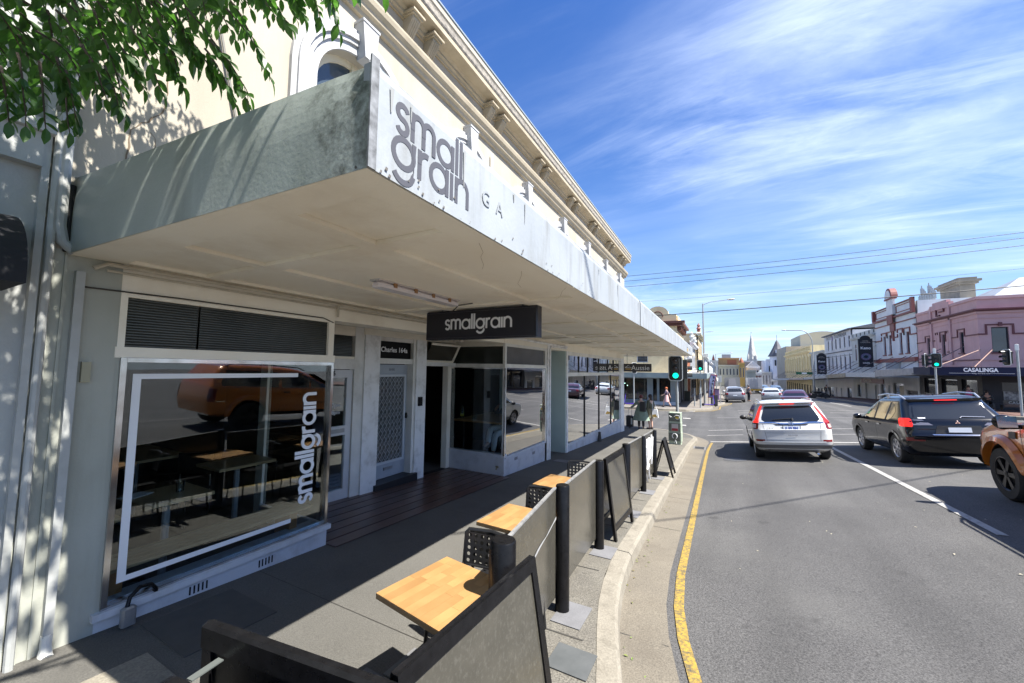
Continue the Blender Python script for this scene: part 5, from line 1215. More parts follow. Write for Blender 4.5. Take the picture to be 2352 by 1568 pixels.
    patch(lambda x, z: c.rear(x, z, .02), [(.27, -.62, .62), (.30, -.60, .60), (.40, -.42, .42)], 10).build('skid_plate', silv, t, smooth=True)
    patch(lambda x, z: c.rear(x, z, .035), [(.56, -.70, .70), (.525, -.72, .72)], 10).build('bumper_step', pw, t, smooth=True)
    MB().tube([(.52, .02, .245), (.52, .3, .25)], .045, 12, cap=False).tube([(.52, .05, .245), (.52, .06, .25)], .036, 12).build('exhaust', chrome, t, smooth=True)
    MB().tube([c.rear(.05, 1.14, .02), c.rear(-.02, 1.16, .03), c.rear(-.42, 1.13, .02)], .010, 5).tube([c.rear(.05, 1.10, .02), c.rear(.05, 1.17, .03)], .022, 6).build('wiper', blk, t, smooth=True)
    MB().tube([(0, .95, 1.68), (0, .90, 1.74)], .006, 5).ball((0, .96, 1.68), .03, 8, 5, (.6, 1.3, .6)).build('aerial', blk, t)
    text('CR-V', .07, chrome, t, frame(c.rear(-.50, .90, .012), (1, -.02, 0), (0, 0, 1)))
    return t
white_suv()
# ---- black SUV in the next lane
def black_suv():
    lv = [(.26, .25, 4.3, .80), (.36, .10, 4.5, .87), (.55, .02, 4.60, .905), (.74, .0, 4.62, .91), (.80, .05, 4.60, .915), (.98, .07, 4.42, .91), (1.08, .11, 3.50, .895), (1.13, .15, 3.40, .875), (1.35, .36, 2.95, .80), (1.50, .50, 2.6, .75), (1.58, .52, 2.4, .72), (1.64, .62, 2.25, .66), (1.68, .9, 2.0, .54)]
    c = Car(lv, .22, .42, .06, .16); pb = paint('black_car_paint', (.004, .0045, .006), .15, coat=.4); r = .355
    t = new_car('black_suv', 'black SUV with silver roof rails in the middle lane', 'car', car_frame(4.93, 12.75, R(1), 4.62))
    body_obj(c, pb, t, (.95, 3.62), r); add_wheels(t, (.95, 3.62), .89, r, .225, 7, alloy, 'w2')
    patch(lambda x, z: c.rear(x, z), [(1.13, -.72, .72), (1.17, -.75, .75), (1.3, -.71, .71), (1.51, -.62, .62), (1.535, -.58, .58)], 14).build('rear_window', cg, t, smooth=True)
    for s_ in (-1, 1):
        patch(lambda y, z: c.side(y, z, s_), [(1.07, 1.12, 3.38), (1.12, .95, 3.3), (1.3, .80, 2.98), (1.45, .95, 2.62), (1.52, 1.2, 2.4)], 14).build('side_window', cg, t, smooth=True)
        for a, b in ((1.95, 2.0), (1.18, 1.14)): patch(lambda y, z: c.side(y, z, s_, .008), [(1.07, a+.1, a+.19), (1.52, b+.02, b+.09)], 2).build('door_pillar', blk, t)
        lamp = patch(lambda q, z: c.wrap(q, z, s_, .012), [(.95, .78, 1.12), (1.0, .76, 1.14), (1.12, .76, 1.12), (1.15, .78, 1.02)], 7).build('tail_lamp', clearl if s_ > 0 else redlit, t, smooth=True)
        patch(lambda q, z: c.wrap(q, z, s_, .018), [(1.0, .80, .95), (1.12, .80, .92)], 3).build('lamp_cell', redlit, lamp)
        patch(lambda q, z: c.rear(q, z, .008), [(.99, s_*.42, s_*.76), (1.12, s_*.58, s_*.77)], 4).build('tail_lens', mat('smoked_lens', (.12, .12, .15), .12, coat=1), t)
        patch(lambda q, z: c.wrap(q, z, s_, .010), [(.62, .62, .97), (.70, .61, .98)], 5).build('reflector', redl, t)
        mirror(t, .89, 3.12, 1.07, pb, s_)
        MB().tube([(s_*.66, .60, 1.59), (s_*.69, .85, 1.70), (s_*.70, 1.6, 1.735), (s_*.68, 2.25, 1.69), (s_*.65, 2.45, 1.60)], .022, 6).box(s_*.68-.012, s_*.68+.012, 1.5, 1.62, 1.6, 1.73).build('roof_rail', silv, t, smooth=True)
        for y in (1.72, 2.62): patch(lambda q, z: c.side(q, z, s_, .02), [(.90, y, y+.2), (.94, y, y+.2)], 2).build('door_handle', chrome, t)
        patch(lambda q, z: c.front(q, z), [(.75, s_*.5, s_*.88), (.92, s_*.6, s_*.86)], 5).build('headlight', clearl, t, smooth=True)
        for (a, b) in ((2.10, 3.28), (1.20, 2.08)):
            patch(lambda y, z: c.side(y, z, s_, .003), [(.42, b, b+.008), (1.06, b, b+.008)], 1).build('door_seam', blk, t)
        for y in (.95, 3.62):
            mb = MB(); mb.strip([c.side(y+.46*math.cos(R(a)), .36+.46*math.sin(R(a)), s_, .012) for a in range(0, 181, 12)], [c.side(y+.40*math.cos(R(a)), .36+.40*math.sin(R(a)), s_, .02) for a in range(0, 181, 12)]); mb.build('arch_trim', pb, t, smooth=True)
    patch(lambda x, z: V((x, 3.38-(z-1.13)*2.05+.012, z)), [(1.14, -.76, .76), (1.5, -.64, .64)], 6).build('windscreen', cg, t, smooth=True)
    patch(lambda x, z: c.rear(x, z, .085), [(1.555, -.20, .20), (1.575, -.20, .20)], 4).build('brake_lamp', redlit, t)
    mb = MB(); X_ = [-.62+i*.1033 for i in range(13)]; mb.strip([c.rear(x, 1.54, .03) for x in X_], [c.rear(x, 1.60, .10) for x in X_]); mb.strip([c.rear(x, 1.60, .10) for x in X_], [V((x, .8, 1.665-.05*(x/.6)**2)) for x in X_]); mb.build('spoiler', pb, t, smooth=True)
    patch(lambda x, z: c.rear(x, z, .012), [(.765, -.46, .46), (.785, -.48, .48)], 10).build('chrome_strip', chrome, t)
    patch(lambda x, z: c.rear(x, z, .055), [(.66, -.78, .78), (.69, -.80, .80), (.715, -.78, .78)], 12).build('bumper_step', pb, t, smooth=True)
    patch(lambda x, z: c.rear(x, z, .006), [(.79, -.42, .42), (.98, -.36, .36)], 8).build('plate_recess', blk, t)
    o = MB().box(-.19, .19, -.002, .01, -.055, .055).build('number_plate', platem, t); P = c.rear(0, .885, .02); o.location = P; o.rotation_euler = (R(-5), 0, 0)
    b_ = MB(); cx, cz = 0, 1.055
    for a in (90, 210, 330):
        u = V((math.cos(R(a)), 0, math.sin(R(a)))); v_ = V((-u.z, 0, u.x)); o3 = c.rear(cx, cz, .02)
        b_.add([o3, o3+u*.026+v_*.016, o3+u*.052, o3+u*.026-v_*.016], [(0, 1, 2, 3)])
    b_.build('badge', chrome, t)
    MB().tube([c.rear(.08, 1.155, .02), c.rear(.12, 1.185, .03), c.rear(.50, 1.17, .02)], .011, 5).build('wiper', silv, t)
    patch(lambda q, z: c.rear(q, z, .006), [(1.145, -.63, -.50), (1.165, -.63, -.50)], 3).build('window_sticker', white, t)
    text('OUTLANDER', .05, chrome, t, frame(c.rear(-.42, .745, .01), (1, -.02, 0), (0, 0, 1)))
    MB().ball((0, 1.0, 1.70), .03, 8, 5, (.6, 1.3, .6)).tube([(0, 1.0, 1.7), (-.12, 1.05, 1.74)], .006, 4).build('aerial', blk, t)
    return t
black_suv()
# ---- orange ute at the right edge
def ute():
    lv = [(.42, .2, 5.1, .80), (.50, .05, 5.25, .90), (.72, .0, 5.38, .93), (.95, .0, 5.36, .935), (1.12, .02, 5.22, .93), (1.22, .03, 4.9, .92), (1.27, .04, 4.15, .905), (1.29, .05, 4.0, .885), (1.5, .12, 3.55, .82), (1.68, .22, 3.15, .765), (1.80, .3, 2.85, .71), (1.86, .5, 2.6, .6)]
    c = Car(lv, .16, .42, .03, .14); po = paint('orange_car_paint', (.52, .155, .018), .28, metal=.1, c2=(.56, .17, .022)); r = .42
    t = new_car('orange_ute', 'burnt orange utility with black wheels cut off by the right edge of the picture', 'ute', car_frame(5.02, 5.25, R(-1.5), 5.36, .8))
    body_obj(c, po, t, (1.05, 4.35), r); add_wheels(t, (1.05, 4.35), .98, r, .28, 6, blalloy, 'w3')
    for s_ in (-1, 1):
        for (a0, a1, b0, b1) in ((2.95, 4.0, 2.88, 3.15), (1.95, 2.88, 1.95, 2.80), (.30, 1.85, .42, 1.85)):
            patch(lambda y, z: c.side(y, z, s_), [(1.28, a0, a1), (1.40, a0, min(a1, 3.75)), (1.62, b0, min(b1+.15, 3.3)), (1.72, b0, b1-.03)], 8).build('side_window', cg, t, smooth=True)
        for y in (1.05, 4.35):
            mb = MB(); ang = range(-12, 193, 9)
            f = lambda rr, of: [c.side(y+rr*math.cos(R(a)), max(.43, .46+rr*math.sin(R(a))), s_, of) for a in ang]
            mb.strip(f(.60, .01), f(.565, .085)); mb.strip(f(.565, .085), f(.49, .10)); mb.strip(f(.49, .10), f(.48, -.05)); mb.build('wheel_arch_flare', po, t, smooth=True)
        MB().ball((s_*1.12, 3.72, 1.30), .15, 12, 8, (.85, .55, .78)).tube([(s_*.88, 3.78, 1.22), (s_*1.05, 3.74, 1.22)], .035, 6).build('mirror', mat('mirror_black_gloss', (.01, .01, .011), .15), t, smooth=True)
        mr_ = MB(); mr_.add([(s_*1.01, 3.628, 1.22), (s_*1.22, 3.628, 1.22), (s_*1.22, 3.628, 1.39), (s_*1.01, 3.628, 1.39)], [(0, 1, 2, 3)]); mr_.build('mirror_glass', chrome, t)
        patch(lambda q, z: c.side(q, z, s_, .015), [(1.02, 3.92, 4.10), (1.13, 3.90, 4.08)], 3).build('side_vent', blk, t)
        for y in (2.98, 1.98): patch(lambda q, z: c.side(q, z, s_, .03), [(1.12, y, y+.22), (1.165, y, y+.22)], 2).build('door_handle', blk, t)
        for y in (3.80, 2.90, 1.92): patch(lambda q, z: c.side(q, z, s_, .003), [(.55, y, y+.010), (1.26, y, y+.010)], 1).build('door_seam', blk, t)
        patch(lambda q, z: c.side(q, z, s_, .03), [(.44, 1.65, 3.75), (.54, 1.65, 3.75)], 8).build('side_step', blk, t)
        patch(lambda q, z: c.front(q, z), [(.95, s_*.50, s_*.90), (1.10, s_*.55, s_*.88)], 6).build('headlight', clearl, t, smooth=True)
        MB().tube([(s_*.66, .4, 1.80), (s_*.68, .6, 1.90), (s_*.68, 2.5, 1.90), (s_*.66, 2.75, 1.82)], .018, 6).build('roof_rail', blk, t, smooth=True)
        patch(lambda q, z: c.wrap(q, z, s_, .01), [(.85, .80, 1.02), (1.20, .80, 1.0)], 4).build('tail_lamp', redl, t)
    patch(lambda q, z: c.front(q, z), [(.70, -.48, .48), (1.08, -.48, .48)], 8).build('grille', blk, t)
    patch(lambda q, z: c.front(q, z, .03), [(.46, -.85, .85), (.66, -.88, .88)], 14).build('bumper', blk, t, smooth=True)
    patch(lambda x, z: V((x, 3.98-(z-1.30)*2.25+.015, z)), [(1.32, -.74, .74), (1.68, -.64, .64)], 6).build('windscreen', cg, t, smooth=True)
    for s_ in (-1, 1):
        patch(lambda q, z: c.side(q, z, s_, .004), [(1.245, .3, 4.9), (1.252, .3, 4.9)], 20).build('belt_line', blk, t)
        patch(lambda q, z: c.side(q, z, s_, .012), [(.86, .2, .45), (.875, .2, .45)], 2).build('trim', chrome, t)
        patch(lambda q, z: c.front(q, z, .012), [(1.0, s_*.55, s_*.86), (1.03, s_*.55, s_*.86)], 5).build('daytime_lamp', white, t)
    text('RANGER', .11, mat('smoked_print', (.05, .02, .01), .4), t, frame(c.side(3.35, .78, -1, .006), (0, -1, 0), (0, 0, 1)))
    return t
ute()
# ---- cars farther down the street, seen small
def small_car(name, label, col, M, kind='sedan', rearview=True, grp=None, lit=False, wid=.88, sc=1.0, plate=True):
    if kind == 'sedan': lv = [(.22, .2, 4.3, .76), (.32, .06, 4.5, .84), (.52, .0, 4.6, wid), (.80, .02, 4.55, wid), (.92, .10, 4.2, wid-.02), (.97, .45, 3.45, wid-.05), (1.02, .62, 3.2, wid-.09), (1.22, .95, 2.75, wid-.19), (1.36, 1.25, 2.4, wid-.27), (1.43, 1.6, 2.1, wid-.38)]; rz_, rb = (1.33, .66), (1.0, .5)
    elif kind == 'hatch': lv = [(.24, .2, 4.0, .76), (.34, .06, 4.2, .84), (.56, .0, 4.3, wid), (.88, .03, 4.2, wid), (1.0, .1, 3.9, wid-.01), (1.06, .14, 3.3, wid-.04), (1.3, .35, 2.8, wid-.13), (1.46, .55, 2.4, wid-.20), (1.54, .8, 2.2, wid-.3), (1.58, 1.1, 2.0, wid-.42)]
    else: lv = [(.3, .2, 4.4, .8), (.4, .05, 4.6, .88), (.7, .0, 4.7, wid), (1.0, .02, 4.6, wid), (1.12, .1, 4.2, wid-.01), (1.16, .14, 3.5, wid-.03), (1.45, .3, 3.0, wid-.12), (1.66, .5, 2.6, wid-.18), (1.74, .8, 2.3, wid-.32)]
    lv = [(a*sc, b*sc, c_*sc, d*sc) for a, b, c_, d in lv]; c = Car(lv, .22, .4, .07, .14); r = .33*sc
    pm = paint(name+'_paint', col); t = new_car(name, label, 'car', M, grp); ar = (.85*sc, lv[2][2]-.85*sc)
    body_obj(c, pm, t, ar, r); add_wheels(t, ar, (wid-.02)*sc, r, .21, 5, alloy, 'ws')
    zt = lv[-3][0]; zb = lv[5][0]; wr = lv[-3][3]
    yb0 = c.at(zb)[0]; 
    patch(lambda x, z: c.rear(x, z, .008), [(zb+.03, -wid*.78*sc, wid*.78*sc), (zt-.02, -wr*.82, wr*.82)], 8).build('rear_window', cg, t, smooth=True)
    fy = lambda z: c.at(z)[1]
    patch(lambda x, z: V((x, fy(z)+.012, z)), [(zb+.04, -wid*.78*sc, wid*.78*sc), (zt-.02, -wr*.82, wr*.82)], 6).build('windscreen', cg, t, smooth=True)
    for s_ in (-1, 1):
        patch(lambda y, z: c.side(y, z, s_, .008), [(zb+.02, c.at(zb)[0]+.45*sc, fy(zb)-.2*sc), (zt-.04, c.at(zt)[0]+.25*sc, fy(zt)-.18*sc)], 8).build('side_window', cg, t, smooth=True)
        patch(lambda q, z: c.wrap(q, z, s_, .01), [(lv[3][0]-.1, (wid-.28)*sc, (wid+.16)*sc), (lv[4][0]+.0, (wid-.30)*sc, (wid+.12)*sc)], 4).build('tail_lamp', redlit if lit else redl, t, smooth=True)
        patch(lambda q, z: c.front(q, z, .01), [(lv[3][0]-.14, s_*.45*sc, s_*.82*sc), (lv[3][0], s_*.5*sc, s_*.82*sc)], 4).build('headlight', clearl, t, smooth=True)
        mirror(t, (wid-.06)*sc, fy(zb)-.25, zb+.02, pm, s_)
    patch(lambda q, z: c.front(q, z, .01), [(.5*sc, -.4*sc, .4*sc), (lv[3][0]-.04, -.42*sc, .42*sc)], 4).build('grille', blk, t)
    patch(lambda x, z: c.rear(x, z, .01), [(.28*sc, -.6, .6), (.40*sc, -.66, .66)], 6).build('bumper_trim', grytrim, t)
    if plate:
        patch(lambda x, z: c.rear(x, z, .014), [(.68*sc, -.18, .18), (.78*sc, -.18, .18)], 2).build('number_plate', platem, t)
    return t
s1 = small_car('silver_suv', 'silver grey hatchback SUV parked at the far left kerb with red tail lamps', (.20, .21, .24), car_frame(1.42, 45.7, 0, 4.3), 'hatch', wid=.89)
patch(lambda x, z: V((x, .45, z)), [(1.50, -.5, .5), (1.53, -.5, .5)], 4).build('spoiler', blk, s1)
small_car('white_hatchback', 'white car parked directly ahead of the silver SUV at the left kerb', (.65, .67, .68), car_frame(1.45, 52.5, 0, 4.3), 'hatch')
small_car('silver_sedan', 'silver sedan ahead of the white SUV in the middle lane', (.34, .36, .37), car_frame(4.55, 46.0, R(-4), 4.6), 'sedan')
small_car('maroon_sedan', 'dark maroon sedan crossing the intersection behind the white SUV', (.045, .012, .022), car_frame(4.95, 35.8, R(-10), 4.6), 'sedan', wid=.90, lit=False)
gq = 'cars queued in the far right lane'
for i, (x, y, col, kd, lab) in enumerate(((8.6, 84, (.08, .12, .18), 'suv', 'dark blue four wheel drive heading towards the camera, first of the far queue'), (8.2, 91, (.35, .38, .42), 'sedan', 'grey car second in the oncoming queue'), (8.0, 98, (.12, .16, .22), 'suv', 'dark car third in the oncoming queue'),
      (7.9, 105, (.5, .52, .55), 'sedan', 'pale car fourth in the oncoming queue'), (8.0, 118, (.03, .05, .16), 'suv', 'deep blue car at the back of the oncoming queue'))):
    small_car('oncoming_car', lab, col, car_frame(x, y, PI, 4.6), kd, grp=gq)
for i, (x, y, col, lab) in enumerate(((2.9, 98, (.08, .09, .10), 'dark car beyond the tilt tray truck'), (3.2, 112, (.5, .5, .5), 'small pale car far down the left lane'))): small_car('distant_car', lab, col, car_frame(x, y, 0, 4.6), 'sedan')
# ---- box truck and flat backed truck
def truck(name, label, M, w_, h0, h1, L_, boxm, doors=True):
    t = new_car(name, label, 'truck', M); hw = w_/2
    MB().box(-hw, hw, 0, L_, h0, h1).build('cargo_box', boxm, t)
    if doors:
        for s_ in (-1, 1): MB().box(s_*.015, s_*(hw-.05), -.03, -.002, h0+.05, h1-.08).build('rear_door', mat('truck_door', (.50, .51, .53), .4, (.44, .45, .47), 2), t)
        mb = MB(); [mb.tube([(x, -.05, h0+.05), (x, -.05, h1-.1)], .018, 5) for x in (-.5, -.12, .12, .5)]; mb.build('lock_rod', steel, t)
    MB().box(-hw, hw, -.04, .15, h0-.35, h0-.08).build('tail_frame', mat('truck_yellow', (.50, .32, .05), .5), t)
    for s_ in (-1, 1): MB().box(s_*(hw-.35), s_*(hw-.05), -.06, -.04, h0-.30, h0-.14).build('tail_lamp', redl, t)
    MB().box(-.45, .45, .2, L_, h0-.3, h0-.01).build('chassis', blk, t)
    MB().box(-hw+.1, hw-.1, L_+.1, L_+1.8, .5, h0+1.2).build('cab', boxm, t)
    ms = wheel_meshes(.45, .28, 5, silv, 'tr')
    for y in (1.4, L_+.6):
        for s_ in (-1, 1):
            wo = put('wheel', ms[0], t, loc=(s_*(hw-.2), y, .45), rot=(0, 0, PI if s_ < 0 else 0)); put('rim', ms[1], wo)
    return t
truck('box_truck', 'white box truck seen from behind with two tall rear doors', car_frame(6.15, 90, 0, 7), 2.4, 1.0, 3.15, 6, mat('truck_white', (.58, .60, .62), .4))
tt = truck('flat_backed_truck', 'grey truck with a raised rear ramp in the far left lane', car_frame(1.95, 74, 0, 7), 2.25, 1.3, 3.0, 5, mat('truck_grey', (.30, .31, .31), .5), doors=False)
MB().prism([(-.62, -.06, .95), (.62, -.06, .95), (.48, -.06, 2.75), (-.48, -.06, 2.75)], (0, .05, 0)).build('ramp', mat('ramp_silver', (.42, .42, .43), .5), tt)
for s_ in (-1, 1): MB().box(s_*.72, s_*1.0, -.08, -.05, 1.15, 1.35).build('lamp_unit', mat('amber_lens', (.5, .2, .03), .3), tt)
# motorcycles by the right kerb
for i, (x, y) in enumerate(((11.5, 63.5), (11.6, 66))):
    g0 = H(x, y); t = thing('motorcycle', ['black motorcycle parked at the right kerb, nearer of two', 'black motorcycle parked at the right kerb, farther of two'][i], 'motorcycle', (x, y, g0), R(60), 'motorcycles at the right kerb')
    for yy in (-.7, .7): MB().lathe([(.2, -.04), (.31, -.06), (.33, 0), (.31, .06), (.2, .04)], (0, yy, .33), 16, 'x').build('wheel', tyrem, t, smooth=True)
    MB().ball((0, .15, .8), .22, 8, 6, (.6, 1.4, .7)).build('fuel_tank', black, t, smooth=True); MB().ball((0, -.4, .75), .2, 8, 6, (.6, 1.8, .4)).build('seat', blk, t, smooth=True)
    MB().ball((0, .05, .45), .24, 8, 6, (.7, 1.3, .9)).build('engine', blk, t); MB().tube([(0, .7, .33), (0, .5, .95)], .04, 6).tube([(-.35, .4, 1.02), (0, .5, .98), (.35, .4, 1.02)], .02, 6).build('handlebar', blk, t)
# ================================================================ FACADES
wglass = mat('facade_glass', (.03, .035, .045), .08, (.06, .07, .08), 1.0, spec=.8)
class Face:
    """flat facade: origin o at base, u along, n outward; coordinates (a, z) measured along u and in world z"""
    def __init__(s, t, o, u, n): s.t = t; s.o = V((o[0], o[1], 0)); s.u = V((u[0], u[1], 0)).normalized(); s.n = V((n[0], n[1], 0)).normalized()
    def P(s, a, z, d=0.0): return s.o+s.u*a+s.n*d+V((0, 0, z))
    def wall(s, W, z0, z1, ops, m, name='wall', a0=0.0, depth=.16):
        xs_ = sorted(set([a0, W]+[v for q in ops for v in q[:2]])); zs_ = sorted(set([z0, z1]+[v for q in ops for v in q[2:4]])); mb = MB()
        for a, b in zip(xs_, xs_[1:]):
            for c, d in zip(zs_, zs_[1:]):
                ca, cz = (a+b)/2, (c+d)/2
                if any(q[0] < ca < q[1] and q[2] < cz < q[3] for q in ops): continue
                mb.quad(s.P(a, c), s.P(b, c), s.P(b, d), s.P(a, d))
        for q in ops:
            a, b, c, d = q[:4]
            for p1, p2 in (((a, c), (b, c)), ((b, c), (b, d)), ((b, d), (a, d)), ((a, d), (a, c))):
                mb.quad(s.P(*p1), s.P(*p2), s.P(p2[0], p2[1], -depth), s.P(p1[0], p1[1], -depth))
        return mb.build(name, m, s.t, world=True)
    def box(s, a, b, c, d, p, q, name, m, par=None, mb=None):
        m_ = (mb or MB()).pbox(s.P(a, c, p), s.u*(b-a), s.n*(q-p), V((0, 0, d-c)))
        if mb is not None: return mb
        o = m_.build(name, m, par or s.t, world=(par is None))
        if par is not None: o.data.transform(s.t.matrix_basis.inverted())
        return o
    def window(s, a, b, c, d, fm, name='window', sill=None, gm=None, bar=True, fw=.06, depth=.16):
        mb = MB(); D = -depth+.002
        for (p, q, r, t) in ((a, a+fw, c, d), (b-fw, b, c, d), (a+fw, b-fw, d-fw, d), (a+fw, b-fw, c, c+fw)): s.box(p, q, r, t, D, D+.06, '', None, mb=mb)
        if bar: s.box(a+fw, b-fw, (c+d)/2-.03, (c+d)/2+.03, D, D+.055, '', None, mb=mb)
        w_ = mb.build(name, fm, s.t, world=True)
        g = MB().quad(s.P(a+fw, c+fw, D+.02), s.P(b-fw, c+fw, D+.02), s.P(b-fw, d-fw, D+.02), s.P(a+fw, d-fw, D+.02)).build('pane', gm or wglass, w_); g.data.transform(s.t.matrix_basis.inverted())
        if sill: s.box(a-.08, b+.08, c-.10, c-.002, .001, .10, 'sill', sill, par=w_)
        return w_
    def text(s, st, size, m, a, z, d=.01, **k):
        return text(st, size, m, s.t, frame(s.P(a, z, d), s.u*(1 if s.u.cross(V((0, 0, 1))).dot(s.n) > 0 else -1), (0, 0, 1)), world=True, **k)
    def line(s, pts, w_, d0, d1, name, m):                # moulding that follows a stepped line
        mb = MB()
        for (a0, z0), (a1, z1) in zip(pts, pts[1:]):
            if abs(a1-a0) > abs(z1-z0): s.box(min(a0, a1)-w_/2, max(a0, a1)+w_/2, z0-w_/2, z0+w_/2, d0, d1, '', None, mb=mb)
            else: s.box(a0-w_/2, a0+w_/2, min(z0, z1)+w_/2+.001, max(z0, z1)-w_/2-.001, d0, d1, '', None, mb=mb)
        return mb.build(name, m, s.t, world=True)
def block(t, x0, x1, y0, y1, z0, z1, m, name='wall'): return MB().box(x0, x1, y0, y1, z0, z1).build(name, m, t, world=True)
def B(name, label, x, y, cat='building', group=None): return thing(name, label, cat, (x, y, H(x, y)), 0, group)

pink = mat('pink_render', (.52, .31, .305), .8, (.58, .36, .35), 1.1, 6, .2, 50, grime=(.28, .19, .19), gs=.8, gamt=.5, streak=True)
maroon = mat('maroon_trim', (.13, .035, .04), .6)
wrw = mat('white_brick_paint', (.62, .64, .66), .75, (.56, .58, .60), 1.2, 6, .2, 40, grime=(.36, .36, .35), gs=1, gamt=.4, streak=True)
redt = mat('red_brown_trim', (.22, .06, .05), .6, (.17, .05, .045), 4)
hotw = mat('hotel_white', (.58, .59, .62), .8, (.52, .53, .56), .9, 6, .15, 40, grime=(.34, .34, .33), gs=.8, gamt=.5, streak=True)
hotg = mat('hotel_grey', (.46, .48, .48), .8, (.40, .42, .42), .9, 6, .15, 40, grime=(.26, .26, .24), gs=.9, gamt=.5, streak=True)
yelw = mat('yellow_stucco', (.80, .66, .38), .8, (.72, .58, .32), 1.0, 5, .1, 30, grime=(.35, .27, .14), gs=.8, gamt=.4, streak=True)
navy = mat('navy_fascia', (.008, .012, .040), .6, spec=.2)
dkshop = mat('dark_shopfront', (.018, .02, .027), .5, (.03, .03, .038), 1.5, spec=.3)
galv = mat('corrugated_roof', (.34, .37, .40), .45, (.28, .30, .33), 1.2, metal=.3)
slate = mat('slate_roof', (.09, .09, .10), .7, (.13, .13, .14), 5)
rod = mat('tie_rod', (.16, .13, .13), .6)
# ---- pink corner building
t = B('pink_corner_building', 'pink two storey corner building with maroon bands above a navy awning', 16, 39)
f = Face(t, (16, 39), (0, 1), (-1, 0)); W = 9.4; g0 = -1.2
ops = [(1.9, 2.45, 3.45, 5.0), (4.6, 5.1, 3.45, 5.05), (7.15, 7.65, 3.5, 4.95), (3.95, 4.15, 3.65, 4.85), (5.75, 5.95, 3.65, 4.85)]
f.wall(W, g0+3.2, 7.28, ops, pink)
for q in ops[:3]: f.window(*q, dkshop, sill=maroon)
for q in ops[3:]: f.box(q[0], q[1], q[2], q[3], -.10, -.02, 'niche', pink); f.box(q[0]-.05, q[1]+.05, q[2]-.1, q[2]-.01, .001, .08, 'sill', maroon); f.line([(q[0]-.06, 5.05), (q[0]-.06, 5.25), ((q[0]+q[1])/2, 5.25), (q[1]+.06, 5.25), (q[1]+.06, 5.05)], .06, .001, .05, 'hood_mould', maroon)
pt = lambda a0, a1, zl, zt: [(a0, zl), (a0, zt), (a1, zt), (a1, zl)]
f.line([(0, 4.66)]+pt(1.7, 2.65, 4.66, 5.2)+[(3.4, 4.66)], .08, .001, .06, 'string_course', maroon)
f.line(pt(4.42, 5.28, 4.4, 5.25), .08, .001, .06, 'window_mould', maroon)
f.line([(6.2, 4.62)]+pt(6.95, 7.85, 4.62, 5.1)+[(W, 4.62)], .08, .001, .06, 'string_course', maroon)
mb = MB(); f.box(-.25, W, 6.26, 6.33, 0, .20, '', 0, mb=mb); f.box(-.32, W, 6.331, 6.42, 0, .30, '', 0, mb=mb); mb.build('cornice', maroon, t, world=True)
mb = MB(); f.box(-.1, W, 6.10, 6.25, 0, .10, '', 0, mb=mb); f.box(-.06, W, 5.75, 5.80, 0, .05, '', 0, mb=mb); f.box(-.08, W, 7.10, 7.30, .001, .08, '', 0, mb=mb); f.box(-.03, W, 2.45, 2.52, 0, .05, '', 0, mb=mb)
for a in (3.45, 6.45): f.box(a, a+.28, 2.6, 7.4, .001, .10, '', 0, mb=mb)
mb.build('moulding', pink, t, world=True)
f.box(0, W, 2.85, 2.93, .001, .06, 'string_course', maroon)
mb = MB(); f.box(3.5, 6.7, 7.301, 7.55, -.2, .06, '', 0, mb=mb); f.box(3.9, 6.2, 7.551, 7.75, -.2, .05, '', 0, mb=mb); mb.build('parapet_panel', pink, t, world=True)
f.line([(4.4, 7.2), (4.4, 6.9), (5.1, 6.62), (5.6, 6.62)], .10, .002, .10, 'swag', maroon); f.line([(5.6, 6.62), (5.6, 7.2)], .10, .002, .10, 'swag', maroon)
h = Face(t, (16, 39), (1, 0), (0, -1)); ops = [(.60, 1.42, 3.40, 5.13), (4.2, 5.0, 3.4, 5.1)]
h.wall(9, g0+3.2, 7.28, ops, pink)
for q in ops: h.window(*q, dkshop, sill=maroon, bar=False)
h.line([(0, 4.66)]+pt(.36, 1.62, 4.66, 5.3)+[(3.9, 4.66)]+pt(3.95, 5.25, 4.66, 5.3)+[(9, 4.66)], .09, .001, .06, 'string_course', maroon)
mb = MB(); h.box(0, 9, 6.26, 6.33, 0, .20, '', 0, mb=mb); h.box(0, 9, 6.331, 6.42, 0, .30, '', 0, mb=mb); mb.build('cornice', maroon, t, world=True)
mb = MB(); h.box(0, 9, 6.10, 6.25, 0, .10, '', 0, mb=mb); h.box(0, 9, 5.75, 5.80, 0, .05, '', 0, mb=mb); h.box(0, 9, 7.10, 7.30, .001, .08, '', 0, mb=mb); h.box(0, 9, 2.85, 2.93, 0, .06, '', 0, mb=mb); mb.build('moulding', pink, t, world=True)
h.box(.92, 1.10, 5.20, 5.45, .061, .12, 'keystone', maroon)
block(t, 16.3, 25, 39.3, 48.3, 5.5, 7.0, galv, 'roof')
# shopfront below
f.wall(W, g0-.4, 2.0, [(.6, 2.6, -.5, 1.5), (3.2, 5.6, -.5, 1.5), (6.2, 8.6, -.6, 1.5)], dkshop); h.wall(9, g0-.4, 2.0, [(.9, 2.9, -.55, 1.4), (3.2, 5.4, -.55, 1.4), (5.8, 8, -.55, 1.4)], dkshop, 'shopfront')
for q in [(.6, 2.6, -.5, 1.5), (3.2, 5.6, -.5, 1.5), (6.2, 8.6, -.6, 1.5)]: f.window(*q, dkshop, 'shop_window', bar=False)
for q in [(.9, 2.9, -.55, 1.4), (3.2, 5.4, -.55, 1.4), (5.8, 8, -.55, 1.4)]: h.window(*q, dkshop, 'shop_window', bar=False)
h.box(1.0, 2.2, .15, .75, -.12, -.10, 'poster', mat('photo_poster', (.5, .5, .5), .6, (.10, .10, .11), 6, 2)); h.box(2.25, 2.6, .15, .75, -.12, -.10, 'poster', white)
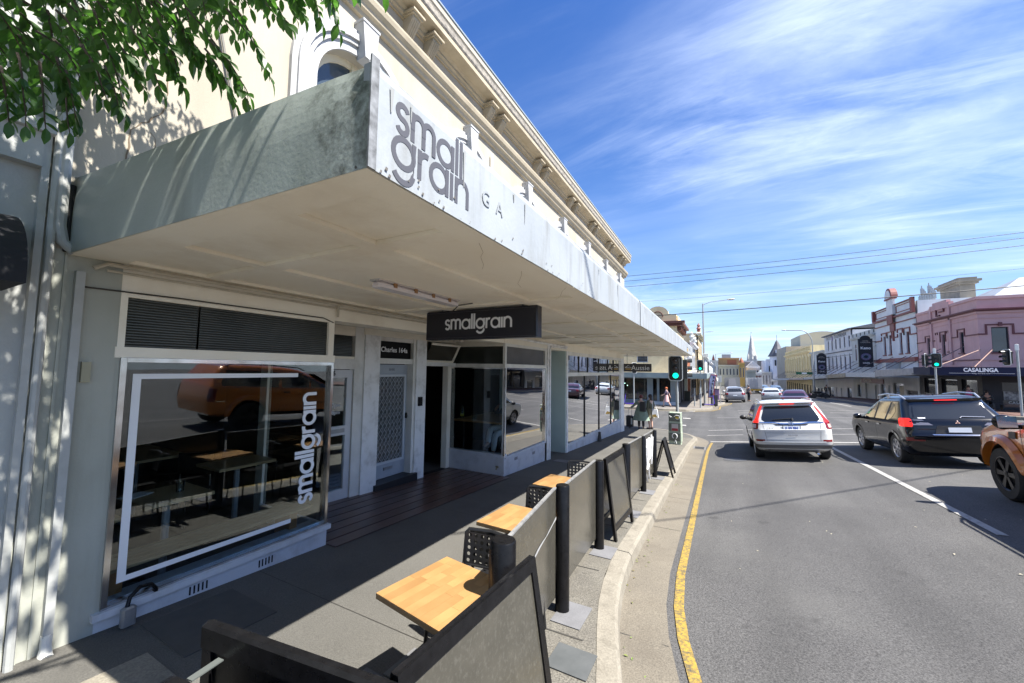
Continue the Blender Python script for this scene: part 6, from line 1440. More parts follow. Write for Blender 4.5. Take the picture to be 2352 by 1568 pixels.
h.text('CASALINGA', .24, white, 1.85, -.02, -.1); f.text('CASALINGA', .3, mat('faded_white', (.35, .36, .38), .6), 4.3, 1.15, -.12)
mb = MB(); mb.box(12.4, 12.46, 36.0, 38.5, 1.78, 2.33).box(12.46, 25, 36.0, 36.06, 1.78, 2.33); mb.build('awning_fascia', navy, t, world=True)
mb = MB(); mb.box(12.46, 25, 36.06, 38.95, 1.80, 1.88).box(12.46, 15.95, 38.95, 39.0, 1.80, 1.88); mb.build('awning_roof', dkshop, t, world=True)
fa = Face(t, (12.4, 36), (1, 0), (0, -1)); fa.text('CASALINGA', .34, white, 2.33, 2.13, .01, bold=.012, sx=.82, space=1.02)
mb = MB(); fa.box(.9, 2.0, 1.92, 1.935, .002, .006, '', 0, mb=mb); fa.box(2.7, 3.8, 1.92, 1.935, .002, .006, '', 0, mb=mb); mb.build('print', white, t, world=True); fa.text('living, food and more', .09, white, 2.35, 1.92, .01)
for a, x in ((.1, 12.7), (2.0, 14.5), ): MB().tube([(16.0+a*.3, 38.95, 3.6), (x+.1, 36.3, 2.34)], .028, 6).build('tie_rod', mat('copper_tie', (.30, .19, .15), .5), t, world=True)
# chimney, antennas, roof behind
tc_ = t
mb = MB(); mb.box(19.4, 20.4, 49.7, 53.2, 6, 10.0).box(19.25, 20.55, 49.5, 53.4, 10.001, 10.2).box(19.1, 20.7, 49.35, 53.55, 10.201, 10.4).box(19.3, 20.5, 49.6, 53.3, 10.401, 10.6); mb.build('chimney', mat('chimney_stone', (.20, .18, .15), .9, (.28, .25, .2), 2), t, world=True)
mb = MB(); mb.add([(17, 40.2, 7.1), (25, 40.2, 7.1), (25, 48, 7.1), (17, 48, 7.1), (20.4, 44, 9.3), (25, 44, 9.3)], [(0, 1, 5, 4), (2, 3, 4, 5), (3, 0, 4)]); mb.build('hip_roof', galv, t, world=True)
an = thing('rooftop_antennas', 'cluster of telephone antennas on the roof behind the pink parapet', 'antenna', (20, 56, 9))
for i in range(7): MB().tube([(0, i*.55, -.5), (0, i*.55, 1.6+.5*(i % 3))], .05, 5).box(-.1, .1, i*.55-.12, i*.55+.12, .7, 1.5+.4*(i % 3)).build('antenna', steel, an)
block(t, 19, 24, 54, 62, 3, 9.3, wrw, 'rear_wall')
# ---- white and red building
t = B('white_red_building', 'white two storey building with red brown trim and an arched urn pediment', 16, 48.6)
f = Face(t, (16, 48.55), (0, 1), (-1, 0)); W = 10.45
ops = [(1.55, 2.30, 3.85, 5.90), (3.2, 3.85, 3.85, 5.92), (5.9, 6.6, 3.85, 5.9), (7.45, 8.15, 3.85, 5.88)]
gy = -1.9; ground = [(.5, 2.9, -1.1, .3), (3.5, 6.2, -.9, .9), (6.7, 7.6, gy, .6), (8.3, 9.8, -.9, .7)]
f.wall(W, gy-.3, 8.85, ops+ground, wrw)
for q in ops: f.window(*q, redt, sill=redt)
for q in (ground[0], ground[1], ground[3]): f.window(*q, mat('grey_window_frame', (.3, .3, .3), .6), 'shop_window', bar=False)
f.box(3.6, 4.9, -.8, .6, -.15, -.12, 'stone_panel', mat('pale_stone_panel', (.5, .48, .42), .8, (.36, .34, .30), 4))
f.box(6.7, 7.6, gy, .6, -.5, -.4, 'door', dark)
f.line([(0, 5.55)]+pt(1.25, 2.6, 5.55, 6.25)+[(2.6, 5.9)]+pt(2.95, 4.15, 5.9, 6.3)+[(4.15, 5.55), (4.9, 5.55)], .11, .002, .08, 'string_course', redt)
f.line([(5.3, 5.55)]+pt(5.6, 6.9, 5.55, 6.22)+[(6.9, 5.9)]+pt(7.15, 8.5, 5.9, 6.2)+[(8.5, 5.45), (W, 5.45)], .11, .002, .08, 'string_course', redt)
mb = MB()
for (z0, z1, d) in ((6.95, 7.05, .08), (7.55, 7.72, .22), (8.82, 8.92, .12), (3.0, 3.4, .25)): f.box(-.05, W+.05, z0, z1, 0, d, '', 0, mb=mb)
f.box(-.05, .35, 7.721, 8.95, 0, .25, '', 0, mb=mb); f.box(W-.35, W+.1, 7.721, 8.95, 0, .25, '', 0, mb=mb); f.box(5.0, 5.25, 5.2, 6.9, .001, .12, '', 0, mb=mb); f.box(4.6, 5.7, 6.2, 6.94, .001, .15, '', 0, mb=mb); f.box(4.45, 5.9, 7.0, 7.9, .23, .30, '', 0, mb=mb)
mb.build('trim', redt, t, world=True)
mb = MB()
for a, b in ((.6, 4.2), (6.2, 9.9)):
    for c, d in ((7.95, 8.02), (8.6, 8.67)): f.box(a, b, c, d, .001, .05, '', 0, mb=mb)
    for q in (a, b-.07): f.box(q, q+.07, 8.021, 8.599, .001, .05, '', 0, mb=mb)
mb.build('parapet_panel', redt, t, world=True)
f.box(4.4, 6.0, 7.9, 9.5, .02, .25, 'pediment', wrw); f.box(4.2, 6.2, 9.501, 9.65, -.1, .35, 'pediment_ledge', redt)
mb = MB(); P_ = [f.P(5.2+.95*math.cos(R(a)), 9.65+1.05*math.sin(R(a)), .3) for a in range(0, 181, 15)]; mb.prism(P_, f.n*-.5); mb.build('pediment_arch', redt, t, world=True)
mb = MB(); mb.prism([f.P(5.2+.72*math.cos(R(a)), 9.66+.82*math.sin(R(a)), .34) for a in range(0, 181, 15)], f.n*-.03); mb.build('shell_niche', wrw, t, world=True)
block(t, 16.17, 24, 48.55, 59, -2, 8.6, wrw, 'side_wall')
block(t, 14.9, 15.98, 52.5, 53.6, 2.35, 2.95, mat('ac_unit', (.45, .45, .43), .6), 'air_conditioner')
# ---- canopies along the right
def canopy(name, y0, y1, z0, z1, m, label, zb0, zb1, x=13.0):
    t = thing(name, label, 'awning', (x, (y0+y1)/2, z0), 0, 'street awnings on the right side')
    MB().prism([(x, y0, z0), (x, y1, zb0), (x, y1, zb1), (x, y0, z1)], (.05, 0, 0)).build('fascia', m, t, world=True)
    MB().prism([(x+.05, y0, z0+.05), (x+.05, y1, zb0+.05), (x+.05, y1, zb0+.1), (x+.05, y0, z0+.1)], (15.95-x-.05, 0, 0)).build('roof', hotg, t, world=True)
    n = max(2, int((y1-y0)/2.6))
    for k in range(n): yy = y0+(y1-y0)*(k+.5)/n; MB().tube([(15.95, yy+.6, z1+1.6), (x+.3, yy, (z1+zb1)/2+.02)], .03, 5).build('tie_rod', rod, t, world=True)
    return t
ca = canopy('street_awning', 38.55, 48.6, 1.80, 2.30, mat('weathered_grey_fascia', (.30, .29, .28), .7, (.40, .38, .36), 2, 6, grime=(.12, .11, .10), gs=3), 'weathered grey awning fascia with a white wave line next to the navy awning', 1.55, 2.15)
cb_ = canopy('street_awning', 48.65, 58.4, 1.47, 1.95, mat('pale_sign_fascia', (.55, .57, .58), .6, (.30, .32, .33), 9, 3), 'pale awning fascia with faint lettering below the white and red building', 1.40, 1.9)
cc_ = canopy('street_awning', 58.5, 68.0, 1.35, 1.85, mat('tan_fascia', (.34, .30, .22), .7, (.20, .18, .14), 2.2, 2), 'tan patterned awning fascia below the hotel annex', 1.1, 1.55)
cd_ = canopy('street_awning', 68.2, 84, 1.10, 1.45, hotg, 'plain grey awning below the three storey hotel', .6, 1.0)
ce_ = canopy('street_awning', 84.5, 100, .60, .95, mat('ornate_fascia', (.3, .22, .2), .7, (.42, .38, .34), 5, 3), 'red and cream awning beside the second tall hotel sign', .3, .65)
cf_ = canopy('street_awning', 100.5, 128, .25, .60, mat('pale_blue_fascia', (.32, .36, .42), .6), 'long pale blue awning below the yellow colonnaded building', -.3, .1)
sgn = thing('canteen_sign', 'dark red hanging fascia sign reading CANTON', 'sign', (13.6, 52, .85)); MB().box(0, .08, -3.2, 3.2, 0, .45).build('board', mat('dark_red_sign', (.09, .04, .035), .6), sgn)
text('CANTON', .5, mat('sign_black_ink', (.35, .30, .22), .6), sgn, frame((-.01, 1.2, .22), (0, -1, 0), (0, 0, 1)), sx=1.1)
# ---- hotel annex, hotel, the next grey house
t = B('hotel_annex', 'pale grey two storey annex with a steel flue, beside the three storey hotel', 16, 59)
f = Face(t, (16, 59.05), (0, 1), (-1, 0)); W = 9.3
ops = [(1.15, 1.85, 3.5, 5.6), (4.4, 5.1, 3.5, 5.6), (7.2, 7.8, 3.5, 5.6)]; ground = [(.3, 1.1, -2.4, .5), (2.7, 4.5, -2.4, .75), (6.2, 7.6, -1.2, .4)]
f.wall(W, -2.7, 7.05, ops+ground, hotg)
for q in ops: f.window(*q, redt, sill=hotw)
for q in ground[:2]: f.box(q[0], q[1], q[2], q[3], -.6, -.5, 'doorway', dark)
f.window(*ground[2], dkshop, 'shop_window', bar=False)
mb = MB()
for z0, z1, d in ((6.25, 6.40, .18), (6.401, 6.5, .28), (5.0, 5.12, .05), (2.4, 2.55, .12)): f.box(0, W, z0, z1, .001, d, '', 0, mb=mb)
mb.build('cornice', hotg, t, world=True)
for k in range(6): f.box(.3+k*1.6, .62+k*1.6, 6.62, 6.98, .001, .03, 'parapet_slot', dkshop)
MB().tube([(17.5, 60, 6.5), (17.5, 60, 9.3)], .28, 12).build('flue', steel, t, world=True, smooth=True)
block(t, 16.17, 26, 59.05, 68.3, -2.6, 6.9, hotg, 'side_wall')
t = B('three_storey_hotel', 'white three storey hotel with two rows of narrow windows and dark wall lettering', 16, 68.4)
f = Face(t, (16, 68.4), (0, 1), (-1, 0)); W = 15.2
up = [.55+2.33*i for i in range(6)]
ops = [(a, a+.75, 5.55, 7.05) for a in up]+[(a, a+.8, 2.4, 4.2) for a in up]; ground = [(1.0, 3.0, -2.2, -.2), (5.0, 6.4, -2.9, -.4), (8, 9.3, -3.0, -.4), (10.5, 13.5, -2.4, -.4)]
f.wall(W, -3.3, 7.85, ops+ground, hotw)
for q in ops: f.window(*q, mat('brown_sash', (.10, .07, .06), .6), sill=hotw)
for q in (ground[0], ground[3]): f.window(*q, dkshop, 'shop_window', bar=False)
for q in ground[1:3]: f.box(q[0], q[1], q[2], q[3], -.6, -.5, 'doorway', dark)
mb = MB()
for z0, z1, d in ((4.93, 5.08, .08), (7.83, 8.0, .35), (4.35, 4.42, .03)): f.box(-.2, W+.2, z0, z1, .001, d, '', 0, mb=mb)
mb.build('eaves', slate, t, world=True)
hh = [f.box(a+.25, a+.5, 4.21, 4.55, .002, .08, 'keystone', hotg) for a in up]
f.text('HOTEL TASMANIA', .85, mat('wall_letter_dark', (.05, .045, .055), .6), 7.8, 7.42, .03, sx=1.5, space=1.1)
MB().lathe([(.42, 0), (.42, .04)], (15.93, 78.2, 7.25), 18, 'x').build('round_sign', mat('purple_badge', (.2, .15, .28), .5), t, world=True)
block(t, 16.17, 26, 68.4, 83.6, -3.2, 7.8, hotw, 'side_wall'); MB().prism([(15.7, 68.2, 8.002), (26, 68.2, 8.002), (21, 68.2, 9.1)], (0, 15.6, 0)).build('roof', slate, t, world=True)
for i, (y0, y1, z0, z1, x, lab) in enumerate(((56.9, 60.4, 2.55, 6.2, 14.3, 'tall arched black hotel sign with Keno and a ringed logo, nearer of the two'), (78.3, 82.9, 1.6, 5.1, 14.3, 'tall arched black hotel sign with Keno beyond the nearer one'))):
    s_ = thing('hotel_sign', lab, 'sign', (x, (y0+y1)/2, z0), 0, 'tall black hotel signs'); wd = 1.28; h_ = z1-z0
    # the board stands square to the street
    pr = [(-.0, 0), (wd, 0), (wd, h_*.90)]+[(wd/2+wd*.36*math.cos(R(a)), h_*.90+h_*.10*math.sin(R(a))) for a in range(0, 181, 20)]+[(0, h_*.90)]
    MB().prism([(a, -.12, b) for a, b in pr], (0, .24, 0)).build('board', mat('sign_black_blue', (.012, .013, .02), .4), s_)
    fr_ = lambda a, z: Matrix.Translation((a, -.13, z)) @ Matrix.Rotation(R(90), 4, 'X')
    text('HOTEL\nTASMANIA', .17, mat('sign_cream', (.5, .48, .42), .5), s_, fr_(wd/2, h_*.80), space=1.1); text('Keno', .42, white, s_, fr_(wd/2, h_*.60), bold=.012); text('OASIS', .23, white, s_, fr_(wd/2, h_*.13), bold=.004)
    for r_, cc__ in ((.42, (.20, .15, .34)), (.32, (.35, .32, .5)), (.22, (.14, .25, .38))):
        MB().tube([(wd/2+r_*math.cos(R(a)), -.13, h_*.33+r_*.9*math.sin(R(a))) for a in range(0, 361, 20)], .022, 4).build('logo_ring', mat('ring%d' % int(r_*100), cc__, .5), s_)
    MB().tube([(wd, 0, h_*.2), (16-x, 0, h_*.2)], .05, 6).tube([(wd, 0, h_*.8), (16-x, 0, h_*.8)], .05, 6).build('bracket', blackm, s_)
t = B('grey_house', 'low grey two storey shop between the hotel and the yellow building', 16, 84)
f = Face(t, (16, 83.8), (0, 1), (-1, 0)); ops = [(1.2, 2.2, 2.3, 4.2), (4.5, 5.5, 2.3, 4.2), (8, 9, 2.3, 4.2)]; f.wall(11, -4, 5.7, ops+[(1, 4, -3.2, -.9), (6, 9.5, -3.4, -.9)], hotg)
for q in ops: f.window(*q, hotw, sill=hotw)
for q in ((1, 4, -3.2, -.9), (6, 9.5, -3.4, -.9)): f.window(*q, dkshop, 'shop_window', bar=False)
f.box(-.1, 11.1, 5.5, 5.75, .001, .3, 'cornice', hotg); block(t, 16.17, 28, 83.8, 94.8, -4, 5.6, hotg, 'side_wall')
# ---- yellow colonnaded building
t = B('yellow_arcaded_building', 'long yellow stuccoed building with a row of arched pilasters and parapet', 16, 95)
f = Face(t, (16, 95), (0, 1), (-1, 0)); W = 33; n = 11; st = W/n
ops = [(k*st+.9, k*st+2.1, 2.2, 5.0) for k in range(n)]
f.wall(W, -5, 6.3, ops+[(k*st+.5, k*st+2.5, -3.9, -.6) for k in range(n)], yelw)
for q in ops: f.window(*q, mat('grey_brown_blind', (.22, .18, .14), .7), bar=False)
for k in range(n): f.window(k*st+.5, k*st+2.5, -3.9, -.6, dkshop, 'shop_window', bar=False)
for k in range(n+1): mb = MB(); f.box(max(0, k*st-.3), min(W, k*st+.3), 1.6, 5.2, .001, .22, '', 0, mb=mb); mb.build('pilaster', yelw, t, world=True)
for k in range(n):
    mb = MB(); mb.prism([f.P(k*st+1.5+.85*math.cos(R(a)), 5.0+.8*math.sin(R(a)), .12) for a in range(0, 181, 20)], f.n*-.11); mb.build('arch', yelw, t, world=True)
mb = MB()
for z0, z1, d in ((1.2, 1.6, .3), (.4, .6, .2), (5.9, 6.1, .3), (6.101, 6.3, .5), (7.0, 7.2, .15)): f.box(0, W, z0, z1, .001, d, '', 0, mb=mb)
f.box(0, W, 6.301, 7.0, -.2, .05, '', 0, mb=mb); mb.build('cornice', yelw, t, world=True)
mb = MB(); [f.box(k*.75, k*.75+.3, 6.35, 6.95, .051, .12, '', 0, mb=mb) for k in range(44)]; o = mb.build('baluster', yelw, t, world=True); o['kind'] = 'stuff'
block(t, 16.2, 30, 95, 128, -5, 6.25, yelw, 'side_wall'); block(t, 16, 30, 94.9, 94.98, 5.6, 7.3, yelw, 'end_parapet')
t = B('grey_tower_block', 'plain grey block with a curved roof rising behind the yellow building', 19, 130)
block(t, 16.4, 30, 130, 150, -5, 9.0, mat('grey_concrete_wall', (.33, .31, .27), .85, (.28, .26, .22), .4)); MB().prism([(20, 132, 9.0), (20, 132, 12.2)]+[(20+(i)*1.2, 132, 12.2+.9*math.sin(PI*i/8)) for i in range(1, 9)]+[(29.6, 132, 9.0)], (0, 16, 0)).build('roof_box', mat('grey_roof_box', (.36, .36, .31), .8), t, world=True)
# ---- white turreted building
t = B('turreted_white_building', 'white corner building with a steep dark conical turret', 17.5, 165)
ww = mat('distant_white', (.58, .61, .70), .8)
block(t, 15.4, 32, 172, 190, -8, 6.2, ww)
f = Face(t, (15.4, 171.9), (1, 0), (0, -1)); ops = [(.8+k*2.1, 1.9+k*2.1, .5, 4.2) for k in range(3)]; 
for q in ops: f.window(q[0], q[1], q[2], q[3], wrw, gm=wglass, bar=False, depth=0)
f.box(0, 8, 6.2, 6.6, -.2, .3, 'cornice', ww)
f.box(-.3, 7, -1.5, -.8, .001, 2.5, 'awning', hotg)
MB().lathe([(2.4, -6), (2.4, 7.6)], (19.0, 172, 0), 8).build('turret', ww, t, world=True)
MB().lathe([(3.0, 7.6), (2.3, 8.9), (1.3, 11.0), (.5, 13.0), (.05, 13.8)], (19.0, 172, 0), 8).build('turret_roof', slate, t, world=True)
MB().tube([(19, 172, 13.7), (19, 172, 15.6)], .06, 5).build('finial', slate, t, world=True)
for a in (-.9, .9): MB().box(19+a-.25, 19+a+.25, 169.5, 169.75, 4.2, 6.3).build('turret_window', wglass, t, world=True)
MB().box(18.3, 19.0, 169.4, 170.5, 8.8, 10.0).build('dormer', ww, t, world=True)
# ---- church
t = B('church', 'tall pale stone church spire with a grey roofed nave beyond the street', 15, 230)
st_m = mat('church_stone', (.50, .50, .48), .8, (.40, .40, .38), .6)
MB().lathe([(2.1, 8.2), (1.7, 11), (1.0, 15.5), (.4, 19.4), (.05, 21.2)], (14.7, 230, 0), 8).build('spire', st_m, t, world=True)
MB().box(12.6, 16.8, 228, 232, -6, 8.2).build('tower', st_m, t, world=True)
for a in (-1.7, 1.7): MB().lathe([(.5, 8.2), (.4, 9.6), (.03, 11.6)], (14.7+a, 228.4, 0), 6).build('pinnacle', st_m, t, world=True)
for z in (9.6, 12.4): MB().prism([(14.3, 227.9+(z-8)*.16, z), (15.1, 227.9+(z-8)*.16, z), (14.7, 227.9+(z-8)*.16, z+1.5)], (0, 1, 0)).build('lucarne', st_m, t, world=True)
MB().tube([(14.7, 230, 21), (14.7, 230, 22.2)], .05, 4).tube([(14.35, 230, 21.8), (15.05, 230, 21.8)], .05, 4).build('cross', slate, t, world=True)
MB().prism([(9, 232, 3), (32, 232, 3), (32, 232, 5.8), (30, 232, 7.6), (11, 232, 7.6), (9, 232, 5.8)], (0, 12, 0)).build('nave', slate, t, world=True)
# ---- end of the street, facing the camera
def front(name, label, xa, xb, y, ztop, m, wins=(), top=None, zb=-9, wc=None, dep=10):
    t = thing(name, label, 'building', ((xa+xb)/2, y, zb), 0); f = Face(t, (xa, y), (1, 0), (0, -1)); W = xb-xa
    ops = []
    for (n, z0, z1, fr_) in wins:
        st = W/n; ops += [(k*st+st*(1-fr_)/2, k*st+st*(1+fr_)/2, z0, z1) for k in range(n)]
    f.wall(W, zb, ztop, ops, m)
    for q in ops: f.window(*q, wc or wrw, bar=False, depth=.25, fw=.08)
    block(t, xa, xb, y+.26, y+dep, zb, ztop-.05, m, 'side_wall')
    f.box(-.15, W+.15, ztop-.5, ztop+.1, .001, .35, 'cornice', top or m); return t, f
bk = mat('tan_brick', (.38, .24, .12), .85, (.30, .19, .10), 2); bk2 = mat('red_brick', (.32, .12, .07), .85, (.26, .10, .06), 2); crm = mat('old_cream', (.46, .44, .34), .8, (.38, .37, .3), 1)
t, f = front('cream_pilastered_shop', 'old cream two storey shop with a row of tall windows below a brick rear wall', -.2, 7.4, 190, 4.6, crm, ((6, .4, 3.2, .5),)); 
t2, f2 = front('brick_block', 'tan and red brick block rising behind the cream shop', -.3, 8.0, 202, 8.0, bk); f2.box(3.6, 7.2, 5, 7.2, .002, .04, 'brick_panel', bk2); MB().box(1.2, 4.8, 205, 207, 8.1, 9.8).build('plant_box', mat('blue_grey_plant', (.25, .29, .34), .6), t2, world=True)
t3, f3 = front('gold_ornate_shop', 'narrow golden ornate shop front with a domed top', 7.5, 9.4, 189, 5.6, mat('gold_stucco', (.50, .33, .10), .8), ((2, -.5, 3.6, .5),)); MB().lathe([(.9, 5.7), (.7, 6.6), (.3, 7.4), (.05, 8)], (8.3, 190, 0), 8).build('dome', bk2, t3, world=True)
t4, f4 = front('grey_sided_building', 'plain grey green box building behind the box truck', 8.9, 11.6, 165, 2.4, mat('grey_green_wall', (.30, .33, .30), .8))
t5, f5 = front('white_gabled_hall', 'white gabled building with a pale curved roof in the distance', 10.6, 15.2, 195, 3.8, mat('distant_white2', (.66, .68, .70), .8), ((3, -1, 2.6, .5),)); MB().prism([(10.2, 194.8, 3.9), (15.6, 194.8, 3.9), (12.9, 194.8, 6.6)], (0, 6, 0)).build('gable_roof', mat('pale_roof', (.55, .58, .60), .6), t5, world=True)
t6, f6 = front('red_white_striped_shop', 'small shop with red and white bands beside the white truck', 11.5, 13.4, 166, 1.4, wrw, ((2, -2.5, .6, .5),)); [f6.box(0, 1.9, -2.2+k*1.1, -1.9+k*1.1, .03, .08, 'red_band', redt) for k in range(3)]
t7, f7 = front('grey_shop_row', 'grey two storey shop row under a low roof line at the end of the street', 12.8, 16.6, 168, 1.9, hotg, ((4, -2.5, .8, .4),))
t8, f8 = front('long_roofed_block', 'long low block with a grey roof along the skyline', -6.5, 14, 214, 6.9, mat('mid_grey_wall', (.28, .28, .27), .85), (), mat('pale_roof', (.55, .58, .60), .6))
t9, f9 = front('grey_left_block', 'tall pale grey block at the end of the left row', -6.0, -.4, 180, 6.3, hotg, ((3, .5, 4, .35),)); MB().prism([(-2.6, 178, 6.4), (-1.4, 178, 6.4), (-2, 178, 9)], (0, 1, 0)).build('red_turret', redt, t9, world=True)
# ---- left row beyond the side street
sh = mat('shop_blue_grey', (.20, .25, .28), .5, (.25, .30, .33), 1.5); shl = mat('shop_pale_green', (.42, .50, .46), .6); sand = mat('sunlit_cream', (.74, .60, .36), .8, (.68, .54, .32), 1, grime=(.4, .3, .18), gs=1)  # sand: one even warm cream for upper walls, parapet, pediment and trim
t = B('corner_gift_shop', 'corner gift shop with blue grey awning, window lights and a cream upper wall', -3.3, 38)
f = Face(t, (-14, 37.6), (1, 0), (0, -1)); W = 10.7
ops = [(.5, 5.2, -1.0, 1.1), (6.0, 8.1, -.85, 1.1), (8.6, 8.95, -.9, 1.1), (9.15, 10.1, -1.25, 1.15)]
f.wall(W, -1.6, 1.3, ops, sh)
lit = mat('display_dark', (.035, .04, .04), .3, (.16, .08, .06), 3.5, 4)
for q in ops: f.box(q[0], q[1], q[2], q[3], -1.2, -1.1, 'display', lit); f.box(q[0]+.03, q[1]-.03, q[2]+.02, q[3]-.02, -.1, -.09, 'shop_window_pane', glass)
f.box(8.1, 10.6, -1.3, -.95, .001, .25, 'planter_box', wrw)
f.wall(W, 1.3, 5.9, [(1.0, 2.0, 2.6, 4.4), (4, 5, 2.6, 4.4), (7.2, 8.2, 2.6, 4.4)], sand, 'upper_wall'); [f.window(*q, hotw) for q in [(1.0, 2.0, 2.6, 4.4), (4, 5, 2.6, 4.4), (7.2, 8.2, 2.6, 4.4)]]
lights = MB()
for k in range(26): a = .6+4.6*k/26+random.uniform(-.1, .1); lights.ball(f.P(a+(0 if k < 20 else 1.2), .55+random.uniform(-.15, .15)-.1, -.4), .035, 6, 4)
lo = lights.build('string_light', mat('fairy_light', (.6, .8, .7), .5, emit=(.6, 1, .8), es=2.5), t, world=True); lo['kind'] = 'stuff'
MB().box(-14, -.95, 35.6, 35.66, 1.22, 1.66).box(-.95, -.90, 35.6, 49, 1.22, 1.66).build('awning_fascia', mat('awning_slate_blue', (.16, .21, .23), .5, (.28, .34, .32), .8), t, world=True); MB().box(-14, -.95, 35.66, 37.6, 1.25, 1.33).box(-3.3, -.95, 37.6, 49, 1.25, 1.33).build('awning_roof', hotg, t, world=True)
g2 = Face(t, (-3.3, 37.6), (0, 1), (1, 0)); ops = [(.4, 1.5, -1.0, 1.0), (2.0, 3.8, -1.2, 1.0), (4.4, 7.0, -1.1, 1.0)]
g2.wall(7.6, -1.8, 1.3, ops, dkshop); [g2.window(*q, hotw, 'shop_window', bar=False) for q in ops]
g2.wall(7.6, 1.3, 5.9, [(1, 2, 2.6, 4.4), (3.6, 4.6, 2.6, 4.4), (6, 7, 2.6, 4.4)], sand, 'upper_wall'); [g2.window(*q, hotw) for q in [(1, 2, 2.6, 4.4), (3.6, 4.6, 2.6, 4.4), (6, 7, 2.6, 4.4)]]
bc = mat('brown_cornice', (.16, .06, .045), .7, (.10, .04, .03), 5)
for F_, W_ in ((f, 10.7), (g2, 7.6)):
    mb = MB(); F_.box(-.0, W_+(.5 if F_ is f else 0), 5.9, 6.1, .0, .30, '', 0, mb=mb); F_.box(0, W_+(.7 if F_ is f else 0), 6.101, 6.3, 0, .55, '', 0, mb=mb); mb.build('cornice', bc, t, world=True)
    for k in range(int(W_/1.1)): F_.box(.5+k*1.1, .72+k*1.1, 5.5, 5.9, .001, .35, 'bracket', bc)
    mb = MB(); F_.box(0, W_, 6.301, 6.8, -.3, .1, '', 0, mb=mb); mb.build('parapet', sand, t, world=True)
ped = Face(t, (-6.2, 37.5), (1, 0), (0, -1)); mb = MB(); mb.prism([ped.P(0, 6.3, 0), ped.P(2.9, 6.3, 0), ped.P(2.9, 6.9, 0), ped.P(2.3, 7.0, 0)]+[ped.P(1.3+.95*math.cos(R(a)), 7.0+.75*math.sin(R(a)), 0) for a in range(0, 181, 20)]+[ped.P(0, 6.9, 0)], V((0, .5, 0))); mb.build('pediment', sand, t, world=True)
mb = MB(); mb.tube([ped.P(1.3+.45*math.cos(R(a)), 6.75+.5*math.sin(R(a)), .02) for a in range(0, 181, 15)], .05, 5); mb.build('niche_mould', bc, t, world=True)
block(t, -14, -3.5, 39.0, 45.2, 1.4, 5.9, sand, 'rear_wall'); block(t, -14, -3.5, 40.5, 45.2, -2, 1.39, dkshop, 'rear_wall')
MB().box(-9.2, -8.2, 37.2, 37.58, 1.9, 2.9).build('wall_sign', mat('red_white_sign', (.5, .06, .05), .5, (.6, .6, .6), 2.5, 1), t, world=True)
def leftb(name, label, y0, y1, ztop, m, trim, nw, zr, x=-3.3, extra=0, zb=None):
    t = B(name, label, x, y0); f = Face(t, (x, y0), (0, 1), (1, 0)); W = y1-y0; zb = H(0, y1)-.5; st = W/nw; zg = H(0, (y0+y1)/2)+.15
    ops = []
    for (z0, z1) in zr: ops += [(k*st+st*.28, k*st+st*.72, z0, z1) for k in range(nw)]
    gr = [(k*st+.25, (k+1)*st-.25, zg+.3, zg+2.3) for k in range(nw)]
    f.wall(W, zb, ztop, ops+gr, m)
    for q in ops: f.window(*q, trim, sill=trim)
    for q in gr: f.window(*q, dkshop, 'shop_window', bar=False)
    mb = MB(); f.box(0, W, ztop-.7, ztop-.5, .001, .3, '', 0, mb=mb); f.box(0, W, ztop-.499, ztop-.3, .001, .5, '', 0, mb=mb); f.box(0, W, zr[0][0]-.5, zr[0][0]-.3, .001, .2, '', 0, mb=mb); mb.build('cornice', trim, t, world=True)
    MB().box(x, -.4, y0+.05, y1-.05, zg+2.6, zg+2.95).build('awning', trim, t, world=True)
    block(t, x-10, x-.2, y0, y1, zb, ztop-.3, m, 'side_wall'); return t, f
l1, q1 = leftb('green_white_shop', 'narrow pale green and white shop next to the corner shop', 45.3, 50, 3.9, shl, hotw, 2, [(2.0, 3.2)])
l2, q2 = leftb('red_brick_shop', 'small red brick shop beyond the pale green one', 50.1, 55, 4.3, bk2, sand, 2, [(2.2, 3.4)])
l3, q3 = leftb('dark_grey_terrace', 'dark grey painted terrace with urns on its parapet', 55.1, 68, 5.9, mat('terrace_grey', (.22, .23, .24), .7, (.30, .31, .32), 1), hotw, 5, [(2.3, 3.9)])
for k in range(3): MB().lathe([(.12, 0), (.12, .2), (.3, .5), (.15, .8), (.22, 1.0), (.05, 1.2)], (-3.2, 57+k*4.5, 5.9), 8).build('urn', hotg, l3, world=True)
l4, q4 = leftb('ornate_tan_building', 'tall ornate tan and cream building with a red finial on its parapet', 68.1, 84, 8.2, mat('ornate_tan', (.40, .30, .16), .8, (.5, .42, .3), 1), crm, 5, [(2.2, 3.9), (5.0, 6.6)], x=-2.9)
MB().lathe([(.25, 8.2), (.25, 8.6), (.35, 8.7), (.15, 9.0), (.25, 9.2), (.03, 9.6)], (-2.8, 69.2, 0), 8).build('finial', redt, l4, world=True); MB().prism([(-3.2, 72, 8.2), (-3.2, 78, 8.2), (-3.2, 75, 9.6)], (.5, 0, 0)).build('pediment', crm, l4, world=True)
l5, q5 = leftb('white_terrace', 'white terrace farther along the left row', 84.1, 106, 5.2, hotw, hotg, 7, [(1.0, 2.8)], x=-2.6)
l6, q6 = leftb('grey_terrace', 'grey terrace near the far end of the left row', 106.1, 150, 4.6, hotg, hotw, 12, [(.2, 2.2)], x=-2.2)
block(l6, -30, -2.3, 150, 178, -6, 3.2, hotg, 'rear_wall')
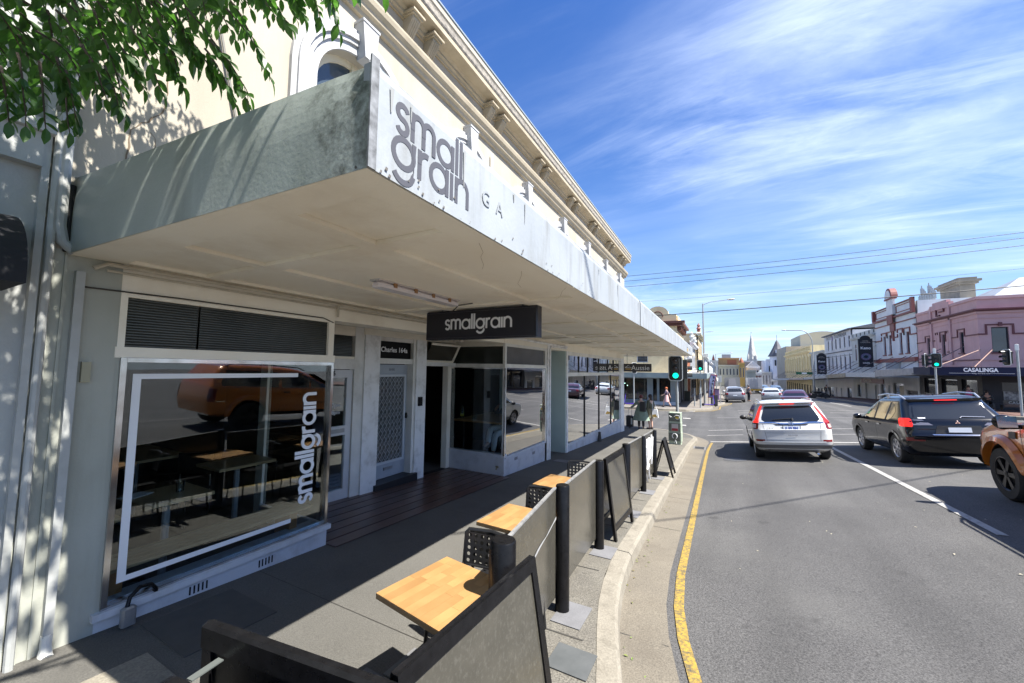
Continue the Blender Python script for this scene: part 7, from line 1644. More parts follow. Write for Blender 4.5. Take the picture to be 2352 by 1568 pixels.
# ================================================================ SIGNALS, POLES, WIRES
bodyb = mat('signal_black', (.012, .013, .012), .4); edgew = mat('target_edge_white', (.6, .62, .6), .5)
green = mat('green_signal', (.02, .5, .35), .3, emit=(.0, .75, .42), es=1.0); offl = mat('signal_off_lens', (.05, .035, .03), .25, coat=.5)
galvp = mat('galvanised_pole', (.40, .42, .42), .45, (.34, .36, .36), 6, metal=.4)
def rring(hw, hh, r, n=6):
    P = []
    for cx, cz, a0 in ((hw-r, hh-r, 0), (-hw+r, hh-r, 90), (-hw+r, -hh+r, 180), (hw-r, -hh+r, 270)):
        P += [(cx+r*math.cos(R(a0+90*i/n)), cz+r*math.sin(R(a0+90*i/n))) for i in range(n+1)]
    return P
def head(t, x, y, z, rz=0, lit=True, w_=.50, h_=.94, board=True):   # lantern facing -y before rotation
    M = Matrix.Translation((x, y, z)) @ Matrix.Rotation(rz, 4, 'Z'); out = []
    def add(mb, nm, m, par=t, sm=False): o = mb.build(nm, m, par, smooth=sm); o.data.transform(M); return o
    if board:
        bo = add(MB().prism([(a, .0, b) for a, b in rring(w_/2, h_/2, .11)], (0, .02, 0)), 'target_board', edgew)
        add(MB().prism([(a, -.006, b) for a, b in rring(w_/2-.028, h_/2-.028, .09)], (0, .005, 0)), 'target_face', bodyb, bo)
    ln = add(MB().rbox(-.15, .15, -.10, .18, -h_*.38, h_*.38, .02), 'lantern', bodyb)
    for k, dz in enumerate((.27, 0, -.27)):
        dz *= h_/.94; g_ = (k == 2 and lit)
        add(MB().lathe([(.105, -.112), (.10, -.118), (.001, -.125)], (0, 0, dz), 20, 'y') if False else MB().lathe([(.10, -.105), (.095, -.115), (.001, -.12)], (0, dz, 0), 20, 'y') if False else disc(.10, dz), 'green_lens' if g_ else 'lens', green if g_ else offl, ln)
        v = MB(); A = [(.115*math.cos(R(a)), -.11, dz+.115*math.sin(R(a))) for a in range(-10, 191, 15)]; v.strip(A, [(p[0]*.96, -.27, p[2]) for p in A]); add(v, 'visor', bodyb, ln)
def disc(r, dz):
    n = 18; return MB().add([(r*math.cos(2*PI*k/n), -.112, dz+r*math.sin(2*PI*k/n)) for k in range(n)]+[(0, -.125, dz)], [(k, (k+1) % n, n) for k in range(n)])
def signal(lab, x, y, ztop, zh, heads, r=.055, cap=None):
    g0 = (fz(x, y) if y < 20 else (hl(x, y) if x < 5 else hr(x, y))); t = thing('traffic_light', lab, 'traffic light', (x, y, g0)); h_ = ztop-g0
    MB().lathe([(r, 0), (r, h_)], n=14).build('pole', galvp, t, smooth=True, angle=50)
    if cap: MB().rbox(-.06, .06, -.06, .06, h_-.35, h_, .01).build('pole_cap', mat('white_cap', (.6, .62, .6), .5), t)
    for (dx, dy, z, rz, lit, bd) in heads: head(t, dx, dy, z-g0, rz, lit, board=bd)
    return t
signal('nearest traffic light showing green above the graffitied cabinet', -1.42, 15.9, 2.30, 1.92, [(-.02, -.22, 1.93, R(4), True, True), (.26, .10, 1.90, R(95), False, False)])
signal('traffic light with a green lamp at the far left corner', -1.42, 36.8, 1.9, 2.32, [(0, -.2, 2.33, R(2), True, True)])
t = signal('dark pedestrian signal post seen edge on at the far left corner', -1.95, 37.6, 1.0, .8, [(0, -.2, .75, R(20), False, False)])
signal('traffic light with a green lamp and white pole cap in front of the pink building', 12.6, 35.8, 3.55, 2.75, [(0, -.2, 2.75, R(-18), True, True), (-.42, 0, 2.75, R(60), False, True)], cap=True)
signal('traffic light turned sideways at the right edge of the picture', 14.95, 32.9, 3.6, 2.9, [(-.42, 0, 2.85, R(-80), False, True)], cap=True)
t = signal('traffic light behind the hanging sign on the side street', -6.6, 35.0, 2.1, 1.9, [(.1, -.2, 2.05, R(45), False, True)])
gs_ = thing('button_post', 'short grey push button post by the far left kerb', 'post', (-1.44, 36.2, hl(-1.4, 36.2))); MB().lathe([(.06, 0), (.06, 1.75)], n=12).build('post', galvp, gs_, smooth=True); MB().rbox(-.09, .07, -.12, -.04, .85, 1.2).build('button_box', mat('button_box', (.2, .2, .2), .5), gs_)
# signal cabinet
cabm = mat('cabinet_green', (.36, .42, .33), .5, (.30, .36, .28), 5, 4, grime=(.08, .09, .07), gs=4, gamt=.6); cabd = mat('cabinet_dark', (.13, .14, .115), .5, (.09, .10, .085), 6)
x, y = -1.42, 15.1; g0 = fz(x, y); t = thing('signal_cabinet', 'green signal control cabinet of three boxes covered in stickers and graffiti', 'cabinet', (x, y, g0), R(-4))
for k in range(3):
    z0 = .10+k*.34; MB().rbox(-.21+.006*k, .21-.006*k, -.17, .17, z0, z0+.335, .008).build('box', cabm, t); MB().box(-.19, .17, -.176, -.1701, z0+.03, z0+.30).build('door', cabd, t)
MB().box(-.19, .19, -.15, .15, -.05, .10).build('plinth', cabm, t)
gsp = lambda pts, w_=.007: MB().tube([(a, -.179, b) for a, b in pts], w_, 4).build('graffiti', white, t)
gsp([(-.02, .96), (.05, 1.03), (.15, 1.02), (.17, .93), (.1, .88), (.03, .92)]); MB().box(.03, .14, -.182, -.178, .90, .98).build('sticker', mat('yellow_sticker', (.6, .42, .05), .5), t)
gsp([(-.17, 1.0), (-.10, .96), (-.15, .93)]); MB().box(-.10, .12, -.182, -.178, .47, .72).build('sticker', mat('poster_grey', (.45, .42, .40), .6), t); MB().box(-.09, .11, -.186, -.182, .48, .57).build('sticker', mat('poster_red', (.30, .02, .03), .5), t)
gsp([(.0+.08*math.cos(R(a)), .30+.09*math.sin(R(a))) for a in range(-60, 250, 20)], .014); gsp([(-.02, .05), (.02, .18), (.06, .05)], .01)
# street lamps
def lamp(lab, x, y, ztop, kind, arm):
    g0 = hl(x, y) if x < 5 else hr(x, y); t = thing('street_lamp', lab, 'street lamp', (x, y, g0)); h_ = ztop-g0; s_ = 1 if arm > 0 else -1
    if kind == 'straight':
        MB().tube([(0, 0, 0), (0, 0, h_)], [.11, .06], 10).build('pole', galvp, t, smooth=True); MB().tube([(0, 0, h_-.12), (arm*.3, 0, h_+.1), (arm, 0, h_+.22)], .03, 8).build('arm', galvp, t, smooth=True); z = h_+.22
    else:
        P_ = [(0, 0, 0), (0, 0, h_-2.2)]+[(arm*.45*(1-math.cos(R(a))), 0, h_-2.2+2.1*math.sin(R(a))) for a in range(10, 91, 10)]+[(arm, 0, h_-.02)]
        MB().tube(P_, [.12]+[.07]*(len(P_)-1), 10).build('pole', galvp, t, smooth=True); z = h_
    MB().ball((arm+s_*.25, 0, z+.02), .3, 12, 8, (1.1, .5, .3)).build('lamp_head', mat('lamp_head', (.42, .43, .44), .4), t, smooth=True)
    return t
lt_ = lamp('tall straight street lamp at the far left corner', -1.25, 41, 8.3, 'straight', 2.1); MB().tube([(0, 0, 6.8), (.85, 0, 6.83)], .025, 6).build('cross_arm', galvp, lt_); MB().rbox(-.1, .35, -.12, .12, 4.4, 4.75).build('floodlight', edgew, lt_)
lamp('curved street lamp arching over the road from the right kerb', 12.35, 72, 8.3, 'curved', -3.2)
lamp('smaller distant street lamp on the left side of the street', -.6, 92, 5.5, 'straight', 2.6)
ss = thing('street_name_sign', 'green street name sign fixed to the curved lamp post', 'sign', (11.2, 71.8, 1.55)); MB().box(-1.0, 1.0, -.02, .02, 0, .38).build('board', mat('sign_green', (.02, .12, .06), .4), ss); MB().box(-.3, .3, -.026, -.02, .08, .3).build('print', white, ss); MB().tube([(1.0, 0, .19), (1.15, 0, .19)], .03, 5).build('bracket', steel, ss)
# overhead wires
wirem = mat('wire_black', (.015, .015, .018), .6)
def wire(lab, a, b, ya, yb, r, sag=.25):
    A = onY(a[0], a[1], ya); Bq = onY(b[0], b[1], yb); A = A+(A-Bq)*.12; Bq = Bq+(Bq-A)*.5; P_ = [A+(Bq-A)*i/16-V((0, 0, sag*4*(i/16)*(1-i/16))) for i in range(17)]
    o = MB().tube([p-P_[0] for p in P_], r, 5).build('overhead_wire', wirem); o.location = P_[0]; tag(o, lab, 'wire', 'overhead wires crossing the street')
wire('topmost of three thin wires running over the street', (1433, 632), (2352, 520), 22, 22, .011); wire('middle of three thin wires running over the street', (1436, 643), (2352, 533), 22, 22, .011)
wire('lowest of the upper three wires over the street', (1436, 656), (2352, 550), 22, 22, .012); wire('very thin pale wire between the upper and lower wires', (1473, 690), (2352, 605), 26, 26, .007)
wire('thick black lower wire passing in front of the pink building roof', (1560, 720), (2352, 652), 30, 30, .028, .1)
# a wire above the camera whose shadow crosses the road
sh_ = []
for (x, y) in ((-.75, 6.6), (5.2, 13.0)):
    p = V((x, y, H(x, y)))+SUN*(9.5/SUN.z); sh_.append(p)
d_ = (sh_[1]-sh_[0]); A = sh_[0]-d_*1.2; o = MB().tube([V((0, 0, 0)), d_*3.2], .022, 5).build('overhead_wire', wirem); o.location = A; tag(o, 'wire out of sight overhead that casts a thin shadow across the road', 'wire', 'overhead wires crossing the street')
# ================================================================ PEOPLE
skin = mat('skin', (.42, .24, .17), .5, sss=.1); skin2 = mat('skin_fair', (.55, .36, .28), .5, sss=.1)
def skinned(pts, edges, name, m, parent, sub=1, mtx=None):
    me = bpy.data.meshes.new(name); names = list(pts); me.from_pydata([pts[k][:3] for k in names], [(names.index(a), names.index(b)) for a, b in edges], [])
    o = bpy.data.objects.new('s', me); COL.objects.link(o); sm = o.modifiers.new('s', 'SKIN'); sm.use_smooth_shade = True
    me.skin_vertices.new() if not me.skin_vertices else None
    for i, k in enumerate(names):
        r = pts[k][3]; rr = (r, r) if not isinstance(r, tuple) else r
        me.skin_vertices[0].data[i].radius = rr; me.skin_vertices[0].data[i].use_root = (i == 0)
    su = o.modifiers.new('u', 'SUBSURF'); su.levels = sub; su.render_levels = sub
    dg = bpy.context.evaluated_depsgraph_get(); me2 = bpy.data.meshes.new_from_object(o.evaluated_get(dg)); bpy.data.objects.remove(o); bpy.data.meshes.remove(me)
    me2.name = name; me2.materials.clear(); me2.materials.append(m); me2.polygons.foreach_set('use_smooth', [True]*len(me2.polygons))
    return put(name, me2, parent)
E_ = [('pel', 'bel'), ('bel', 'che'), ('che', 'nek'), ('nek', 'hed'), ('hed', 'top'), ('che', 'sL'), ('sL', 'eL'), ('eL', 'wL'), ('wL', 'hL'), ('che', 'sR'), ('sR', 'eR'), ('eR', 'wR'), ('wR', 'hR'), ('pel', 'pL'), ('pL', 'kL'), ('kL', 'aL'), ('aL', 'tL'), ('pel', 'pR'), ('pR', 'kR'), ('kR', 'aR'), ('aR', 'tR')]
def pose(h=1.7, **k):                                   # faces +y
    s = h/1.7
    P_ = dict(pel=(0, 0, .92, (.15, .10)), bel=(0, 0, 1.08, (.125, .09)), che=(0, 0, 1.28, (.16, .10)), nek=(0, .0, 1.46, .055), hed=(0, .02, 1.57, (.075, .085)), top=(0, .01, 1.655, (.06, .07)),
      sL=(-.18, 0, 1.37, .055), eL=(-.24, -.02, 1.10, .042), wL=(-.25, .05, .87, .03), hL=(-.25, .08, .78, (.035, .02)), sR=(.18, 0, 1.37, .055), eR=(.24, -.02, 1.10, .042), wR=(.25, .05, .87, .03), hR=(.25, .08, .78, (.035, .02)),
      pL=(-.09, 0, .88, .09), kL=(-.10, .02, .49, .06), aL=(-.10, -.02, .09, .042), tL=(-.11, .13, .04, .035), pR=(.09, 0, .88, .09), kR=(.10, .02, .49, .06), aR=(.10, -.02, .09, .042), tR=(.11, .13, .04, .035))
    for a, b in k.items(): P_[a] = tuple(b)+(P_[a][3],) if len(b) == 3 else b
    return {a: (b[0]*s, b[1]*s, b[2]*s, (b[3][0]*s, b[3][1]*s) if isinstance(b[3], tuple) else b[3]*s) for a, b in P_.items()}
def grow(P_, keys, d): return {k: (P_[k][0], P_[k][1], P_[k][2], (P_[k][3][0]+d, P_[k][3][1]+d) if isinstance(P_[k][3], tuple) else P_[k][3]+d) for k in keys}
def person(lab, x, y, rz, h, hair, top=None, bottom=None, sk=skin, P_=None, skirt=None, z=None, group=None, hairlen=.0, grp=None):
    z = z if z is not None else (fz(x, y) if y < 20.5 else (hl(x, y) if x < 0 else (H(x, y) if x < 12.2 else hr(x, y))))
    t = thing('person', lab, 'person', (x, y, z), rz, group); P_ = P_ or pose(h); s = h/1.7
    bod = skinned(P_, E_, 'body', sk, t, 2)
    if top: 
        ks = ['bel', 'pel', 'che', 'nek', 'sL', 'eL', 'sR', 'eR']+(['wL', 'wR'] if top[1] else []); g = grow(P_, ks, .022); g['nek'] = (g['nek'][0], g['nek'][1], g['nek'][2]-.06, .05)
        skinned(g, [e for e in E_ if e[0] in ks and e[1] in ks], 'top', top[0], t, 2)
    if bottom:
        ks = ['pel', 'pL', 'kL', 'pR', 'kR', 'aL', 'aR']; g = grow(P_, ks, .018); skinned(g, [e for e in E_ if e[0] in ks and e[1] in ks], 'trousers', bottom, t, 2)
    if skirt:
        m, z0, z1, r0, r1, nm = skirt; n = 22; mb = MB(); rings = []
        for i in range(9):
            f = i/8; zz_ = z0+(z1-z0)*f; r = r0+(r1-r0)*f**.8; wv = .05*f
            rings.append([(r*(1+wv*math.cos(7*2*PI*k/n+1))*math.cos(2*PI*k/n), r*.75*(1+wv*math.cos(7*2*PI*k/n+1))*math.sin(2*PI*k/n), zz_) for k in range(n)])
        for a, b in zip(rings, rings[1:]): mb.strip(a+[a[0]], b+[b[0]])
        mb.build(nm, m, t, smooth=True, angle=80)
    hd = V(P_['hed'][:3]); mb = MB().ball(hd+V((0, -.018, .035))*s, .105*s, 14, 10, (.95, 1.05, 1.0))
    if hairlen: mb.ball(hd+V((0, -.06, -hairlen*.5))*s, .085*s, 12, 8, (1.0, .7, 1+hairlen*5))
    mb.build('hair', hair, t, smooth=True)
    MB().ball(hd+V((0, .085, .0))*s, .018*s, 6, 5).build('nose', sk, t, smooth=True)
    for s_ in (-1, 1): MB().ball(hd+V((s_*.03, .078, .025))*s, .009*s, 6, 4).build('eye', dark, t)
    sb = mat('shoe_dark', (.03, .025, .025), .5)
    for q in ('L', 'R'):
        a = V(P_['a'+q][:3]); b = V(P_['t'+q][:3]); MB().tube([a+V((0, -.04, -.04))*s, (a+b)/2+V((0, 0, -.03))*s, b+V((0, .02, -.005))*s], [.045*s, .048*s, .035*s], 8).build('shoe', sb, t, smooth=True)
    for q, s_ in (('L', -1), ('R', 1)):                  # fingers and thumb
        w_ = V(P_['w'+q][:3]); hh = V(P_['h'+q][:3]); d = (hh-w_).normalized(); sd_ = d.cross(V((0, 0, 1))) if abs(d.z) < .9 else V((0, 1, 0)); sd_.normalize(); mb = MB()
        for k in range(4): o_ = hh+sd_*(k-1.5)*.018*s; mb.tube([o_, o_+d*(.035+.008*(1-abs(k-1.5)/1.5))*s, o_+(d*.06+V((0, 0, -.01)))*s], .008*s, 5)
        mb.tube([hh-d*.03*s+sd_*.03*s, hh+sd_*.05*s+d*.01*s], .009*s, 5); mb.build('fingers', sk, t)
    return t
sage = mat('sage_dress', (.17, .22, .17), .85, (.22, .29, .24), 9, 3); olive = mat('olive_jacket', (.09, .09, .06), .85); redh = mat('dark_red_hair', (.10, .015, .015), .6); brnh = mat('dark_brown_hair', (.02, .013, .012), .5); tight = mat('black_tights', (.015, .012, .015), .7)
w1 = person('woman with dark red hair in a sage dress holding a suitcase handle at the corner', -3.42, 19.9, R(12), 1.66, redh, (sage, True), tight, skin2, pose(1.66, eL=(-.32, .08, 1.15), wL=(-.50, .12, 1.02), hL=(-.54, .12, .98)), (sage, 1.15, .42, .17, .40, 'dress'))
t = thing('backpack', 'black backpack on the shoulder of the woman in the sage dress', 'backpack', (-3.30, 19.75, fz(0, 19.8)+1.08)); MB().rbox(-.15, .15, -.13, .0, -.22, .24, .05).build('bag', blk, t); MB().tube([(-.1, 0, .2), (-.1, .1, .26), (-.1, .12, .1)], .02, 6).tube([(.1, 0, .2), (.1, .1, .26), (.1, .12, .1)], .02, 6).build('strap', blk, t)
t = thing('suitcase', 'small black wheeled suitcase with its handle pulled up', 'suitcase', (-3.96, 19.9, fz(0, 19.9))); MB().rbox(-.17, .17, -.11, .11, .07, .62, .04).build('shell', blk, t); MB().tube([(-.08, .05, .62), (-.08, .05, 1.02), (.08, .05, 1.02), (.08, .05, .62)], .008, 5).build('handle', steel, t); MB().lathe([(.04, -.02), (.04, .02)], (0, -.13, .04), 10, 'x').lathe([(.04, -.02), (.04, .02)], (0, .13, .04), 10, 'x').build('wheels', blk, t); MB().box(.07, .14, -.115, -.11, .2, .5).build('sticker', edgew, t)
w2 = person('woman in an olive jacket with a dark plait looking at her companion', -3.02, 20.15, R(65), 1.7, brnh, (olive, True), None, skin2, pose(1.7), (mat('khaki_skirt', (.26, .23, .15), .85), 1.0, .55, .17, .23, 'skirt'), hairlen=.22)
t = thing('tote_bag', 'white tote bag hanging from the shoulder of the woman in olive', 'bag', (-2.80, 20.0, fz(0, 20)+.62)); MB().prism([(-.13, -.05, 0), (.17, -.05, -.04), (.12, -.03, .36), (-.10, -.03, .36)], (0, .10, 0)).build('bag', white, t); MB().tube([(-.08, 0, .35), (-.10, 0, .72), (.0, 0, .75), (.08, 0, .35)], .012, 5).build('strap', white, t); MB().prism([(-.12, -.052, .01), (.14, -.052, -.02), (.05, -.052, .13), (-.1, -.052, .10)], (0, .001, 0)).build('print', am, t)
pkd = mat('pink_dress', (.42, .24, .24), .8, (.48, .33, .33), 6); redd = mat('patterned_top', (.10, .08, .12), .8)
person('red haired woman in a pink skirt walking past the shop door across the side street', -3.95, 35.0, R(88), 1.66, mat('orange_hair', (.42, .10, .03), .6), (redd, False), None, skin2, pose(1.66, kL=(-.10, .20, .52), aL=(-.10, .22, .12), tL=(-.1, .34, .08), kR=(.10, -.08, .50), aR=(.10, -.32, .14), tR=(.1, -.22, .06), eL=(-.22, .12, 1.12), wL=(-.2, .3, 1.0), hL=(-.2, .36, .98), eR=(.22, -.18, 1.12), wR=(.22, -.26, .9), hR=(.22, -.3, .84)), (pkd, 1.0, .45, .15, .30, 'skirt'))
person('man in grey standing at the driver door of the parked silver SUV', 2.75, 49.2, R(-60), 1.75, brnh, (mat('grey_shirt', (.12, .12, .14), .8), False), mat('dark_jeans', (.02, .022, .03), .8))
person('man in black walking on the right footpath below the hotel', 13.9, 72.5, R(170), 1.78, brnh, (blk, True), blk, skin, pose(1.78, kL=(-.1, .12, .5), aL=(-.1, .15, .1), kR=(.1, -.04, .5), aR=(.1, -.18, .12)))
person('woman with a pink bag and striped trousers standing by the navy shopfront', 14.75, 37.6, R(170), 1.66, brnh, (blk, True), mat('striped_trousers', (.06, .045, .04), .8, (.14, .11, .1), 14), skin, pose(1.66, eR=(.24, .12, 1.15), wR=(.1, .24, 1.18), hR=(.03, .25, 1.2)))
t = thing('shoulder_bag', 'bright pink bag held by the woman at the navy shopfront', 'bag', (14.66, 37.3, hr(14.7, 37.3)+1.12)); MB().ball((0, 0, 0), .17, 10, 8, (1.1, .5, .9)).build('bag', mat('hot_pink', (.45, .05, .20), .5), t, smooth=True)
MB().tube([(-.1, 0, .1), (-.05, .1, .3), (.1, 0, .1)], .012, 5).build('strap', blk, t)
t = thing('plastic_bag', 'white plastic bag hanging from the hand of the woman with the pink bag', 'bag', (14.98, 37.35, hr(15, 37.3)+.45)); MB().ball((0, 0, 0), .17, 10, 8, (.9, .5, 1.2)).build('bag', white, t, smooth=True); MB().tube([(0, 0, .15), (0, .05, .34)], .015, 5).build('handle', white, t)
bnk = thing('ledge_bench', 'low dark ledge seat below the navy shop window', 'bench', (15.6, 38.1, hr(15.6, 38.1))); MB().box(-1.0, 1.0, -.18, .2, .4, .46).build('seat', dkshop, bnk); [MB().box(a, a+.06, -.15, .15, 0, .4).build('leg', dkshop, bnk) for a in (-.9, .84)]
sit = lambda h: pose(h, pel=(0, 0, .52), bel=(0, .0, .68), che=(0, .03, .88), nek=(0, .05, 1.06), hed=(0, .08, 1.17), top=(0, .08, 1.255), sL=(-.18, .02, .97), sR=(.18, .02, .97), eL=(-.25, .08, .72), eR=(.25, .08, .72), wL=(-.08, .26, .76), wR=(.08, .28, .72), hL=(.02, .28, .77), hR=(-.02, .30, .72), pL=(-.1, .06, .50), pR=(.1, .06, .50), kL=(-.13, .44, .50), kR=(.13, .44, .50), aL=(-.13, .46, .09), aR=(.13, .46, .09), tL=(-.14, .60, .04), tR=(.14, .60, .04))
person('man with folded arms sitting below the navy shop window', 15.75, 38.0, R(175), 1.72, brnh, (blk, True), blk, skin, sit(1.72))
stl = thing('bar_stool', 'tall stool under the customer in the corner window', 'stool', (-4.62, 8.55, -.35)); MB().lathe([(.17, .66), (.17, .70)], n=16).build('seat', blackm, stl); [MB().tube([(a*.1, b*.1, .66), (a*.2, b*.2, 0)], .012, 5).build('leg', blackm, stl) for a in (-1, 1) for b in (-1, 1)]
ps = sit(1.7); ps = {k: (v[0], v[1], v[2]+.20, v[3]) for k, v in ps.items()}
for k, v in dict(wL=(-.15, .34, 1.02), hL=(-.12, .38, 1.04), wR=(.12, .30, 1.18), hR=(.06, .24, 1.28), eR=(.24, .16, .98), kL=(-.14, .44, .62), aL=(-.16, .50, .22), tL=(-.17, .63, .18), kR=(.06, .46, .74), aR=(-.12, .62, .42), tR=(-.16, .74, .36)).items(): ps[k] = tuple(v)+(ps[k][3],)
person('seated customer in white trousers behind the corner window', -4.62, 8.5, R(150), 1.7, brnh, (mat('dark_olive_top', (.05, .05, .035), .8), True), mat('white_trousers', (.86, .88, .9), .8), skin, ps, z=-.35)
# photographer seen only in reflections
# ================================================================ SMALL STREET THINGS
purp = mat('scooter_purple', (.09, .04, .42), .4)
def scooter(lab, x, y, rz):
    t = thing('electric_scooter', lab, 'scooter', (x, y, hl(x, y)), rz, 'purple share scooters'); MB().rbox(-.35, .40, -.08, .08, .12, .18).build('deck', purp, t)
    MB().tube([(-.42, 0, .14), (-.38, 0, .5), (-.28, 0, 1.12)], .03, 8).build('stem', purp, t, smooth=True); MB().tube([(-.28, -.22, 1.12), (-.28, .22, 1.12)], .02, 6).build('handlebar', blk, t); MB().rbox(-.33, -.22, -.04, .04, .98, 1.16).build('display', blk, t)
    for xx in (-.50, .48): MB().lathe([(.07, -.03), (.12, -.035), (.12, .035), (.07, .03)], (0, xx, .12), 14, 'y').build('wheel', blk, t, smooth=True) if False else wheel2(t, xx)
    return t
def wheel2(t, xx):
    n = 16; mb = MB()
    for s_ in (-1, 1): pass
    A = [(xx+.12*math.cos(2*PI*k/n), -.03, .12+.12*math.sin(2*PI*k/n)) for k in range(n)]; mb.prism(A, (0, .06, 0)); return mb.build('wheel', blk, t)
scooter('purple scooter parked in front of the gift shop window', -6.95, 34.8, 0); scooter('purple scooter parked by the flag banner at the far left corner', -.85, 38.6, R(180))
fl_ = thing('flag_banner', 'tall white and blue feather flag reading BARBER with a red border', 'banner', (-.95, 39.2, hl(-.9, 39.2)))
prof = [(0, .7), (.42, .72), (.62, 2.2), (.78, 2.75), (.30, 2.80), (.14, 2.4)]
MB().prism([(a, 0, b) for a, b in prof], (0, .02, 0)).build('flag', mat('flag_red', (.40, .03, .05), .6), fl_); MB().prism([(a*.80+.06, -.006, b*.93+.12) for a, b in prof], (0, .004, 0)).build('flag_print', mat('flag_white', (.5, .54, .68), .6, (.08, .12, .38), 2.2, 2), fl_)
for i, ch_ in enumerate('BARBER'): text(ch_, .30, mat('flag_ink', (.012, .012, .05), .5), fl_, Matrix.Translation((.42-.045*(i-2)*-1*-1, -.012, 2.52-i*.31)) @ Matrix.Rotation(R(90), 4, 'X'), bold=.012)
MB().tube([(.05, .01, 0), (.05, .01, 1.2), (.12, .01, 2.3), (.30, .01, 2.82)], .018, 6).build('pole', blk, fl_)
sb_ = thing('sandwich_board', 'dark chalk sandwich board by the kerb at the far left corner', 'sandwich board', (-.45, 39.6, hl(-.4, 39.6)), R(0)); 
MB().prism([(-.28, -.2, 0), (.28, -.2, 0), (.28, 0, .95), (-.28, 0, .95)], (0, .03, 0)).build('board', blk, sb_); MB().prism([(-.28, .2, 0), (.28, .2, 0), (.28, .03, .95), (-.28, .03, .95)], (0, .03, 0)).build('board', blk, sb_)
bn = thing('rubbish_bin', 'dark green wheelie bin against the wall of the left row', 'bin', (-2.9, 43.5, hl(-2.9, 43.5))); MB().rbox(-.28, .28, -.3, .3, .08, 1.0, .04).build('body', mat('bin_dark', (.02, .025, .022), .5), bn); MB().rbox(-.30, .30, -.33, .33, 1.0, 1.08, .03).build('lid', blk, bn)
for i, (x, y, h_, lab) in enumerate(((.05, 44.2, 2.7, 'parking sign pole with a white plate near the silver SUV'), (-.55, 38.9, 1.9, 'thin grey pole in front of the sandwich board'), (12.9, 66.8, 3.2, 'thin grey pole holding up the hotel awning'))):
    g0 = hl(x, y) if x < 5 else hr(x, y); t = thing('sign_pole', lab, 'pole', (x, y, g0)); MB().lathe([(.035, 0), (.035, h_)], n=8).build('pole', galvp, t, smooth=True)
    if i == 0: MB().box(-.15, .15, -.03, -.02, h_-.65, h_).build('plate', edgew, t)
for i, (x, y) in enumerate(((12.6, 70.5), )): t = thing('bollard', 'dark bollard on the right footpath below the hotel', 'bollard', (x, y, hr(x, y))); MB().lathe([(.12, 0), (.12, 1.15), (.08, 1.25)], n=12).build('post', blk, t, smooth=True)
for i, (x, y, m, lab) in enumerate(((-.6, 56, mat('orange_plastic', (.55, .12, .02), .5), 'orange street bin on the far left footpath'), (-.3, 52, mat('violet_box', (.25, .18, .35), .5), 'violet utility box beside the far left kerb'))):
    t = thing('street_box', lab, 'box', (x, y, hl(x, y))); MB().rbox(-.25, .25, -.25, .25, 0, 1.2, .03).build('body', m, t); MB().rbox(-.27, .27, -.27, .27, 1.2, 1.26, .02).build('top', blk, t)
# leaf litter in the gutter
lf = MB(); rnd = random.Random(3)
for k in range(46):
    y = rnd.uniform(2.6, 10); x = -.90+max(0, (3.95-y)*.26)+abs(rnd.gauss(0, .07)); z = H(x, y)+.012; a = rnd.uniform(0, 6.3); s_ = rnd.uniform(.009, .022)
    lf.add([(x+s_*math.cos(a), y+s_*math.sin(a), z), (x+s_*.45*math.cos(a+1.6), y+s_*.45*math.sin(a+1.6), z+.008), (x-s_*math.cos(a), y-s_*math.sin(a), z+.004), (x+s_*.45*math.cos(a-1.6), y+s_*.45*math.sin(a-1.6), z+.006)], [(0, 1, 2, 3)])
tag(lf.build('fallen_leaves', mat('dry_leaf', (.16, .12, .04), .8, (.14, .22, .05), 8, 2)), 'scattered dry and green leaves along the gutter', 'leaves', kind='stuff')
lf = MB()
for k in range(60):
    x, y = rnd.uniform(-.3, 8), rnd.uniform(3.5, 16); z = H(x, y)+.012; a = rnd.uniform(0, 6.3); s_ = rnd.uniform(.008, .022)
    lf.add([(x+s_*math.cos(a), y+s_*math.sin(a), z), (x-s_*.5*math.sin(a), y+s_*.5*math.cos(a), z+.004), (x-s_*math.cos(a), y-s_*math.sin(a), z), (x+s_*.5*math.sin(a), y-s_*.5*math.cos(a), z+.004)], [(0, 1, 2, 3)])
tag(lf.build('road_litter', mat('pale_litter', (.42, .38, .28), .8)), 'tiny pale flecks of litter on the asphalt', 'litter', kind='stuff')

# ================================================================ STREET TREE OVERHEAD
leafm = mat('leaf_green', (.016, .042, .010), .42, (.040, .095, .018), 9, 3, rand=0.35)
n_ = leafm.node_tree; b_ = n_.nodes['Principled BSDF']; tr_ = n_.nodes.new('ShaderNodeBsdfTranslucent'); tr_.inputs[0].default_value = (.11, .30, .035, 1); mxs = n_.nodes.new('ShaderNodeMixShader'); mxs.inputs[0].default_value = .40
o_ = n_.nodes['Material Output']; n_.links.new(b_.outputs[0], mxs.inputs[1]); n_.links.new(tr_.outputs[0], mxs.inputs[2]); n_.links.new(mxs.outputs[0], o_.inputs[0])
bark = mat('bark', (.10, .075, .055), .9, (.05, .04, .03), 12, bump=.5, bs=40)
def leaf_mesh(k):
    mb = MB(); n = 5; L_ = 1.0; rnd = random.Random(k); A = []; B_ = []; C_ = []
    for i in range(n+1):
        f = i/n; w_ = .25*math.sin(PI*min(1, f*.97+.03))**.8*(1-.25*f); x = f*L_; dr = -.18*f*f; j = .02*(i % 2)
        A.append((x, w_+j, .07*w_/.3+dr)); C_.append((x, -w_-j, .07*w_/.3+dr)); B_.append((x, 0, dr))
    mb.strip(A, B_); mb.strip(B_, C_); mb.tube([(-.12, 0, .01), (0, 0, 0)], .012, 3, cap=False); return mb
LM = [leaf_mesh(k) for k in range(3)]
tree = thing('street_tree', 'leafy street tree whose drooping branches hang into the top left of the picture', 'tree', (-1.55, -1.6, fz(0, -1.6)))
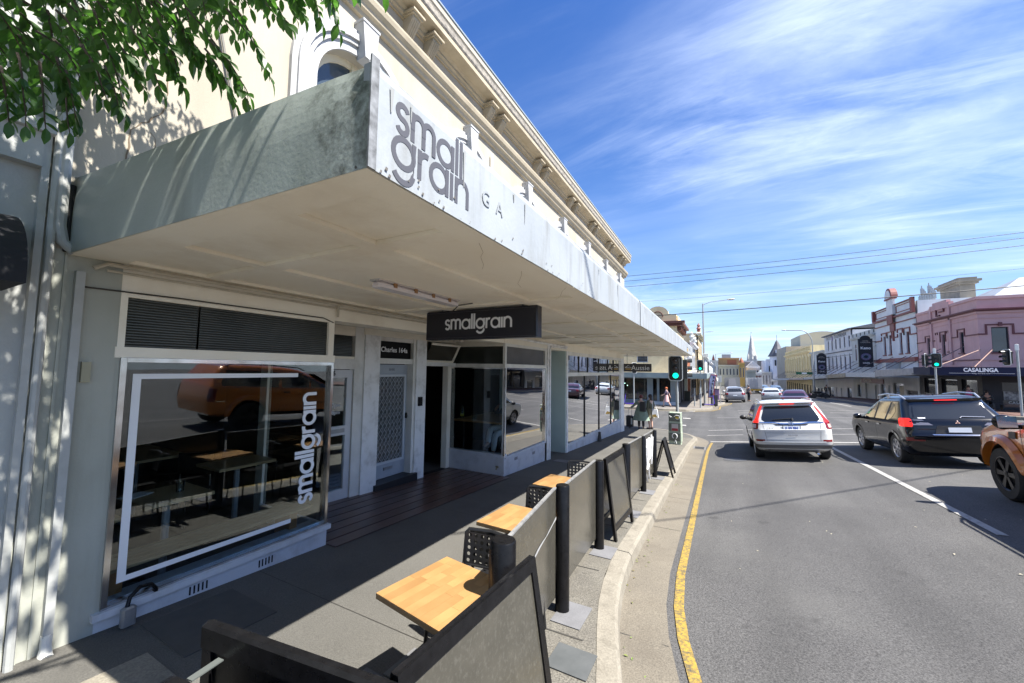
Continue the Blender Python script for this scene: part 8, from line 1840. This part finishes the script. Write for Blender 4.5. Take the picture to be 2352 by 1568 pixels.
MB().tube([(0, 0, 0), (.05, .05, 1.5), (-.05, .15, 3.0), (.0, .5, 4.2), (-.1, 1.2, 5.0)], [.16, .13, .11, .08, .05], 12).build('trunk', bark, tree, smooth=True)
rnd = random.Random(11)
leafb = MB(); counts = 0
def put_leaf(mb, p, d, size, roll):
    d = d.normalized(); up = V((0, 0, 1)); s_ = d.cross(up); s_ = s_.normalized() if s_.length > .05 else V((1, 0, 0)); u = s_.cross(d).normalized()
    q = Matrix.Rotation(roll, 3, d); s_ = q @ s_; u = q @ u; L_ = LM[rnd.randrange(3)]; mb.add([p+(d*v[0]+s_*v[1]+u*v[2])*size for v in L_.v], L_.f)
def twig(a, b, n, size, par, stray=.03):
    """one drooping branchlet with leaves down both sides"""
    a, b = V(a), V(b); st = MB(); lv = MB(); P_ = [a+(b-a)*i/8+V((0, 0, .10*(b-a).length*math.sin(PI*i/8)))+V((rnd.uniform(-1, 1), rnd.uniform(-1, 1), rnd.uniform(-1, 1)))*stray*(b-a).length*.2 for i in range(9)]
    st.tube(P_, [.006-.0005*i for i in range(9)], 4); 
    for k in range(n):
        f = .08+.92*k/n; i = min(7, int(f*8)); p = P_[i]+(P_[i+1]-P_[i])*(f*8-i); d = (P_[i+1]-P_[i]).normalized(); sd_ = d.cross(V((0, 0, 1))); sd_ = sd_.normalized() if sd_.length > .1 else V((1, 0, 0)); sg_ = 1 if k % 2 else -1
        dd = d*rnd.uniform(.3, .9)+sd_*sg_*rnd.uniform(.4, 1.1)+V((rnd.uniform(-.3, .3), rnd.uniform(-.3, .3), rnd.uniform(-.9, .1))); put_leaf(lv, p, dd, size*rnd.uniform(.55, 1.2), rnd.uniform(-.9, .9))
    put_leaf(lv, P_[-1], (P_[-1]-P_[-2])+V((0, 0, -.02)), size, 0)
    s_ = st.build('twig', bark, par, world=True); o = lv.build('leaves', leafm, s_); o.data.transform(par.matrix_basis.inverted()); o['kind'] = 'stuff'; return s_
LV = dict(tips=[])
def tip(px, py, Y): D = 1.62+.55*max(0, min(1, px/780))+(Y-1.3)*.3; return ray(px, py)*(D/890.0)+V((0, 0, CAMZ))
tips = [((740, -60), (782, 78), 1.55), ((690, -70), (742, 60), 1.5), ((640, -60), (700, 40), 1.5), ((560, -50), (668, 62), 1.5), ((500, -40), (625, 190), 1.5), ((520, 20), (612, 150), 1.45), ((430, 20), (582, 262), 1.45), ((480, 90), (575, 225), 1.4), ((470, 110), (545, 250), 1.4),
        ((410, 60), (500, 190), 1.4), ((400, 30), (455, 150), 1.35), ((360, 40), (425, 215), 1.35), ((340, 80), (412, 180), 1.35), ((300, 60), (375, 222), 1.3), ((280, 110), (330, 205), 1.3), ((240, 90), (290, 272), 1.3), ((240, 150), (275, 250), 1.25), ((190, 100), (225, 225), 1.25), ((130, 130), (160, 305), 1.2), ((150, 160), (175, 280), 1.2), ((90, 140), (105, 295), 1.2), ((40, 120), (60, 290), 1.15), ((0, 150), (20, 280), 1.15), ((-60, 150), (-10, 300), 1.15)]
for k, (a, b, Y) in enumerate(tips):
    twig(tip(a[0], a[1], Y-.15), tip(b[0], b[1], Y), 14, .085 if b[0] > 400 else .07, tree)
for k in range(430):                                    # inner canopy, deeper and finer towards the left
    px = -120+rnd.random()*800; lim = 235-max(0, px-60)*.36+rnd.uniform(-60, 5)
    py = rnd.uniform(-260, max(-40, lim)); Y = rnd.uniform(1.2, 4.6); a = tip(px-rnd.uniform(0, 60), py-80, Y-rnd.uniform(.05, .9)); b = tip(px+rnd.uniform(10, 90), py+rnd.uniform(10, 50), Y)
    if b.x < -3.75 or a.x < -3.75: continue
    twig(a, b, rnd.choice((7, 9, 11)), rnd.uniform(.05, .085), tree)
crown = MB()
for k in range(9500):                                   # the rest of the crown above and behind the camera
    th = rnd.uniform(0, 2*PI); r = rnd.random()**.5; p = V((-1.7+2.1*r*math.cos(th), -.7+2.5*r*math.sin(th), 4.35+1.9*rnd.random()**1.2*(1.15-r)))
    if p.y > .95 and p.x > -1.9: continue
    if p.y > .4 and p.x > -.75: continue
    if p.y > .4 and p.z < 4.4: continue
    put_leaf(crown, p, V((rnd.uniform(-1, 1), rnd.uniform(-1, 1), rnd.uniform(-.9, .1))), .11, rnd.uniform(-1, 1))
o = crown.build('crown', leafm, tree, world=True); o['kind'] = 'stuff'
for (a, b) in (((-1.5, -1.2, 3.4), (-1.1, .9, 4.0)), ((-1.6, -1.1, 3.4), (-2.3, .9, 4.2)), ((-1.5, -.9, 3.9), (-.6, .9, 4.6)), ((-1.5, -.9, 4.0), (-2.6, .2, 5.2))):
    a, b = V(a), V(b); MB().tube([a, a+(b-a)*.5+V((0, 0, .25)), b], [.05, .035, .012], 7).build('limb', bark, tree, world=True, smooth=True)
